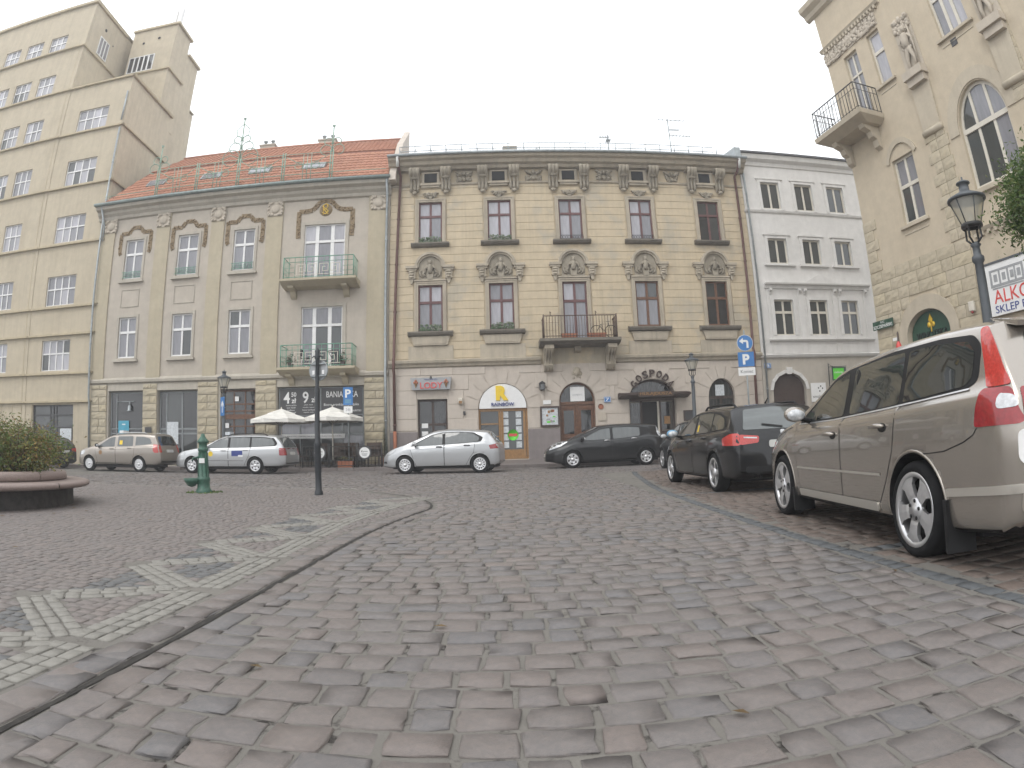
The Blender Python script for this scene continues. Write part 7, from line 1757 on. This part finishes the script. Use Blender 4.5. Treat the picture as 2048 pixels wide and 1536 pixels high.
# left-turn, parking and plate on one pole
sx, sy = 9.18, 22.6+.0
t = thing('traffic_sign', 'traffic sign pole with a round blue left-turn sign over a blue parking sign', 'traffic sign', (9.95, 24.5, .14), R(-14))
b = MB(); b.tube([(0, .04, 0), (0, .04, 5.2)], .035, 8); b.lathe([(.04, 0), (.0, .05)], 8, (0, .04, 5.2)); b.build('pole', 'zinc', t)
b = MB(); disc(b, .35, -.012, .0, z=4.67); d_ = b.build('round_sign', 'blue_sign', t); b = MB(); b.lathe([(.335, -.014), (.35, -.016), (.35, -.012)], 28, (0, 0, 4.67), 'y'); b.build('rim', 'white_sign', d_)
b = MB(); q = [(.06, -.22), (.15, -.22), (.15, .02)]+arc(.03, .02, .12, 0, PI/2, 6, .11)+[(-.08, .13), (-.08, .22), (-.25, .085), (-.08, -.05), (-.08, .04), (.02, .04)]+arc(.03, .01, .03, PI/2, 0, 3)
b.prism([(x, z+4.67) for x, z in q], -.018, -.012); b.build('arrow', 'white_sign', d_)
b = MB(); b.box(-.35, .35, -.012, 0, 3.66, 4.28); d_ = b.build('square_sign', 'blue_sign', t); lettering('P', d_, 'white_sign', 0, -.013, 3.97, .30, .44, .005, .04)
b = MB(); b.box(-.37, .37, -.012, 0, 3.28, 3.62); d_ = b.build('plate', 'white_sign', t); lettering('Koniec', d_, 'black_board', 0, -.013, 3.45, .54, .14, .004)
# blue arrow sign on the lantern by the red tiled house
t = thing('traffic_sign', 'narrow blue sign with a white up arrow on the lantern by the brown door', 'traffic sign', (-12.40, 24.2, 0), R(-40))
b = MB(); b.box(-.22, .22, -.01, .0, 2.35, 3.15); b.build('plate', 'blue_sign', t); b = MB(); b.prism([(-.035, 2.48), (.035, 2.48), (.035, 2.82), (.13, 2.72), (.13, 2.84), (0, 3.0), (-.13, 2.84), (-.13, 2.72), (-.035, 2.82)], -.016, -.01); b.build('arrow', 'white_sign', t)
b = MB(); b.tube([(0, .0, 2.7), (0, .14, 2.7)], .02, 6); b.build('clamp', 'zinc', t)
# parking sign by the cafe
t = thing('parking_sign', 'blue parking sign with a white plate in front of the cafe window', 'traffic sign', (-6.72, 24.35, .14), R(10))
b = MB(); b.tube([(0, .04, 0), (0, .04, 3.3)], .03, 8); b.build('pole', 'zinc', t)
b = MB(); b.box(-.20, .20, -.01, 0, 2.55, 3.28); d_ = b.build('plate', 'blue_sign', t); lettering('P', d_, 'white_sign', 0, -.012, 3.02, .24, .34, .004, .03); b = MB(); b.box(-.13, .13, -.013, -.01, 2.62, 2.78); b.build('pictogram', 'sky_blue_plate', d_)
b = MB(); b.box(-.18, .18, -.01, 0, 2.22, 2.50); d_ = b.build('small_plate', 'white_sign', t); lettering('24h', d_, 'sign_grey', 0, -.012, 2.36, .2, .12, .003)
# black post with a round sign seen from behind
t = thing('sign_post', 'black cast post with a round sign seen from behind, on the plaza', 'sign post', (-3.84, 11.6, 0), R(-12))
b = MB(); b.lathe([(.085, 0), (.085, .06), (.065, .1), (.06, .42), (.07, .46), (.062, .95), (.075, .99), (.055, 1.05), (.045, 2.0), (.05, 2.1), (.04, 2.14), (.035, 2.66), (.06, 2.70), (.05, 2.74), (.045, 2.8), (.055, 2.84), (0, 2.92)], 12); b.build('post', 'post_black', t)
b = MB(); b.lathe([(0, .05), (.2, .05), (.2, .066), (0, .066)], 28, (0, 0, 2.46), 'y', smooth=False); d_ = b.build('round_sign', 'sign_grey', t)
b = MB(); b.lathe([(.2, .045), (.212, .04), (.212, .07), (.2, .07)], 28, (0, 0, 2.46), 'y'); b.build('rim', 'zinc', d_)
for z in (2.58, 2.34): b = MB(); b.tube([(-.16, .02, z), (.16, .02, z)], .016, 5); b.build('clamp', 'zinc', t)
for x in (-.11, .11): b = MB(); b.box(x-.025, x+.025, .040, .05, 2.38, 2.46); b.build('painted_glint', 'white_sign', d_)  # two white patches painted in as reflections on the sign's back
b = MB()
for s in (-1, 1): b.tube([(0, 0, 2.70), (s*.08, 0, 2.74), (s*.14, 0, 2.70)], [.02, .016, .006], 6)
b.build('scroll', 'post_black', t)
# cast-iron street pump
t = thing('water_pump', 'green cast-iron water pump with a side basin on the plaza', 'water pump', (-6.5, 11.75, 0), R(15))
b = MB(); b.lathe([(.18, 0), (.18, .05), (.145, .08), (.135, .22), (.15, .26), (.15, .30), (.125, .33), (.105, .75), (.10, .86), (.115, .88), (.115, .92), (.095, .94), (.095, 1.02), (.13, 1.05), (.13, 1.08), (.09, 1.12), (.05, 1.18), (.045, 1.22), (0, 1.24)], 12); b.build('column', 'pump_green', t)
b = MB()
for k in range(8): a = PI/4*k; b.tube([(.122*math.cos(a), .122*math.sin(a), .34), (.102*math.cos(a), .102*math.sin(a), .84)], .008, 4)
b.build('fluting', 'pump_green', t)
b = MB(); b.lathe([(.02, -.16), (.08, -.14), (.15, -.05), (.18, .02), (.165, .02), (.13, -.04), (.0, -.08)], 16, (-.25, -.06, .28)); b.tube([(-.12, 0, .22), (-.2, -.05, .2)], .04, 6); b.build('basin', 'pump_green', t)
b = MB(); b.tube([(-.08, -.06, .74), (-.2, -.08, .72), (-.22, -.09, .66)], .022, 8); b.build('spout', 'pump_green', t)
b = MB(); b.box(-.06, .06, -.128, -.112, .62, .72); b.build('label', 'white_sign', t)
moss = MB(); mr = random.Random(6)
for k in range(120):
    a, r = mr.random()*2*PI, .22+.18*mr.random(); s = .012+.012*mr.random(); x, y = -6.5+r*math.cos(a), 11.75+r*math.sin(a)
    moss.add([(x-s, y, .0), (x+s, y, .0), (x+mr.uniform(-s, s), y, .012+.03*mr.random())], [(0, 1, 2)])
o = moss.build('grass_tufts', 'tree_leaf'); o['kind'] = 'stuff'

# ================================================================ round planter with its seat
PX, PY = -8.75, 7.35
t = thing('round_planter', 'round granite planter with a wide bench ring, full of shrubs', 'planter', (PX, PY, 0))
b = MB(); b.lathe([(1.80, -.03), (1.80, .30), (1.2, .30)], 72, smooth=False); b.build('base', 'granite_dark', t)
for k in range(12):
    a0, a1 = 2*PI*k/12+.004, 2*PI*(k+1)/12-.004; b = MB(); b.lathe([(1.42, .29), (2.05, .29), (2.09, .31), (2.10, .345), (2.08, .375), (2.03, .39), (1.42, .395), (1.42, .29)], 8, a0=a0, a1=a1)
    b.build('bench_slab', 'granite_pink', t)
for k in range(9):
    a0, a1 = 2*PI*k/9+.004, 2*PI*(k+1)/9-.004; b = MB(); b.lathe([(1.46, .39), (1.66, .39), (1.69, .42), (1.68, .50), (1.64, .535), (1.52, .54), (1.46, .52), (1.46, .39)], 10, a0=a0, a1=a1)
    b.build('rim_stone', 'granite_pink', t)
b = MB(); b.lathe([(1.47, .49), (.7, .53), (0, .55)], 32); b.build('soil', 'soil', t)
def leaf_cloud(n, center, rad, size, seed, shape=None, flat=.6):
    """many small leaf-shaped faces in clumps through a volume"""
    g = np.random.default_rng(seed); c = np.array(center); nc = max(6, n//70); cl = []
    while len(cl) < nc:
        p = g.uniform(-1, 1, 3)
        if (p**2).sum() < 1 and (shape is None or shape(p)): cl.append(p)
    cl = np.array(cl); idx = g.integers(0, nc, n); spread = .23
    P = cl[idx]+g.normal(0, spread, (n, 3)); P = c+P*np.array(rad)
    d = g.normal(0, 1, (n, 3)); d[:, 2] *= flat; d /= np.linalg.norm(d, axis=1, keepdims=True)
    e = np.cross(d, g.normal(0, 1, (n, 3))); e /= np.linalg.norm(e, axis=1, keepdims=True); nn = np.cross(d, e)
    L = size*g.uniform(.6, 1.4, (n, 1)); Wd = L*.38
    V = np.stack([P-d*L*.5, P+e*Wd*.5+nn*L*.06, P+d*L*.5, P-e*Wd*.5+nn*L*.06], 1)
    return V.reshape(-1, 3)
def quads_mesh(name, V, mat):
    n = len(V)//4; me = bpy.data.meshes.new(name); me.vertices.add(len(V)); me.vertices.foreach_set('co', V.astype(np.float32).ravel())
    me.loops.add(4*n); me.loops.foreach_set('vertex_index', np.arange(4*n, dtype=np.int32)); me.polygons.add(n); me.polygons.foreach_set('loop_start', np.arange(n, dtype=np.int32)*4)
    me.update(calc_edges=True); me.materials.append(MATS[mat]); return me
def branches(b, base, tips, r0, seed, n=10):
    g = random.Random(seed)
    for tp in tips:
        p0, p1 = Vector(base)+Vector((g.uniform(-.2, .2), g.uniform(-.2, .2), 0)), Vector(tp); m = (p0+p1)/2+Vector((g.uniform(-.1, .1), g.uniform(-.1, .1), .08))
        b.tube([p0, m, p1], [r0, r0*.6, r0*.15], 5)
br = random.Random(17)
for i, (dx, dy, rx, rz, zc, n) in enumerate(((1.10, .05, .74, .40, .86, 4200), (-.05, .0, .88, .50, .95, 4800), (.70, .80, .80, .42, .90, 3000), (-.75, -.5, .6, .32, .80, 1700), (.35, -.85, .62, .27, .76, 1900))):
    s = thing('shrub', ('shrub with yellowing and rusty leaves at the bench side of the planter', 'tallest green shrub in the middle of the planter', 'shrub at the back of the planter toward the houses', 'small shrub at the far side of the planter from the pump', 'low shrub at the front rim of the planter')[i], 'shrub', (PX+dx, PY+dy, .5), br.random()*6, 'planter shrubs')
    me = quads_mesh('foliage', leaf_cloud(n, (0, 0, zc-.5), (rx*.85, rx*.85, rz), .062, 70+i), 'planter_leaf'); f = link('foliage', me, s); f['kind'] = 'stuff'
    b = MB(); branches(b, (0, 0, 0), [(br.uniform(-rx, rx)*.9, br.uniform(-rx, rx)*.9, zc-.5+rz*br.uniform(.1, 1.25)) for _ in range(26)], .012, i); b.build('stems', 'bark', s)
lv = MB()
for k in range(70):
    a, r = br.random()*2*PI, 1.85+.9*br.random()**2; x, y = PX+r*math.cos(a), PY+r*math.sin(a); s = .025+.02*br.random(); q = br.random()*PI
    lv.add([(x-s*math.cos(q), y-s*math.sin(q), .008), (x+s*.5*math.sin(q), y-s*.5*math.cos(q), .014), (x+s*math.cos(q), y+s*math.sin(q), .01), (x-s*.5*math.sin(q), y+s*.5*math.cos(q), .016)], [(0, 1, 2, 3)])
lr = random.Random(40)
for k in range(60):
    x, y = lr.uniform(-5, 5), lr.uniform(1.5, 16); s = .018+.02*lr.random(); q = lr.random()*PI
    lv.add([(x-s*math.cos(q), y-s*math.sin(q), .012), (x+s*.5*math.sin(q), y-s*.5*math.cos(q), .016), (x+s*math.cos(q), y+s*math.sin(q), .012), (x-s*.5*math.sin(q), y+s*.5*math.cos(q), .018)], [(0, 1, 2, 3)])
o = lv.build('fallen_leaves', 'fallen_leaf'); o['kind'] = 'stuff'

# ================================================================ street tree at the right edge
t = thing('street_tree', 'feathery green tree beside the lantern and the shop board', 'tree', (7.42, 5.45, .02))
b = MB(); b.tube([(0, 0, 0), (.03, .02, 1.2), (-.02, .0, 2.4), (.05, .02, 3.4), (0, .05, 4.6)], [.13, .11, .095, .07, .03], 10)
tr = random.Random(9)
tips = [(tr.uniform(-.75, .8), tr.uniform(-.8, .8), tr.uniform(3.0, 4.3)) for _ in range(34)]
for tp in tips:
    z0 = 2.3+max(0, tp[2]-3)*.75; b.tube([(0, 0, z0), (tp[0]*.5, tp[1]*.5, (z0+tp[2])/2+.1), tp], [.035, .022, .006], 5)
b.build('trunk', 'bark', t)
V1 = leaf_cloud(34000, (0, 0, 3.72), (.74, .80, .66), .075, 5, shape=lambda p: p[2] > -.95, flat=.8)
f = link('crown', quads_mesh('crown', V1, 'tree_leaf'), t)
# ================================================================ cafe terrace
def umbrella(label, loc, hub_z, half, tilt, rz):
    t = thing('parasol', label, 'parasol', loc, rz, 'cafe parasols'); b = MB(); b.lathe([(.025, 0), (.025, hub_z-.02)], 8); b.build('pole', 'cream_paint', t)
    b = MB(); n = 8; top = hub_z; e = top-.46; vs = [(0, 0, top)]
    for r, z in ((half*.45, top-.20), (half*.45+.02, top-.235), (half, e), (half*1.005, e-.17)):
        for k in range(n):
            a = 2*PI*k/n+PI/8; vs.append((r*math.cos(a), r*math.sin(a), z)); a2 = a+PI/n; rr_ = r*math.cos(PI/n)*(1.0 if z > e-.1 else .985); vs.append((rr_*math.cos(a2), rr_*math.sin(a2), z-(.035 if r > half*.6 else .012)+(.05 if z < e-.1 else 0)))
    m = 2*n; fs = [(0, 1+k, 1+(k+1) % m) for k in range(m)]
    for q in range(3): fs += [(1+q*m+k, 1+(q+1)*m+k, 1+(q+1)*m+(k+1) % m, 1+q*m+(k+1) % m) for k in range(m)]
    b.add(vs, fs); c = b.build('canopy', 'canvas_white', t); b = MB()
    for k in range(n): a = 2*PI*k/n+PI/8; b.tube([(0, 0, top-.06), (half*math.cos(a), half*math.sin(a), e-.01)], .009, 4); b.tube([(0, 0, top-.75), (half*.5*math.cos(a), half*.5*math.sin(a), top-.26)], .008, 4)
    b.build('rib', 'dark_wood', t); b = MB(); b.lathe([(.03, 0), (.02, .06), (0, .08)], 8, (0, 0, top)); b.build('finial', 'cream_paint', t)
    b = MB(); b.lathe([(.28, 0), (.28, .06), (.05, .1), (.04, .3)], 14); b.build('base', 'granite_dark', t)
    return t
umbrella('white parasol above the rear of the silver taxi', (-9.75, 24.55, .14), 2.48, 1.34, 0, .2)
umbrella('white parasol before the cafe window, behind the black post', (-7.52, 24.75, .14), 2.52, 1.30, 0, .5)
def fence_panel(label, x0, x1):
    t = thing('terrace_fence', label, 'fence', ((x0+x1)/2, 24.28, .14), 0, 'terrace fence panels'); w = (x1-x0)/2; b = MB()
    for z in (.08, .86): b.tube([(-w, 0, z), (w, 0, z)], .016, 5)
    for x in (-w, w): b.tube([(x, 0, 0), (x, 0, .98)], .024, 6)
    b.build('frame', 'black_iron', t)
    for k in range(1, 7): q = MB(); x = -w+2*w*k/7; q.tube([(x, 0, .08), (x, 0, .86)], .008, 4); q.build('bar', 'black_iron', t)
    b = MB()
    for z in (.28, .46, .64): b.tube([(-w, .006, z), (w, .006, z)], .007, 4)
    b.build('wires', 'black_iron', t)
    return t
FX = [-8.75, -7.55, -6.35, -5.30]
for i in range(3): fence_panel(('terrace fence panel beside the silver taxi', 'middle terrace fence panel with a round white sign', 'terrace fence panel beside the slim conifer')[i], FX[i]+.03, FX[i+1]-.03)
for x, lab in ((-7.94, 'round white brewery sign on the terrace fence behind the black post'), (-6.02, 'round white brewery sign on the terrace fence near the silver hatchback')):
    t = thing('round_sign', lab, 'sign', (x, 24.24, .74)); b = MB(); disc(b, .29, -.03, .0); b.build('disc', 'black_board', t); b = MB(); disc(b, .22, -.035, -.03); b.build('face', 'white_sign', t)
    lettering('żywe', t, 'black_board', 0, -.037, .05, .26, .09, .003, .005); b = MB(); b.box(-.12, .12, -.038, -.035, -.07, -.04); b.box(-.09, .09, -.038, -.035, -.12, -.095); b.build('print', 'sign_grey', t)
def chair_proto():
    t = thing('terrace_chair', 'x', 'chair', (0, 0, 0), 0, 'terrace chairs')
    b = MB(); b.bevbox(-.23, .23, -.22, .22, .42, .47, .015); b.build('seat', 'wicker', t); b = MB()
    b.add([(-.24, .20, .47), (.24, .20, .47), (.26, .28, 1.0), (-.26, .28, 1.0), (-.24, .24, .47), (.24, .24, .47), (.26, .32, 1.0), (-.26, .32, 1.0)], [(0, 1, 2, 3), (5, 4, 7, 6), (0, 4, 5, 1), (1, 5, 6, 2), (2, 6, 7, 3), (3, 7, 4, 0)]); b.build('backrest', 'wicker', t)
    for x in (-.21, .21):
        for y in (-.19, .21): b = MB(); b.tube([(x, y, 0), (x*.98, y, .43)], .016, 5); b.build('leg', 'dark_wood', t)
    return t
def table_proto():
    t = thing('terrace_table', 'x', 'table', (0, 0, 0), 0, 'terrace tables'); b = MB(); b.bevbox(-.35, .35, -.35, .35, .71, .74, .01); b.build('tabletop', 'dark_wood', t)
    for x in (-.3, .3):
        for y in (-.3, .3): b = MB(); b.tube([(x, y, 0), (x, y, .71)], .02, 5); b.build('leg', 'dark_wood', t)
    return t
ch = chair_proto(); tb_ = table_proto()
CH = [(-8.9, 24.75, 1.4, 'terrace chair beside the rear of the silver taxi'), (-8.15, 25.3, 3.3, 'terrace chair close to the cafe window, beside the stone pier'), (-7.2, 24.65, .2, 'terrace chair under the parasol before the cafe window'), (-6.75, 25.2, 3.0, 'terrace chair close to the cafe window, middle'), (-6.3, 24.7, 1.2, 'terrace chair behind the round sign near the hatchback'), (-5.75, 24.65, .3, 'terrace chair near the conifer'), (-5.5, 25.2, 2.6, 'terrace chair against the wall beside the conifer')]
for i, (x, y, a, lab) in enumerate(CH):
    if i == 0: ch.location = (x, y, .15); ch.rotation_euler = (0, 0, a); ch['label'] = lab
    else: dup(ch, (x, y, .15), a, lab)
for i, (x, y, lab) in enumerate(((-8.3, 24.8, 'dark terrace table between the taxi and the parasol pole'), (-6.9, 24.95, 'dark terrace table behind the parking sign'), (-5.9, 25.0, 'dark terrace table near the conifer'))):
    if i == 0: tb_.location = (x, y, .15); tb_['label'] = lab
    else: dup(tb_, (x, y, .15), .1*i, lab)
t = thing('planter_box', 'terracotta flower trough with red flowers on the cafe terrace', 'planter', (-6.9, 24.45, .14)); b = MB(); b.prism([(-.3, 0), (.3, 0), (.34, .26), (-.34, .26)], -.1, .1); b.build('trough', 'terracotta', t)
f = link('flowers', quads_mesh('flowers', leaf_cloud(220, (0, 0, .36), (.3, .1, .1), .06, 3), 'planter_leaf'), t); f['kind'] = 'stuff'
t = thing('conifer', 'slim potted conifer beside the rusty drainpipe', 'shrub', (-5.52, 25.75, .2))
b = MB(); b.lathe([(.16, 0), (.20, .3), (.17, .3)], 12); b.build('pot', 'terracotta', t); b = MB(); b.tube([(0, 0, .25), (0, 0, 1.5)], [.03, .01], 6); b.build('trunk', 'bark', t)
g_ = np.random.default_rng(3); V = leaf_cloud(2600, (0, 0, 0), (.2, .2, .2), .05, 44); zz = g_.uniform(0, 1, len(V)//4).repeat(4); V[:, 2] = V[:, 2]*.5+.30+zz*1.3; V[:, :2] *= (1.15-zz)[:, None]
link('crown', quads_mesh('crown', V, 'thuja_leaf'), t)
# pots and a folding table on the lower balcony
for x, lab in ((-4.35, 'green potted plant beside the folding chair on the lower green balcony'), (-1.98, 'round potted plant beside the folding table on the lower green balcony')):
    t = thing('potted_plant', lab, 'plant', on(P_LEFT, AZ_LEFT, x, .6, 4.44)); b = MB(); b.lathe([(.10, 0), (.14, .24), (.11, .24)], 10); b.build('pot', 'dark_wood', t)
    link('foliage', quads_mesh('foliage', leaf_cloud(500, (0, 0, .42), (.2, .2, .24), .06, 8), 'thuja_leaf'), t)['kind'] = 'stuff'
t = thing('folding_table', 'small folding table on the lower green balcony', 'table', on(P_LEFT, AZ_LEFT, -2.45, .5, 4.44), AZ_LEFT); b = MB(); b.lathe([(0, .70), (.27, .70), (.27, .73), (0, .73)], 16); b.build('tabletop', 'black_iron', t)
for s in (-1, 1): b = MB(); b.tube([(-.2*s, -.05*s, 0), (.2*s, -.05*s, .7)], .014, 5); b.build('leg', 'black_iron', t)
t = thing('folding_chair', 'small folding chair on the lower green balcony', 'chair', on(P_LEFT, AZ_LEFT, -3.7, .5, 4.44), AZ_LEFT); b = MB(); b.box(-.18, .18, -.17, .17, .43, .46); b.build('seat', 'black_iron', t); b = MB(); b.box(-.20, -.17, -.17, .17, .55, .86); b.build('backrest', 'black_iron', t)
for s in (-1, 1): b = MB(); b.tube([(-.18, .15*s, 0), (.16, .15*s, .44)], .013, 5); b.tube([(.18, .15*s, 0), (-.19, .15*s, .86)], .013, 5); b.build('leg', 'black_iron', t)
for x, w in ((2.5, .7), (3.7, .85)):
    t = thing('flower_trough', ('shorter terracotta trough on the iron balcony', 'longer terracotta trough on the iron balcony beside the bicycle')[x > 3], 'planter', on(P_MID, AZ_MID, x, .78, 5.41), AZ_MID); b = MB(); b.prism([(-w/2+.04, 0), (w/2-.04, 0), (w/2, .18), (-w/2, .18)], -.09, .09); b.build('trough', 'terracotta', t); b = MB(); b.box(-w/2+.02, w/2-.02, -.07, .07, .15, .17); b.build('soil', 'soil', t)
t = thing('bicycle', 'bicycle leaning inside the iron balcony railing', 'bicycle', on(P_MID, AZ_MID, 4.05, .5, 5.41), AZ_MID)
for x in (-.3, .34): b = MB(); b.tube([(x+px, 0, .3+pz_) for px, pz_ in arc(0, 0, .27, 0, 2*PI, 18)], .016, 5); b.build('wheel', 'rubber', t)
b = MB(); b.tube([(-.3, 0, .3), (-.1, 0, .62), (.24, 0, .62), (.02, 0, .3), (-.1, 0, .62)], .014, 5); b.tube([(.34, 0, .3), (.22, 0, .72)], .014, 5); b.tube([(.15, 0, .74), (.30, 0, .74)], .012, 5); b.build('frame', 'black_iron', t)

t = thing('closed_parasol', 'closed red parasol standing before the rough stone corner', 'parasol', (11.2, 15.2, .02)); b = MB(); b.lathe([(.03, 0), (.03, 3.55), (.0, 3.6)], 8); b.build('pole', 'dark_wood', t)
b = MB(); b.lathe([(.18, 1.5), (.22, 1.7), (.15, 2.6), (.08, 3.2), (.03, 3.3)], 10); b.build('canopy', 'red_letter', t)

# ================================================================ thin volume over the square, added to imitate lens veil
hz = MB(); hz.box(-160, 160, -60, 160, -1.06, 36); hz = hz.build('veil_haze', None); hz['kind'] = 'stuff'
hm = bpy.data.materials.new('veil_haze'); hm.use_nodes = True; n_ = hm.node_tree; n_.nodes.clear()
vol = n_.nodes.new('ShaderNodeVolumePrincipled'); vol.inputs['Density'].default_value = 0.0038; vol.inputs['Color'].default_value = (0.95, 0.95, 0.96, 1); vol.inputs['Anisotropy'].default_value = 0.2
ho = n_.nodes.new('ShaderNodeOutputMaterial'); n_.links.new(vol.outputs[0], ho.inputs['Volume']); hz.data.materials.append(hm)
